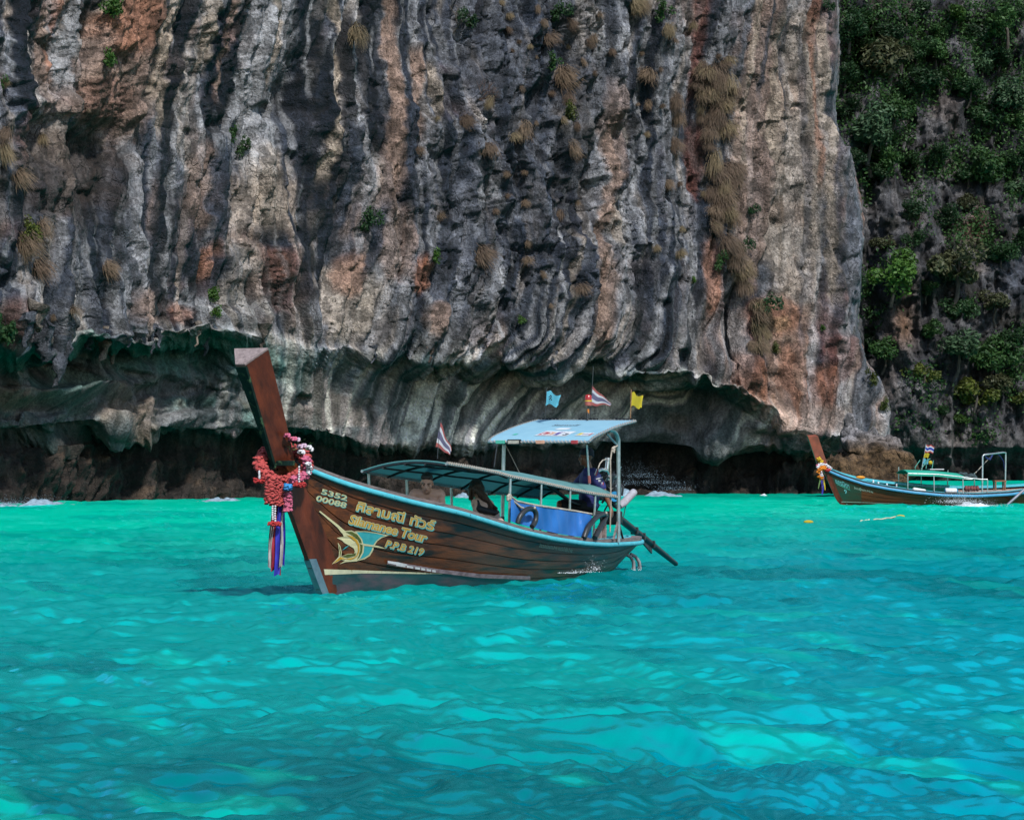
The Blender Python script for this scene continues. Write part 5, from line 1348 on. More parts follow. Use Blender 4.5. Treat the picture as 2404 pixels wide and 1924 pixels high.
def hand_blobs(w, d, palm_n, f=1.0, curl=.6, thumb=1):
    """palm, four bent fingers and a thumb; w wrist, d pointing along the hand, palm_n out of the palm"""
    w = Vector(w); d = Vector(d).normalized(); n_ = Vector(palm_n).normalized(); s = d.cross(n_).normalized()
    out = [('c', w, w + d * .05 * f, .024 * f, .030 * f), ('c', w + d * .05 * f - s * .018 * f, w + d * .085 * f - s * .026 * f, .022 * f, .014 * f), ('c', w + d * .05 * f + s * .018 * f, w + d * .085 * f + s * .026 * f, .022 * f, .014 * f)]
    for i, L in enumerate((.066, .078, .072, .056)):
        b_ = w + d * .086 * f + s * (-.033 + .022 * i) * f
        k = b_ + (d * (1 - curl * .35) + n_ * curl * .5).normalized() * L * .5 * f
        e = k + (d * (1 - curl) + n_ * curl * 1.1).normalized() * L * .5 * f
        out += [('c', b_, k, .0095 * f, .009 * f), ('c', k, e, .009 * f, .008 * f)]
    t0 = w + d * .03 * f - s * thumb * .028 * f; t1 = t0 + (d * .6 - s * thumb * .7 + n_ * .3).normalized() * .036 * f; t2 = t1 + (d * .8 - s * thumb * .1 + n_ * .6).normalized() * .032 * f
    return out + [('c', t0, t1, .013 * f, .010 * f), ('c', t1, t2, .010 * f, .009 * f)]

# --- bare-chested man crouching under the canopy, leaning towards the viewer
w0 = H1.W(1003, 1140, .02); man = empty('person', (w0.x, w0.y, .18))
def Z(z): return z - .18
hc = Vector((0, -.15, Z(1.335))); RH = Matrix.Rotation(math.radians(24), 3, 'X') @ Matrix.Rotation(math.radians(-4), 3, 'Z')
bl_ = head_blobs(hc, RH, 1.0)
bl_ += [('c', (0, -.10, Z(1.28)), (0, .0, Z(1.20)), .056, .066), ('c', (-.10, .01, Z(1.185)), (.10, .01, Z(1.185)), .085, .085), ('c', (-.135, .02, Z(1.18)), (.135, .02, Z(1.18)), .060, .060),
        ('e', (0, .05, Z(1.05)), (.175, .115, .16)), ('e', (0, .16, Z(.82)), (.15, .105, .18)), ('e', (0, .26, Z(.58)), (.165, .13, .13)), ('c', (-.07, -.02, Z(1.22)), (-.16, .01, Z(1.205)), .045, .06), ('c', (.07, -.02, Z(1.22)), (.16, .01, Z(1.205)), .045, .06),
        ('e', (-.075, -.055, Z(1.08)), (.075, .045, .06)), ('e', (.075, -.055, Z(1.08)), (.075, .045, .06))]
for s in (-1, 1):
    sh_, elb, wr = Vector((s * .170, .0, Z(1.180))), Vector((s * .215, -.06, Z(.93))), Vector((s * .19, -.26, Z(.78)))
    bl_ += [('e', sh_, (.066, .066, .070)), ('c', sh_, elb, .054, .040), ('c', elb, wr, .040, .026)] + hand_blobs(wr, (-.1 * s, -.8, -.35), (0, -.2, -1), 1.0, .5, s)
    bl_ += [('c', (s * .09, .24, Z(.56)), (s * .15, -.12, Z(.42)), .088, .060), ('c', (s * .15, -.12, Z(.42)), (s * .13, .22, Z(.25)), .056, .04), ('c', (s * .13, .22, Z(.25)), (s * .13, .10, Z(.215)), .036, .03)]
fuse('body', bl_, .0085, SKIN, man, 5)
q = lambda x, y, z: hc + RH @ Vector((x, y, z))
fuse('hair', [('e', q(0, .022, .058), (.081, .094, .084), RH), ('c', q(-.05, -.052, .105), q(.05, -.052, .105), .022, .022), ('e', q(0, .06, .0), (.074, .056, .085), RH)], .010, HAIRD, man, 3)
face_parts(hc, RH, man)
fuse('shorts', [('e', (0, .26, Z(.58)), (.178, .142, .14)), ('c', (-.09, .24, Z(.56)), (-.13, .0, Z(.48)), .100, .082), ('c', (.09, .24, Z(.56)), (.13, .0, Z(.48)), .100, .082)], .014, DARKC, man)
tag(man, 'bare-chested man with short dark hair crouching under the passenger canopy', 'person', 'people aboard the near boat')

# --- woman in a dark bikini top, back towards us, head bowed to the left
w0 = H1.W(1140, 1190, .05); wom = empty('person', (w0.x, w0.y, .23))
hc = Vector((-.125, .05, Z(1.185))); RH = Matrix.Rotation(math.radians(-118), 3, 'Z') @ Matrix.Rotation(math.radians(34), 3, 'X')
bl_ = head_blobs(hc, RH, .94)
bl_ += [('c', (-.11, .06, Z(1.14)), (-.07, .06, Z(1.06)), .048, .054), ('c', (-.13, -.05, Z(1.01)), (.0, .16, Z(1.03)), .066, .066), ('e', (-.03, .05, Z(.97)), (.15, .13, .11)), ('e', (.06, .05, Z(.85)), (.135, .125, .11)), ('e', (.13, .05, Z(.72)), (.13, .13, .12)), ('e', (.18, .06, Z(.58)), (.155, .15, .13)),
        ('e', (-.14, -.06, Z(1.0)), (.056, .056, .062)), ('c', (-.14, -.06, Z(1.0)), (-.11, -.10, Z(.74)), .046, .036), ('c', (-.11, -.10, Z(.74)), (-.26, -.12, Z(.56)), .036, .024),
        ('c', (.02, .17, Z(1.02)), (-.06, .26, Z(.78)), .046, .036), ('c', (-.06, .26, Z(.78)), (-.24, .18, Z(.60)), .036, .024),
        ('c', (.15, -.03, Z(.56)), (-.22, -.06, Z(.42)), .09, .06), ('c', (-.22, -.06, Z(.42)), (-.05, -.05, Z(.25)), .055, .04), ('c', (.17, .14, Z(.56)), (-.22, .16, Z(.42)), .09, .06), ('c', (-.22, .16, Z(.42)), (-.05, .15, Z(.25)), .055, .04)]
bl_ += hand_blobs((-.26, -.12, Z(.56)), (-.7, 0, -.5), (0, 0, -1), .9, .5, 1) + hand_blobs((-.24, .18, Z(.60)), (-.7, 0, -.5), (0, 0, -1), .9, .5, -1)
fuse('body', bl_, .0085, SKINW, wom, 5)
q = lambda x, y, z: hc + RH @ Vector((x, y, z))
hair = [('e', q(0, .022, .045), (.086, .104, .096), RH), ('e', q(0, .05, .0), (.08, .07, .1), RH)]
rr = random.Random(8)
for i in range(16):
    a = Vector((-.13 + rr.uniform(-.05, .05), .03 + rr.uniform(-.07, .02), Z(1.24) + rr.uniform(-.05, .03))); m_ = Vector((-.03 + rr.uniform(-.05, .04), -.03 + rr.uniform(-.04, .03), Z(1.09) + rr.uniform(-.04, .03))); e = Vector((.10 + rr.uniform(-.05, .06), -.045 + rr.uniform(-.03, .03), Z(.92) + rr.uniform(-.06, .06)))
    hair += [('c', a, m_, .026, .022), ('c', m_, e, .022, .010)]
for i in range(8):
    a = Vector((-.19 + rr.uniform(-.03, .04), .0 + rr.uniform(-.06, .03), Z(1.2))); e = a + Vector((-.02 + rr.uniform(-.02, .03), rr.uniform(-.02, .02), -.16 + rr.uniform(-.05, .04))); hair.append(('c', a, e, .024, .010))
fuse('hair', hair, .0085, HAIRL, wom, 2)
fuse('bikini_top', [('c', (-.085, -.085, Z(.93)), (.02, -.075, Z(.90)), .050, .044), ('c', (.02, -.075, Z(.90)), (.115, -.055, Z(.875)), .044, .040), ('c', (-.10, -.10, Z(1.04)), (-.08, -.09, Z(.94)), .014, .03), ('c', (.115, -.055, Z(.875)), (.16, .03, Z(.88)), .038, .03)], .0085, BIK, wom, 3)
fuse('bikini_bottom', [('e', (.185, .06, Z(.57)), (.165, .16, .12))], .014, BIK, wom)
tag(wom, 'woman with long dark hair and black bikini top bowed under the canopy', 'person', 'people aboard the near boat')

# --- helmsman in a navy shirt, in profile to the left
w0 = H1.W(1378, 1195, .03); hm = empty('person', (w0.x, w0.y, .885))
S0 = .885
def Y(z): return z - S0
hc = Vector((-.015, .0, Y(1.675))); RH = Matrix.Rotation(math.radians(-82), 3, 'Z') @ Matrix.Rotation(math.radians(4), 3, 'X')
bl_ = head_blobs(hc, RH, 1.02)
bl_ += [('c', (.0, .0, Y(1.60)), (.03, .02, Y(1.48)), .052, .060), ('e', (.03, .02, Y(1.36)), (.12, .18, .15)), ('e', (.02, .02, Y(1.12)), (.125, .165, .20)), ('e', (.0, .02, Y(.96)), (.15, .175, .10)),
        ('c', (-.03, -.08, Y(.96)), (-.38, -.14, Y(1.0)), .085, .060), ('c', (-.38, -.14, Y(1.0)), (-.42, -.14, Y(.62)), .056, .042), ('c', (-.42, -.14, Y(.62)), (-.56, -.14, Y(.58)), .036, .03),
        ('c', (-.03, .12, Y(.96)), (-.38, .18, Y(1.0)), .085, .060), ('c', (-.38, .18, Y(1.0)), (-.42, .18, Y(.62)), .056, .042), ('c', (-.42, .18, Y(.62)), (-.56, .18, Y(.58)), .036, .03)]
sn, en, wn_ = Vector((.10, -.16, Y(1.42))), Vector((.235, -.22, Y(1.19))), Vector((.335, -.22, Y(.945)))
bl_ += [('e', sn, (.07, .07, .07)), ('c', sn, en, .056, .042), ('c', en, wn_, .042, .027)] + hand_blobs(wn_, (.25, 0, -1), (-.6, .3, -.3), 1.05, .7, 1)
sf, ef, wf_ = Vector((.0, .20, Y(1.42))), Vector((-.18, .24, Y(1.24))), Vector((-.42, .22, Y(1.23)))
bl_ += [('e', sf, (.07, .07, .07)), ('c', sf, ef, .056, .042), ('c', ef, wf_, .042, .027)] + hand_blobs(wf_, (-1, 0, .05), (0, 0, -1), 1.05, .9, 1)
fuse('body', bl_, .009, SKIND, hm, 5)
face_parts(hc, RH, hm)
fuse('shirt', [('c', (.0, -.10, Y(1.455)), (.06, .16, Y(1.455)), .075, .075), ('e', (.03, .02, Y(1.34)), (.145, .205, .17)), ('e', (.03, .02, Y(1.10)), (.152, .19, .20)), ('e', (.02, .02, Y(.98)), (.165, .20, .09)), ('c', sn + Vector((-.02, .02, .01)), sn.lerp(en, .75), .098, .072), ('c', sf, sf.lerp(ef, .75), .085, .070)], .012, NAVY, hm, 4)
fuse('shorts', [('e', (.0, .02, Y(.955)), (.17, .20, .09)), ('c', (-.03, -.08, Y(.965)), (-.33, -.135, Y(1.0)), .10, .078), ('c', (-.03, .12, Y(.965)), (-.33, .175, Y(1.0)), .10, .078)], .013, DARKC, hm, 4)
q = lambda x, y, z: hc + RH @ Vector((x, y, z))
fuse('cap', [('e', q(0, .018, .062), (.088, .108, .082), RH), ('e', q(0, .085, .02), (.06, .04, .03), RH)], .010, pm('black_cap', (.012, .012, .02), (.008, .008, .012), 8, .8), hm, 3)
WPR = WHITEP
def prn(x, y, z, sx, sz, mt, rot=0):
    MB().box((x, y, z), (sx, .004, sz), Matrix.Rotation(rot, 3, 'Y')).build('shirt_print', mt, hm)
for (x, z, sx, sz, mt, r_) in ((.12, 1.465, .014, .09, WPR, .35), (.138, 1.455, .014, .09, STK['r'], .35), (.17, 1.375, .10, .012, WPR, -.25), (.178, 1.34, .04, .03, WPR, 0), (.205, 1.29, .012, .06, WPR, .2), (.222, 1.285, .012, .06, STK['r'], .2)):
    prn(x, -.16 - .090 - (.012 if x > .16 else -.012), Y(z), sx, sz, mt, r_)
for (x, z, sx, sz) in ((-.06, 1.24, .012, .05), (-.03, 1.235, .03, .03), (.015, 1.235, .05, .025)):
    prn(x, -.188, Y(z), sx, sz, WPR)
tag(hm, 'helmsman in navy shirt and black cap seated at the stern of the near boat', 'person', 'people aboard the near boat')

# ------------------------------------------------------------------ the second long-tail boat
TH2 = math.radians(9); Y02 = 105.0; X02 = (1967 - CX) * Y02 / F
HEEL = .17                                            # the second boat lists towards the viewer
boat2 = empty('longtail_boat', (X02, Y02, 0), TH2)
tag(boat2, 'distant longtail boat with green canopy and yellow and orange garland on its prow', 'boat', 'longtail boats')
DKW = pm('dark_varnished_hull', (.17, .055, .018), (.075, .022, .010), 2.2, .35, .2, stretch=(.25, 2.5, 3.0), bscale=8, spec=.3)
DKG = pm('dark_green_brown_hull', (.022, .055, .034), (.05, .03, .015), 1.6, .35, .2, stretch=(.4, 2, 2), bscale=8, spec=.3)
RAILB = pm('blue_rail_paint', (.05, .30, .50), (.04, .24, .42), 6, .5)
GREENC = pm('green_canvas', (.03, .46, .32), (.025, .40, .27), 3, .75, trans=.25)
DECKO = pm('orange_deck', (.42, .17, .10), (.34, .13, .075), 5, .7)
H2 = Hull(boat2, TH2, X02, Y02, -.52, 9.2,
    [(-.52, 1.28), (.1, 1.03), (.9, .80), (1.75, .66), (2.6, .55), (3.85, .44), (5.1, .41), (6.4, .45), (7.4, .54), (9.2, .78)],
    [(-.52, .04), (.1, .28), (.9, .52), (1.75, .68), (2.6, .78), (3.85, .84), (5.1, .82), (6.4, .72), (7.4, .56), (9.2, .25)],
    [(-.52, 1.15), (-.25, .55), (.0, -.05), (.3, -.2), (1.5, -.3), (5, -.35), (7.2, -.2), (8.4, .1), (9.2, .5)],
    [(-.52, .9), (0, .8), (1.5, .55), (3, .45), (7, .5), (9.2, .6)])
hull2 = H2.build_shell((DKW, DKW, WOOD), 6, .03)
H2.sweep('rub_rail', RAILB, boat2, [(.004, .0), (.05, .0), (.062, -.02), (.062, -.075), (.045, -.095), (.004, -.095)])
H2.sweep('gunwale_cap', STEELD, boat2, [(-.08, .002), (.012, .002), (.012, .045), (-.08, .048)])
H2.sweep('inner_rail', TURQ, boat2, [(-.15, -.03), (-.085, -.03), (-.085, .056), (-.15, .056)])
stem(H2, 'stem_post', PROWW, boat2, 1.2, -.2, .17, .02, .04)
bowp = [[H2.onhull(x, y, .02) for y in np.linspace(ya, yb, 5)] for x, ya, yb in ((1950, 1122, 1150), (1965, 1128, 1182), (1985, 1135, 1186), (2005, 1141, 1187), (2022, 1146, 1187))]
MB().sheet(bowp).build('bow_panel', DKG, boat2, smooth=True)
fd = [[Vector((u, -s * (max(H2.at(u)[1] - .16, .02)), H2.at(u)[0] - .02)) for s in (1, .33, -.33, -1)] for u in np.linspace(-.4, 1.1, 8)]
MB().slab(fd, (0, 0, .04)).build('foredeck', DECKO, boat2)
a_, b_ = H2.L(1918.5, 1095, 0), H2.L(1896, 1030, 0); r0, r1 = H2.L(1930, 1098, -.0), H2.L(1905, 1027, 0)
def ps2(t):
    f = a_.lerp(b_, t); r = r0.lerp(r1, t); wf = .05 + .05 * t; wr = .09 + .10 * t
    f = Vector((f.x - .02, f.y, f.z)); r = Vector((r.x + .20, r.y, r.z - .03))
    return [f + Vector((0, -wf, 0)), r + Vector((0, -wr, 0)), r + Vector((0, wr, 0)), f + Vector((0, wf, 0))]
loft([ps2(t) for t in np.linspace(-.2, 1, 7)], 'prow', pm('red_varnished_prow', (.30, .07, .035), (.17, .04, .02), 3, .4, .15, stretch=(1.5, 5, .7)), boat2, .01)
for u in (1.6, 2.4, 3.2):
    zg, vg, _, _ = H2.at(u); MB().box((u, 0, zg - .12), (.16, 2 * vg - .36, .04)).build('thwart', GREYW, boat2, bevel=.005)
for x, y in ((2050, 1142), (2062, 1146), (2082, 1150), (2105, 1151)):
    q = H2.L(x, y, -.3); MB().box(q, (.06, .06, .16)).build('cleat', WHITEP, boat2, bevel=.01)
H2.text('boat_name', boat2, 'แกรนิดา', (1962, 1139), (1994, 1150), (-2.5, -10.5), TEALSH, .03, 0, .02)
H2.text('boat_name', boat2, 'DESARENDA', (1965, 1143), (1996, 1156), (-1.5, -4.5), STK['g'], .03, 0, .015)
H2.text('boat_number', boat2, '9', (1982.5, 1163), (1988, 1164), (-1.5, -10), TEALSH, .03, 0, .02)
H2.text('capacity_notice', boat2, 'จำนวนผู้โดยสาร 9+2 คน', (2005, 1151), (2049, 1159), (-.8, -5.0), SMALLT, .03, 0, .02)
ws = [(1968, 1183.5), (2010, 1183), (2080, 1183), (2160, 1185)]
band(H2, 'waterline_stripe', boat2, SMALLT, ws, [(x, y + 1.6) for x, y in ws], 16, .03)
# canopy
def rp2(x, s, lift=0.0):
    u, _ = H2.sol(x, 1100, .7); yt = float(np.interp(x, [2131, 2200, 2265, 2300], [1109, 1111, 1118, 1123])); _, z = H2.sol(x, yt, .7)
    return Vector((u, -s * .72, z + .11 * (1 - s * s) + lift))
xs2 = np.linspace(2131, 2262, 14)
MB().slab([[rp2(x, s) for s in np.linspace(1, -1, 9)] for x in xs2], (0, 0, .04)).build('canopy', GREENC, boat2, smooth=True)
MB().slab([[rp2(x, 1, dz) + Vector((0, -.012, 0)) for dz in (.01, -.05, -.11)] for x in xs2], (0, -.01, 0)).build('valance', GREENC, boat2, smooth=True)
for s in (1, -1):
    MB().tube([rp2(x, s, -.03) for x in np.linspace(2131, 2318, 14)], .022, 6).build('canopy_rail', STEEL, boat2, smooth=True)
for x, s in ((2131, 1), (2192, 1), (2260, 1), (2318, 1), (2136, -1), (2190, -1), (2253, -1), (2316, -1)):
    p = rp2(x, s, -.03); zg, vg, _, _ = H2.at(p.x); MB().tube([p, Vector((p.x, -s * (vg - .06), zg))], .022, 7).build('post', STEEL, boat2, smooth=True)
rows = [[Vector((p.x, -s_ * (H2.at(p.x)[1] - .1), H2.at(p.x)[0] + .02 + k / 4 * (.30 if s_ < 0 else .0))) for k in range(5)] for p in [rp2(x, -1) for x in np.linspace(2128, 2262, 12)] for s_ in (-1,)]
MB().slab(rows, (0, .01, 0)).build('side_cloth', GREENC, boat2, smooth=True)
bund = MB()
for i in range(16): bund.ball(rp2(2262 + i * 2.4, .4 + .3 * math.sin(i * 2)) + Vector((0, 0, -.02 + .04 * math.sin(i * 1.3))), .10, 7, 5, (1, 1.4, .6))
bund.build('furled_canvas', pm('furled_dark_canvas', (.05, .09, .09), (.02, .03, .04), 6, .8), boat2, smooth=True)
# frame over the engine seat
fp = [H2.L(2306, 1157, .55), H2.L(2307, 1072, .55), H2.L(2310, 1068.5, .55), H2.L(2330, 1069, .3), H2.L(2355, 1072, -.3), H2.L(2361, 1075, -.5), H2.L(2361, 1082, -.5), H2.L(2360, 1155, -.5)]
MB().tube(fp, .032, 8).build('stern_frame', STEEL, boat2, smooth=True)
rope(H2, [H2.L(2290, 1115, .2), H2.L(2331, 1071, .2)], .015, 'rope', ROPE, boat2)
rope(H2, [H2.L(2311, 1070, .5), H2.L(2316, 1078, .4), H2.L(2324, 1082, .35), H2.L(2330, 1071, .3)], .03, 'furled_cloth', pm('navy_cloth', (.01, .03, .14), (.01, .02, .1), 6, .8), boat2)
rope(H2, [H2.L(2340, 1071, 0), H2.L(2349, 1081, -.2), H2.L(2356, 1095, -.4), H2.L(2358, 1112, -.5)], .02, 'furled_cloth', MATS['navy_cloth'], boat2)
MB().tube([H2.L(2404, 1150, .62), H2.L(2354, 1191, 1.0)], [.06, .045], 9).build('tail_shaft', pm('grey_shaft', (.20, .21, .25), (.13, .14, .17), 8, .45, metal=.3), boat2, smooth=True)
for o_ in [c for c in boat2.children] + [g for c in boat2.children for g in c.children]:
    if o_.type == 'MESH':
        co = np.empty(len(o_.data.vertices) * 3, np.float32); o_.data.vertices.foreach_get('co', co); co = co.reshape(-1, 3)
        if o_.name.split('.')[0] in ('canopy', 'canopy_rail', 'side_cloth', 'furled_canvas', 'valance'): continue
        co[:, 2] += HEEL * (co[:, 1] + .7)
        o_.data.vertices.foreach_set('co', co.ravel()); o_.data.update()
def local_thing(name, label, cat, loc, group=None):
    t = empty(name, H2.toW(Vector(loc) + Vector((0, 0, HEEL * (loc[1] + .7)))), TH2); tag(t, label, cat, group); return t
# things aboard the second boat
def fender(x0, y0, x1, y1, v, r0_, r1_, label, caps):
    a = H2.L(x0, y0, v); b2_ = H2.L(x1, y1, v); t = local_thing('boat_fender', label, 'fender', a, 'white fenders on the distant boat'); d = b2_ - a
    MB().tube([Vector((0, 0, 0)), d * .06, d * .94, d], [r0_ * .8, r0_, r1_, r1_ * .75], 14).build('body', WHITEP, t, smooth=True)
    if caps:
        for q0, q1 in ((d * -.06, d * .03), (d * .95, d * 1.10)): MB().tube([q0, q1], [r0_ * .5, r0_ * .9] if q0.x < 0 else [r1_ * .95, r1_ * .5], 12).build('end_cap', RAILB, t, smooth=True)
    else:
        MB().tube([d * -.05, d * .02], r0_ * .5, 8).build('eye', WHITEP, t, smooth=True)
fender(2144, 1148, 2173, 1151, .70, .075, .045, 'tapered white fender lying on the distant boat', False)
fender(2219, 1151, 2246, 1151.5, .72, .10, .10, 'white cylinder fender with blue end caps on the distant boat', True)
st = local_thing('stool', 'brown wooden stool at the stern of the distant boat', 'stool', H2.L(2346, 1156, .1))
BRW = pm('brown_stool_wood', (.26, .11, .055), (.18, .07, .035), 10, .7)
MB().box((0, 0, .34), (.46, .30, .05)).build('seat', BRW, st, bevel=.008)
for sx in (-1, 1):
    for sy in (-1, 1): MB().box((sx * .18, sy * .11, .155), (.05, .05, .32)).build('leg', BRW, st, bevel=.004)
lj = local_thing('life_jackets', 'row of dull red life jackets behind the green canopy', 'life jackets', H2.L(2262, 1155, .45))
for i in range(5):
    MB().ball((.10 + i * .11, .03 * (i % 2), .10), .10, 9, 6, (.75, .9, 1.1)).build('jacket', pm('dull_red_cloth', (.22, .06, .055), (.14, .04, .04), 6, .8), lj, smooth=True)
cr = local_thing('orange_bundle', 'orange cloth bundle lying in the bow of the distant boat', 'bundle', H2.L(2020, 1131, -.1))
MB().ball((0, 0, .03), .16, 10, 6, (1.2, .7, .45)).build('cloth', pm('orange_cloth', (.66, .30, .03), (.55, .22, .02), 8, .8), cr, smooth=True)
def w2(x, y, v): return H2.W(x, y, v)
FLG = 'small flags on the boats'
def fl2(x0, y0, x1, y1, xb, yb, bands, label, pole, seed):
    p0 = w2(x0, y0, 0); c_ = flag_cloth(p0, w2(x1, y1, 0) - p0, w2(xb, yb, 0) - p0, bands, amp=.06, taper=.05, seed=seed)
    make_flag([w2(*p, 0) for p in pole], c_, label, FLG, .014, STEEL)
fl2(2173.5, 1043, 2193, 1046, 2171, 1061, [(.17, 'red'), (.17, 'white'), (.32, 'royal'), (.17, 'white'), (.17, 'red')], 'bright red white and blue striped flag on the distant boat', [(2163.5, 1107), (2168, 1080), (2174, 1042)], 11)
fl2(2171, 1062, 2182, 1063, 2168, 1074, [(1, 'yellow')], 'small yellow flag below the striped flag on the distant boat', [(2168, 1080), (2171, 1061)], 12)
fl2(2168, 1076, 2180, 1078, 2165, 1089, [(1, 'blue')], 'small sky blue flag lowest on the pole of the distant boat', [(2164.5, 1095), (2168, 1075)], 13)
by = empty('ball_buoy', w2(2184, 1086, 0)); MB().ball((0, 0, 0), .085, 14, 9).build('ball', FLAGM['yellow'], by, smooth=True); MB().tube([(0, 0, -.08), (0, 0, -.12)], .02, 6).build('eye', STEELD, by)
tag(by, 'round yellow ball hung above the green canopy', 'buoy')
rk = local_thing('roof_rack', 'green steel rack standing on the green canopy of the distant boat', 'rack', rp2(2165, 0))
ro = rp2(2165, 0)
for pts in ([(2149, 1108), (2148, 1104), (2160, 1087)], [(2164, 1106), (2174, 1092)], [(2174, 1107), (2176, 1087), (2184, 1084)], [(2188, 1107), (2191, 1088)]):
    MB().tube([H2.L(x, y, 0) - ro for x, y in pts], .016, 6).build('tube', pm('green_tube', (.10, .38, .30), (.08, .3, .24), 8, .5), rk, smooth=True)
MB().box(H2.L(2197, 1108.5, 0) - ro, (.55, .3, .03)).build('tray', WHITEP, rk)
g2 = empty('flower_garland', H2.W(1932, 1105, 0)); go_ = g2.location.copy(); gp = lambda x, y, v: H2.W(x, y, v) - go_
YEL = pm('yellow_garland', (.72, .48, .03), (.6, .36, .02), 30, .85); ORG = pm('orange_garland', (.72, .24, .015), (.62, .17, .01), 30, .85)
puffs([gp(1921, 1074, .2), gp(1926, 1082, .2), gp(1930, 1086, .2)], .06, 60, .036, 21).build('yellow_strand', YEL, g2, smooth=True)
puffs([gp(1919, 1098, .25), gp(1924, 1092, .26), gp(1932, 1090, .25), gp(1942, 1094, .2), gp(1950, 1100, .1)], .06, 90, .036, 22).build('white_strand', WHITEG, g2, smooth=True)
puffs([gp(1921, 1110, .3), gp(1924, 1102, .32), gp(1931, 1097, .32), gp(1938, 1098, .3)], .07, 100, .036, 23).build('orange_strand', ORG, g2, smooth=True)
puffs([gp(1918, 1094, .2), gp(1928, 1088, .2)], .045, 40, .036, 24).build('pink_strand', PINK, g2, smooth=True)
puffs([gp(1938, 1103, .32), gp(1947, 1104, .3)], .05, 30, .045, 25).build('red_strand', REDG, g2, smooth=True)
puffs([gp(1922, 1116, .25), gp(1928, 1121, .25), gp(1932, 1122, .25)], .05, 36, .045, 26).build('orange_strand', ORG, g2, smooth=True)
puffs([gp(1926, 1106, .3), gp(1929, 1118, .28)], .04, 30, .04, 27).build('white_strand', WHITEG, g2, smooth=True)
for (xt, xb, w, y1_, key) in ((1924, 1923, 4, 1147, 'g'), (1929, 1930, 6, 1161, 'b'), (1934, 1935, 4, 1150, 'y'), (1931, 1933, 5, 1156, 'p')):
    rows = [[gp(xt + (xb - xt) * t + w * (j - .5) * (1 - .6 * t * t) + 2 * math.sin(t * 3 + xt), 1120 + (y1_ - 1120) * t, .25) for j in (0, .5, 1)] for t in np.linspace(0, 1, 8)]
    MB().slab(rows, (0, .01, 0)).build('ribbon', {'g': LEAFG, 'b': RIB['b'], 'y': FLAGM['yellow'], 'p': STK['p']}[key], g2, smooth=True)
tag(g2, 'orange, yellow and white flower garland on the prow of the distant boat', 'garland')

# ------------------------------------------------------------------ floating line and buoys
def floater(x, y, label):
    d = CAMH * F / (y - CY); p = photo(x, y, d); t = empty('float_buoy', (p.x, p.y, -.02)); MB().ball((0, 0, .02), .10, 14, 8, (1.35, .8, .55)).build('shell', FLAGM['yellow'], t, smooth=True); MB().tube([(-.13, 0, .0), (.13, 0, .0)], .02, 6).build('rod', STEELD, t)
    tag(t, label, 'buoy', 'yellow floats in the water')
floater(1898, 1225, 'yellow float on the water below the distant prow, the one farther left')
floater(2114, 1212, 'yellow float beside the pale floating line')
d1 = CAMH * F / (1223 - CY); d2 = CAMH * F / (1216 - CY)
for (xa, ya, xb, yb, lb) in ((2021, 1225, 2041, 1223, 'shorter piece of pale line drifting on the water'), (2051, 1222.5, 2102, 1216, 'longer piece of pale line drifting towards the yellow float')):
    pa, pb = photo(xa, ya, CAMH * F / (ya - CY)), photo(xb, yb, CAMH * F / (yb - CY)); o_l = MB().tube([pa.lerp(pb, t) + Vector((0, .1 * math.sin(t * 9), .03 + .01 * math.sin(t * 14))) for t in np.linspace(0, 1, 12)], .022, 6).build('floating_line', pm('pale_line', (.62, .60, .42), (.5, .48, .34), 10, .8), None, smooth=True)
    tag(o_l, lb, 'rope', 'floating line pieces')

# ------------------------------------------------------------------ dry grass tufts on the near cliff
STRAW = []
for i, (a, b_) in enumerate((((.23, .16, .105), (.12, .084, .054)), ((.17, .115, .078), (.085, .058, .04)), ((.26, .195, .11), (.14, .105, .06)))):
    STRAW.append(pm('dry_grass_%s' % ('straw', 'brown', 'yellowish')[i], a, b_, 3, .85, trans=.2))
def tuft_mesh(seed, mat, n=260):
    """drooping clump of blades about one metre long, rooted at the origin, facing -y"""
    rr = random.Random(seed); v = []; f = []
    for i in range(n):
        a = rr.uniform(-1.25, 1.25); L = rr.uniform(.55, 1.15) * (1 - .25 * abs(a) / 1.25)
        p = Vector((rr.gauss(0, .13), rr.uniform(-.05, .08), rr.gauss(.0, .16))); d = Vector((math.sin(a) * .7 + .12, -math.cos(a) * .8, rr.uniform(.1, .8))).normalized()
        w = rr.uniform(.010, .022); sd_ = Vector((math.cos(a), math.sin(a) * .3, rr.uniform(-.3, .3))).normalized(); b0 = len(v); k = 5
        for j in range(k + 1):
            t = j / k; ww = w * (1 - t * .85)
            v += [tuple(p - sd_ * ww), tuple(p + sd_ * ww)]
            d = (d + Vector((.05, 0, -.55 - .25 * t)) * .62).normalized(); p = p + d * (L / k)
        for j in range(k): f.append((b0 + 2 * j, b0 + 2 * j + 1, b0 + 2 * j + 3, b0 + 2 * j + 2))
    me = bpy.data.meshes.new('grass_tuft'); me.from_pydata(v, [], f); me.materials.append(mat); me.update()
    return me
TM = [tuft_mesh(i, STRAW[(i * 2) % 3 if i != 4 else 1], 200 + 25 * i) for i in range(9)]
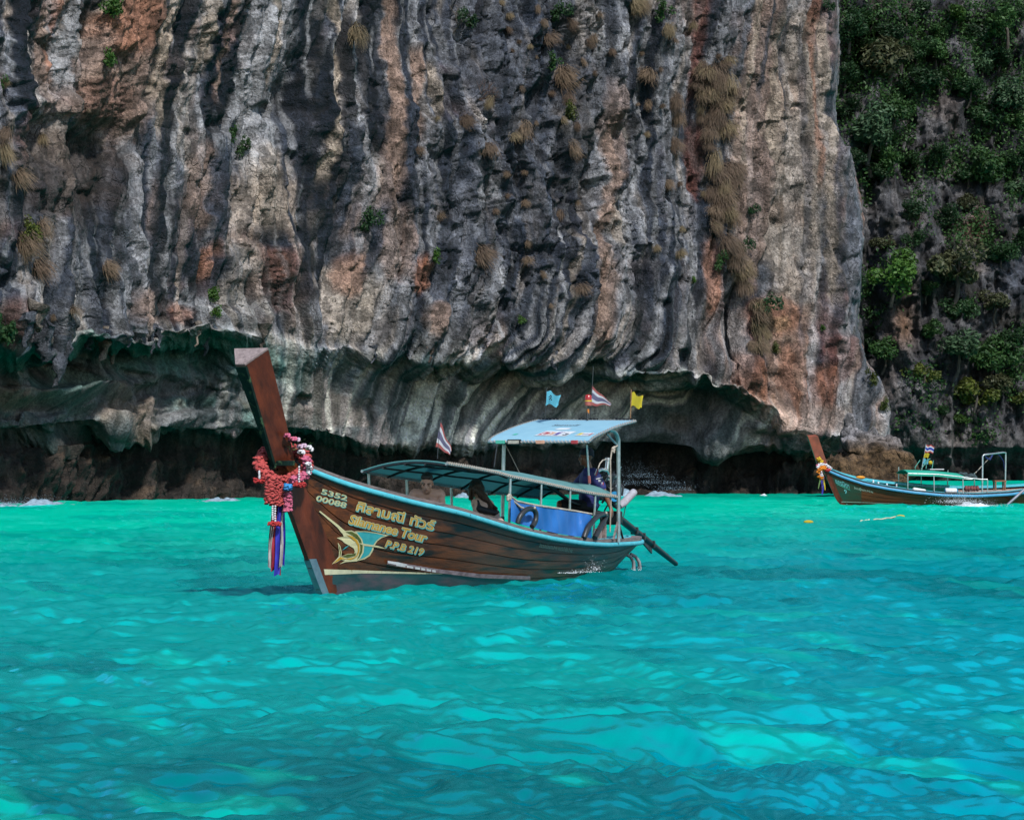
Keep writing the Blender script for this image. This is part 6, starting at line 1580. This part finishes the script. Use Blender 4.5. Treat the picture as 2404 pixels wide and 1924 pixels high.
Z6 = [(815,30,60),(850,100,60),(845,180,70),(1000,60,60),(1030,145,80),(1060,230,110),(1140,260,70),(1175,160,110),(1250,245,90),(1295,230,100),(1365,290,90),(1305,100,80),(1225,330,60),(1125,420,140),(1150,440,150),(1150,540,130),(1120,630,70),(1200,650,70),(1180,800,140),(930,690,130),(870,715,80),(915,465,60),(630,650,120),(745,800,150),(500,620,60),(400,780,70),(760,550,110),(845,905,80),(840,1010,70),(935,1050,80),(930,900,60),(510,1130,100),(780,1090,60),(720,1340,160),(955,1350,90),(1020,1410,60),(940,1250,60),(1110,1110,80),(1200,1060,80),(1215,1500,140),(1065,1560,40),(1490,60,140),(1540,50,100),(1560,420,140),(1530,300,80),(1570,560,80),(1640,550,50),(1620,370,60),(1590,1270,60),(1720,1310,80),(1710,560,160),(1720,640,140),(1700,780,160),(1660,180,110),(1700,230,60),(1790,150,60),(1720,950,60),(1730,1170,60),(1660,960,100),(1550,690,50),(1500,540,40),(900,230,60),(960,260,60),(870,270,50),(1080,490,60),(1000,630,40),(990,300,40),(1285,370,40)]
Z6B = [(1850,420,140),(1900,420,160),(1850,540,140),(1900,560,120),(1860,640,100),(1920,640,100),(1870,760,80),(1900,930,120),(1880,1020,120),(1900,1100,100),(1830,1000,60),(1880,1180,90),(1920,300,50)]
Z7 = [(90,300,100),(110,350,90),(150,420,90),(160,500,90),(100,520,80),(130,680,100),(110,740,90),(140,800,90),(170,760,80),(200,700,80),(190,830,80),(110,850,70),(170,930,100),(190,1000,100),(210,960,90),(240,1030,90),(230,1080,80),(265,1150,90),(270,1200,90),(290,1290,70),(250,1290,60),(320,1230,50),(160,260,70),(80,260,70),(60,330,60),(190,360,60),(70,420,60),(210,640,70),(150,350,100),(130,450,110),(120,620,100),(180,660,100),(150,740,90)]
Z4 = [(40,720,150),(30,820,150),(110,940,130),(220,720,80),(440,570,40),(215,1200,140),(150,1300,170),(190,1400,150),(540,1390,110),(370,1610,110),(270,1620,60),(40,440,60),(1790,220,160)]
def zone(x, y):
    if x < 300: return 'straw tuft %s at the dark left end of the cliff' % ('low' if y > 560 else 'high')
    if x < 900: return 'lone straw tuft on the streaked left half of the cliff'
    if x < 1180: return 'straw tuft %s on the dark middle of the cliff' % ('low' if y > 430 else 'high')
    if x < 1300: return 'straw tuft %s on the grey cliff above the blue flag' % ('low' if y > 430 else 'high')
    if x < 1420: return 'straw tuft %s on the grey cliff above the red beacon' % ('low' if y > 430 else 'high')
    if x < 1640: return 'straw tuft %s on the cliff left of the grass band' % ('low' if y > 430 else 'high')
    return 'brown tuft in the %s part of the thick grass band' % ('upper' if y < 330 else 'middle' if y < 560 else 'lower')
ro_ = random.Random(2)
Z7 = Z7 + [(a + ro_.uniform(-22, 22), b_ + ro_.uniform(-34, 34), c * ro_.uniform(.7, 1.05)) for a, b_, c in Z7]
tufts = [(800 + a * .4634, b_ * .4634, c * .4634) for a, b_, c in Z6 + Z6B] + [(1600 + a * .637, b_ * .637, c * .637) for a, b_, c in Z7] + [(a * .4634, b_ * .4634, c * .4634) for a, b_, c in Z4]
SINGLE = {}
rt = random.Random(12)
for i, (x, y, h) in enumerate(tufts):
    p, j = on_rock(x, y - h * .35, r=6)
    o = bpy.data.objects.new('grass_tuft', TM[rt.randrange(9)]); COL.objects.link(o)
    s = h * .0192 * rt.uniform(.95, 1.15) * (.76 if x > 1620 else .58)
    o.location = p + Vector((0, -.05, -.02)); o.scale = (s * rt.uniform(.6, 1.25), s, s * rt.uniform(.75, 1.45)); o.rotation_euler = (rt.uniform(-.15, .25), rt.uniform(-.55, .35), rt.uniform(-.7, .9))
    SINGLE.setdefault(zone(x, y), []).append(o)
ORD = 'first second third fourth fifth sixth seventh eighth ninth tenth eleventh twelfth thirteenth fourteenth fifteenth sixteenth seventeenth eighteenth nineteenth twentieth'.split()
ORD += ['twenty-' + w for w in ORD[:9]] + ['thirtieth'] + ['thirty-' + w for w in ORD[:9]] + ['fortieth'] + ['forty-' + w for w in ORD[:9]]
for zn_, os_ in SINGLE.items():
    os_.sort(key=lambda o: -o.location.z)
    for k, o in enumerate(os_):
        tag(o, zn_ if len(os_) == 1 else '%s, %s from the top' % (zn_, ORD[k]), 'grass', 'dry grass tufts on the cliff')
# ------------------------------------------------------------------ green plants rooted in the near cliff
def leaf_mat(name, a, b_, tr=.25):
    if name in MATS: return MATS[name]
    m, n, l, b = nt(name)
    at_ = n.new('ShaderNodeAttribute'); at_.attribute_name = 'Col'; oi = n.new('ShaderNodeObjectInfo')
    mx = n.new('ShaderNodeMix'); mx.data_type = 'RGBA'; mx.inputs[6].default_value = (*a, 1); mx.inputs[7].default_value = (*b_, 1)
    l.new(at_.outputs['Fac'], mx.inputs[0])
    hs = n.new('ShaderNodeHueSaturation'); r_ = n.new('ShaderNodeMapRange'); r_.inputs[3].default_value = .7; r_.inputs[4].default_value = 1.25
    l.new(oi.outputs['Random'], r_.inputs[0]); l.new(r_.outputs[0], hs.inputs['Value']); l.new(mx.outputs[2], hs.inputs['Color'])
    l.new(hs.outputs[0], b.inputs['Base Color']); b.inputs['Roughness'].default_value = .55; b.inputs['Specular IOR Level'].default_value = .3
    ts = n.new('ShaderNodeBsdfTranslucent'); l.new(hs.outputs[0], ts.inputs[0]); ms = n.new('ShaderNodeMixShader'); ms.inputs[0].default_value = tr
    l.new(b.outputs[0], ms.inputs[1]); l.new(ts.outputs[0], ms.inputs[2]); l.new(ms.outputs[0], n['Material Output'].inputs['Surface'])
    MATS[name] = m; return m
def leaf_cloud(name, seed, mat, n, lobes, leaf, squash=.8, hollow=.55):
    """unit-radius crown: leaf blades gathered in uneven lobes with gaps between"""
    rg = np.random.default_rng(seed); C_ = []
    for k in range(lobes):
        d = rg.normal(size=3); d /= np.linalg.norm(d); d[2] *= squash; C_.append((d * rg.uniform(.25, .72), rg.uniform(.22, .48)))
    v = np.zeros((n * 4, 3), np.float32); c = np.zeros(n * 4, np.float32)
    for i in range(n):
        ce, r = C_[rg.integers(len(C_))]; d = rg.normal(size=3); d /= np.linalg.norm(d)
        p = ce + d * r * (hollow + (1 - hollow) * rg.random() ** .6); nrm = d * .6 + rg.normal(size=3) * .6 + np.array([0, 0, .4]); nrm /= np.linalg.norm(nrm)
        a = np.cross(nrm, rg.normal(size=3)); a /= np.linalg.norm(a); b2 = np.cross(nrm, a); s = leaf * rg.uniform(.6, 1.3)
        v[i * 4:i * 4 + 4] = [p - a * s, p - b2 * s * .45, p + a * s, p + b2 * s * .45]
        c[i * 4:i * 4 + 4] = np.clip(.45 + .3 * rg.normal(), 0, 1)
    me = mesh_np(name, v, np.arange(n * 4).reshape(-1, 4), False); me.materials.append(mat)
    at_ = me.attributes.new('Col', 'FLOAT_COLOR', 'POINT'); q = np.ones((n * 4, 4), np.float32); q[:, :3] = c[:, None]; at_.data.foreach_set('color', q.ravel())
    return me
LGREEN = leaf_mat('bright_leaf', (.07, .15, .022), (.03, .075, .013)); LDARK = leaf_mat('dark_leaf', (.026, .064, .019), (.012, .032, .011)); LMID = leaf_mat('mid_leaf', (.046, .105, .025), (.018, .050, .014))
LPALE = leaf_mat('pale_leaf', (.08, .145, .07), (.034, .068, .030)); LOLIVE = leaf_mat('olive_leaf', (.085, .092, .040), (.040, .044, .020)); LYEL = leaf_mat('yellow_green_leaf', (.100, .120, .018), (.045, .060, .010))
TWIG = pm('pale_twig', (.17, .15, .13), (.10, .085, .075), 8, .9); BARK = pm('grey_bark', (.10, .085, .07), (.05, .042, .035), 8, .9, .4)
plant_m = {k: leaf_cloud('leaves', 40 + i, m_, 420, 6, .12, 1.0, .3) for i, (k, m_) in enumerate((('g', LGREEN), ('d', LDARK), ('m', LMID), ('y', LYEL)))}
def plant(x, y, r, key, label, group=None, P=None):
    p, _ = on_rock(x, y, r=6); t = empty('cliff_plant', p); sc = r * .0195
    o = link('foliage', plant_m[key], t); o.location = (0, -sc * .55, 0); o.scale = (sc * 1.05, sc * .8, sc * 1.1); o.rotation_euler = (0, 0, (x * 7 % 6))
    st_ = MB()
    for k in range(4): st_.tube([(0, .15, 0), (.3 * sc * math.sin(k * 2), -sc * .3, .1 * sc), (.7 * sc * math.sin(k * 2), -sc * .6, .5 * sc * math.cos(k * 1.7))], [.03, .02, .008], 5)
    st_.build('stem', BARK, t, smooth=True)
    tag(t, label, 'plant', group)
Z4P = [(580, 50, 80, 'g', 'green plant at the top of the orange patch on the cliff'), (570, 310, 62, 'g', 'green plant in the middle of the orange patch on the cliff'), (1190, 680, 52, 'm', 'small plant on the ledge left of the dark streak'), (1245, 745, 58, 'm', 'small plant lower on the sloping ledge beside the dark streak'), (1085, 1500, 60, 'g', 'trailing plant above the little orange stalactite'), (1105, 1585, 45, 'g', 'small plant right above the orange stalactite'), (190, 1160, 70, 'y', 'yellow green plant above the straw tufts at the left edge'), (30, 1640, 110, 'd', 'dark leafy shrub at the left edge above the overhang'), (30, 440, 46, 'm', 'dull plant at the left edge of the upper cliff')]
for x, y, r, k, lb in Z4P: plant(x * .4634, y * .4634, r * .4634, k, lb)
for x, y, r, k, lb in [(490, 1310, 60, 'g', 'bright green plant low in the middle of the cliff'), (915, 1625, 36, 'g', 'small green plant just above the lip of the overhang'), (1110, 60, 80, 'd', 'dark shrub at the top middle of the cliff'), (1085, 310, 56, 'm', 'green plant beside the straw tufts high on the cliff'), (1640, 60, 70, 'm', 'green plant near the top of the rust streak'), (1795, 1420, 32, 'g', 'tiny green plant at the foot of the thick grass band'), (150, 1110, 90, 'd', 'dark hanging plant below the long ink black streak'), (1150, 560, 60, 'y', 'yellowish plant among the straw tufts in the middle'), (660, 90, 80, 'd', 'dark leaves around the bare branches high on the cliff')]: plant(800 + x * .4634, y * .4634, r * .4634, k, lb)
for x, y, r, k, lb in [(312, 1115, 66, 'd', 'round dark bush at the foot of the grass band on the buttress'), (230, 900, 50, 'd', 'dark bush inside the lower grass band'), (150, 965, 46, 'm', 'green bush at the left of the lower grass band'), (345, 1280, 30, 'y', 'bright plant on the orange rock of the buttress'), (525, 1210, 20, 'g', 'small plant on the pink buttress'), (265, 770, 34, 'd', 'dark plant at the right side of the grass band'), (555, 20, 40, 'd', 'dark plant at the very top of the buttress'), (700, 1385, 44, 'y', 'bright yellow green plant on the right edge of the buttress'), (738, 1480, 34, 'y', 'yellow grassy plant low on the right edge of the buttress')]: plant(1600 + x * .637, y * .637, r * .637, k, lb)
# bare pale shrub
p, _ = on_rock(1075, 60, r=6); bs = empty('bare_shrub', p); rr = random.Random(9)
def twig(mb, a, d, L, r, dep):
    b_ = a + d * L; mid_ = a.lerp(b_, .5) + Vector((rr.uniform(-.1, .1), rr.uniform(-.1, .1), rr.uniform(-.1, .1))) * L; mb.tube([a, mid_, b_], [r, r * .8, r * .55], 5)
    if dep:
        for k in range(3): twig(mb, a.lerp(b_, rr.uniform(.45, 1)), (d + Vector((rr.uniform(-.9, .9), rr.uniform(-.5, .5), rr.uniform(-.4, .9)))).normalized(), L * .62, r * .6, dep - 1)
tb_ = MB(); twig(tb_, Vector((-.5, .1, -.6)), Vector((.6, -.5, .6)).normalized(), .9, .05, 4); tb_.build('branches', TWIG, bs, smooth=True)
tag(bs, 'bare pale branching shrub high in the dark middle of the cliff', 'shrub')
p, _ = on_rock(1140, 215, r=6); bs = empty('bare_shrub', p)
tb_ = MB()
for k in range(4): twig(tb_, Vector((-.3, .1, -.4)), Vector((.4 + .3 * k, -.5, .9 - .3 * k)).normalized(), .6, .022, 3)
tb_.build('branches', pm('reddish_twig', (.13, .08, .06), (.08, .05, .04), 8, .9), bs, smooth=True)
tag(bs, 'thin reddish leafless shrub above a straw tuft', 'shrub')

# ------------------------------------------------------------------ trees on the far cliff
CROWNS = {}
for i, (k, m_) in enumerate((('d', LDARK), ('m', LMID), ('p', LPALE), ('o', LOLIVE), ('y', LYEL), ('g', LGREEN))):
    CROWNS[k] = [leaf_cloud('crown', 60 + i * 3 + j, m_, 2000, 9, .095, .75, .45) for j in range(2)]
KN_ = {'d': 'dark green', 'm': 'mid green', 'p': 'pale green', 'o': 'dull olive', 'y': 'yellowish green', 'g': 'fresh green'}
FT = [(620,112,62,'d'),(645,60,40,'d'),(700,70,34,'m'),(755,130,50,'d'),(830,70,46,'m'),(880,30,30,'d'),(945,120,44,'m'),(1005,55,44,'g'),(1185,95,82,'m'),(1090,125,44,'d'),(1240,60,40,'d'),(760,240,104,'o'),(868,200,56,'d'),(930,190,54,'m'),(600,270,52,'d'),(650,320,48,'m'),(690,500,108,'p'),(598,395,50,'d'),(790,410,60,'m'),(760,590,60,'m'),(835,600,48,'d'),(885,300,60,'d'),(990,300,60,'m'),(1060,330,50,'d'),(1200,370,84,'p'),(1130,420,60,'d'),(1240,440,50,'m'),(1130,610,84,'m'),(1240,575,44,'d'),(1045,650,46,'d'),(1235,690,50,'p'),(835,770,44,'d'),(960,785,52,'d'),(730,630,44,'d'),(785,1015,82,'g'),(1000,990,112,'o'),(1150,1115,64,'o'),(1170,940,60,'d'),(1240,880,50,'d'),(740,1290,62,'m'),(700,1250,40,'d'),(1010,1285,84,'p'),(1130,1310,84,'m'),(1210,1260,60,'d'),(890,1380,50,'y'),(1080,1450,74,'y'),(1165,1425,56,'o'),(960,1520,32,'d'),(1030,1548,26,'g'),(1250,1470,36,'y'),(860,880,40,'d'),(930,560,44,'d'),(1110,230,60,'p'),(700,180,50,'d'),(800,330,46,'d'),(620,590,44,'d'),(640,1030,30,'d'),(1060,760,50,'o'),(900,1060,40,'m'),(1010,1150,56,'d'),(930,1220,46,'m'),(1180,210,50,'d'),(740,900,44,'o')]
def trunk_mesh(seed):
    rr_ = random.Random(seed); mb = MB(); pts = [Vector((0, .35, -1.15)), Vector((rr_.uniform(-.1, .1), .1, -.8)), Vector((rr_.uniform(-.1, .1), 0, -.3)), Vector((rr_.uniform(-.1, .1), -.05, .1))]
    mb.tube(pts, [.075, .06, .05, .03], 7)
    for k in range(6):
        a = pts[2].lerp(pts[3], rr_.random()); d = Vector((rr_.uniform(-1, 1), rr_.uniform(-1, .6), rr_.uniform(0, .9))).normalized(); mb.tube([a, a + d * .35 + Vector((0, 0, .06)), a + d * .62], [.03, .02, .008], 5)
    me_o = mb.build('trunk', BARK, None, smooth=True); me = me_o.data; bpy.data.objects.remove(me_o); return me
TRK = [trunk_mesh(i) for i in range(3)]
def vpos(x, y):
    b_ = 'atop' if y < 260 else 'high on' if y < 560 else 'midway on' if y < 900 else 'low on' if y < 1200 else 'at the foot of'
    return b_
rt = random.Random(5); seenl = {}
FT2 = sorted(FT, key=lambda t: t[1])
for i, (x, y, r, k) in enumerate(FT2):
    px_, py_ = 1600 + x * .637, y * .637; p, _ = on_rock(px_, py_, FC_P, FC_x, FC_y, 8)
    R_ = r * .637 * 240 / F * 1.32
    t = empty('cliff_tree', (p.x, p.y - R_ * .35, p.z - R_ * .9))
    c_ = link('crown', CROWNS[k][rt.randrange(2)], t); c_.location = (0, -R_ * .1, R_ * .95); c_.scale = (R_ * rt.uniform(1.0, 1.25), R_ * .9, R_ * rt.uniform(.75, .95)); c_.rotation_euler = (0, 0, rt.uniform(0, 6.28))
    tk = link('trunk', TRK[rt.randrange(3)], t); tk.location = (0, 0, R_ * .95); tk.scale = (R_, R_, R_); tk.rotation_euler = (0, 0, rt.uniform(-.5, .5))
    size = 'large' if r > 78 else 'small' if r < 46 else 'medium'
    side = 'by the buttress' if x < 760 else 'near the frame edge' if x > 1080 else 'above the flags'
    lb = '%s %s tree %s far cliff %s' % (size, KN_[k], vpos(x, y), side)
    tag(t, lb, 'tree', 'trees on the far cliff')
    seenl.setdefault(lb, []).append(t)
for lb, ts in seenl.items():                              # look-alikes told apart by their order
    if len(ts) > 1:
        ts.sort(key=lambda o: -o.location.z)
        for n_, o in enumerate(ts): o['label'] = lb + (', %s of %s' % (('upper', 'lower')[n_] if len(ts) == 2 else ('upper', 'middle', 'lower', 'lowest')[min(n_, 3)], {2: 'two', 3: 'three', 4: 'four', 5: 'five'}[len(ts)]))
# undergrowth that reads as one mass between the trees
rg = np.random.default_rng(3); U = []; uc = []
cand = rg.uniform([1905, -10], [2415, 1040], size=(4600, 2))
dens = fbm2(cand[:, 0] / 70, cand[:, 1] / 90, 77, 3)
for (x, y), d_ in zip(cand, dens):
    if d_ + (.34 if y < 420 else -.10) < rg.uniform(-.05, .35): continue
    i_ = int(np.argmin((FC_x - x) ** 2 + (FC_y - y) ** 2)); b0 = FC_P[i_]
    for k in range(16):
        q = b0 + rg.normal(size=3) * np.array([.45, .28, .40]) + np.array([0, -.25, .1]); a = rg.normal(size=3); a /= np.linalg.norm(a); c2 = np.cross(a, rg.normal(size=3)); c2 /= np.linalg.norm(c2); s = rg.uniform(.10, .22)
        U += [q - a * s, q - c2 * s * .5, q + a * s, q + c2 * s * .5]; uc += [np.clip(.5 + .35 * rg.normal(), 0, 1)] * 4
U = np.array(U, np.float32); ume = mesh_np('undergrowth', U, np.arange(len(U)).reshape(-1, 4), False); ume.materials.append(LMID)
at_ = ume.attributes.new('Col', 'FLOAT_COLOR', 'POINT'); qq = np.ones((len(U), 4), np.float32); qq[:, :3] = np.array(uc, np.float32)[:, None]; at_.data.foreach_set('color', qq.ravel())
ug = link('undergrowth', ume); tag(ug, 'scrubby green undergrowth covering the far cliff between the trees', 'undergrowth', kind='stuff')

# ------------------------------------------------------------------ fallen boulder at the foot of the buttress
def boulder(name, blobs, dist, label):
    mb = MB()
    for (x, y, rx, ry, dz) in blobs:
        c = photo(x, y, dist + dz); k = dist / F; m2 = MB(); m2.ball((0, 0, 0), 1, 18, 12, (rx * k, rx * k * .8, ry * k)); mb.add([c + Vector(p) for p in m2.v], m2.f)
    me = bpy.data.meshes.new(name); me.from_pydata(mb.v, [], mb.f); o = bpy.data.objects.new(name, me); COL.objects.link(o)
    rm = o.modifiers.new('r', 'REMESH'); rm.mode = 'VOXEL'; rm.voxel_size = .055
    dg = bpy.context.evaluated_depsgraph_get(); m2 = bpy.data.meshes.new_from_object(o.evaluated_get(dg)); bpy.data.objects.remove(o)
    n_ = len(m2.vertices); co = np.empty(n_ * 3, np.float32); m2.vertices.foreach_get('co', co); co = co.reshape(-1, 3); nr = np.empty(n_ * 3, np.float32); m2.vertices.foreach_get('normal', nr); nr = nr.reshape(-1, 3)
    base = co.mean(0); q = co - base
    d = .75 * fbm3(q[:, 0] / 1.4 + q[:, 2] * .5, q[:, 1] / 1.4, q[:, 2] / .9, 401, 4) + .35 * (.5 - np.abs(noise3(q[:, 0] / .8, q[:, 1] / .8, q[:, 2] / .6, 402)) * 1.6) + .14 * (.5 - np.abs(noise3(q[:, 0] / .3, q[:, 1] / .3, q[:, 2] / .25, 403)))
    co2 = co + nr * d[:, None]; m2.vertices.foreach_set('co', co2.ravel())
    zt = co2[:, 2]; t = sstep(1.6, 3.2, zt + .9 * fbm3(q[:, 0], q[:, 1], q[:, 2], 404, 3))[:, None]
    low = lin(120, 96, 70) * .55; top_ = lin(158, 154, 156) * .62; c = low * (1 - t) + top_ * t
    sp = np.clip(noise3(q[:, 0] * 4, q[:, 1] * 4, q[:, 2] * 4, 405), 0, 1)[:, None] * (1 - t); c = c * (1 - .6 * sp); c = c * (1 + .35 * fbm3(q[:, 0] * 2, q[:, 1] * 2, q[:, 2] * 2, 406, 3))[:, None]
    wet = sstep(.9, .3, zt)[:, None]; c = c * (1 - .55 * wet)
    set_col(m2, np.clip(c, .004, .8)); m2.materials.clear(); m2.materials.append(ROCK); m2.polygons.foreach_set('use_smooth', [True] * len(m2.polygons)); m2.name = name
    o = bpy.data.objects.new(name, m2); COL.objects.link(o); tag(o, label, 'rock')
boulder('boulder', [(1990, 1110, 62, 44, 0), (2060, 1105, 66, 46, .5), (2100, 1100, 44, 40, .5), (2030, 1060, 60, 30, .8), (2080, 1050, 44, 30, 1.2), (2010, 1020, 26, 24, 1.5), (2040, 1030, 34, 24, 1.4), (2000, 990, 12, 18, 1.6), (1950, 1085, 26, 34, .6), (2060, 1140, 70, 30, 0)], 131, 'large brown boulder with jagged grey top behind the distant boat')

# ------------------------------------------------------------------ surf and spray (too many drops to count)
FOAM = pm('white_foam', (.80, .84, .86), (.62, .70, .74), 6, .6, .4, bscale=20)
MIST = pm('grey_spray', (.34, .46, .54), (.16, .24, .30), 5, .7, .4, bscale=12)
def splash(name, label, pts, n, r0, r1, seed, mat=FOAM):
    """drops thrown around a set of (column, row, distance, spread x, spread y) centres"""
    rr_ = random.Random(seed); v = []; f = []
    for (x, y, d, sx, sy) in pts:
        for i in range(n):
            t = abs(rr_.gauss(0, 1)); q = photo(x + rr_.gauss(0, sx), y - t * sy, d + rr_.gauss(0, .3)); r = rr_.uniform(r0, r1) * (1.2 if t < .6 else .7)
            if q.z < -.02: continue
            b_ = len(v); ax = Vector((rr_.uniform(.7, 1.8), 1, rr_.uniform(.6, 1.3)))
            for e in ((1, 0, 0), (-1, 0, 0), (0, 1, 0), (0, -1, 0), (0, 0, 1), (0, 0, -1)): v.append(tuple(q + Vector((e[0] * ax.x, e[1] * ax.y, e[2] * ax.z)) * r))
            for a, c, e in ((0, 2, 4), (2, 1, 4), (1, 3, 4), (3, 0, 4), (2, 0, 5), (1, 2, 5), (3, 1, 5), (0, 3, 5)): f.append((b_ + a, b_ + c, b_ + e))
    me = bpy.data.meshes.new(name); me.from_pydata(v, [], f); me.materials.append(mat); me.update(); o = link(name, me); tag(o, label, 'spray', kind='stuff'); return o
def foam(name, label, x0, x1, yfun, hfun, dist, seed, mat=FOAM):
    """broken wave crest: a ridge of heaped foam along the rock"""
    nx, ny = 120, 14; xs_ = np.linspace(x0, x1, nx); rows = []
    X_, T_ = np.meshgrid(xs_, np.linspace(-1, 1, ny)); k = dist / F; yb = np.array([yfun(x) for x in xs_]); hh = np.array([hfun(x) for x in xs_])
    prof = (1 - np.abs(T_) ** 1.5) * hh[None, :] * k; nz_ = fbm2(X_ * k * 1.6, T_ * 1.3 + seed, seed, 4)
    Zf = -.02 + prof * (1 + .9 * nz_) - .10 + .12 * nz_
    Yf = dist + T_ * 1.1 + .3 * nz_; Xf = (X_ - CX) * k
    me = mesh_np(name, np.stack([Xf, Yf, Zf], -1).reshape(-1, 3), grid_quads(ny, nx)); me.materials.append(mat); o = link(name, me); tag(o, label, 'surf', kind='stuff'); return o
foam('surf', 'pale surf washing against the rock at the left edge', -40, 190, lambda x: 1192, lambda x: 20 * math.exp(-((x - 85) / 55.0) ** 2) + 12 * math.exp(-((x - 10) / 26.0) ** 2) + 2, 104, 1, MIST)
foam('surf', 'thin line of surf left of the garlanded prow', 380, 640, lambda x: 1190 - (x - 380) * .03, lambda x: 12 * math.exp(-((x - 555) / 55.0) ** 2) + 3, 115, 2, MIST)
foam('surf', 'surf bursting against the rock behind the engine', 1420, 1700, lambda x: 1163, lambda x: 22 * math.exp(-((x - 1462) / 30.0) ** 2) + 9 * math.exp(-((x - 1560) / 50.0) ** 2) + 2, 132, 3, MIST)
foam('surf', 'little tongue of surf left of the distant prow', 1775, 1822, lambda x: 1156, lambda x: 12 * math.exp(-((x - 1792) / 12.0) ** 2) + 1, 135, 4)
foam('surf', 'surf on the rocks seen under the passenger canopy', 1040, 1170, lambda x: 1168, lambda x: 14 * math.exp(-((x - 1085) / 22.0) ** 2) + 2, 128, 5, MIST)
splash('spray', 'spray thrown up by the surf behind the engine', [(1470, 1140, 131, 30, 22), (1500, 1120, 131, 26, 16), (1545, 1135, 131, 28, 10), (1580, 1150, 131, 26, 12)], 420, .004, .012, 7, MIST)
splash('spray', 'grey spray over the surf at the left edge of the cliff foot', [(90, 1182, 104, 30, 9), (20, 1184, 104, 20, 7)], 500, .004, .012, 17, MIST)
splash('spray', 'droplets along the waterline of the near hull by the stern', [(1372, 1343, 37.6, 16, 3), (1395, 1338, 37.8, 13, 12), (1340, 1345, 37.2, 14, 1.5)], 110, .002, .006, 8)
splash('spray', 'white bow wave spray along the side of the distant boat', [(2280, 1189, 103.6, 30, 9), (2250, 1180, 103.6, 26, 12), (2310, 1190, 103.6, 30, 4)], 900, .004, .011, 9)
foam('wake', 'white wake foaming beside the distant boat', 2200, 2360, lambda x: 1191, lambda x: 10 * math.exp(-((x - 2290) / 34.0) ** 2) + 3 * math.exp(-((x - 2230) / 26.0) ** 2) + 1, 103.4, 6)
splash('spray', 'water dripping from the outlet hoses of the near boat', [(1488, 1338, 41.2, 3, 3), (1502, 1338, 41.2, 3, 3)], 40, .002, .006, 10)
# drifting leaves on the water
for i, (x, y) in enumerate(((478, 1667), (392, 1646), (1066, 1578), (1194, 1569), (535, 1546), (1562, 1585))):
    d = CAMH * F / (y - CY); p = photo(x, y, d); zz_ = sea_z(p.x, p.y); a = i * 1.3
    o = MB().slab([[Vector((p.x + .03 * math.cos(a) * s + .012 * math.sin(a) * t, p.y + .03 * math.sin(a) * s - .012 * math.cos(a) * t * (1 - s * s), zz_ + .012 + .004 * s)) for t in (-1, 0, 1)] for s in (-1, 0, 1)], (0, 0, .003)).build('leaf', pm('drift_leaf', (.10, .11, .02), (.07, .08, .012), 20, .6), None)
    tag(o, 'small olive leaf drifting on the water, %s' % ('left of the lower centre', 'farthest left of the leaves', 'below the middle of the near hull', 'below the stern of the near hull', 'below the ribbons of the garland', 'farthest right of the leaves')[i], 'leaf', 'drifting leaves')
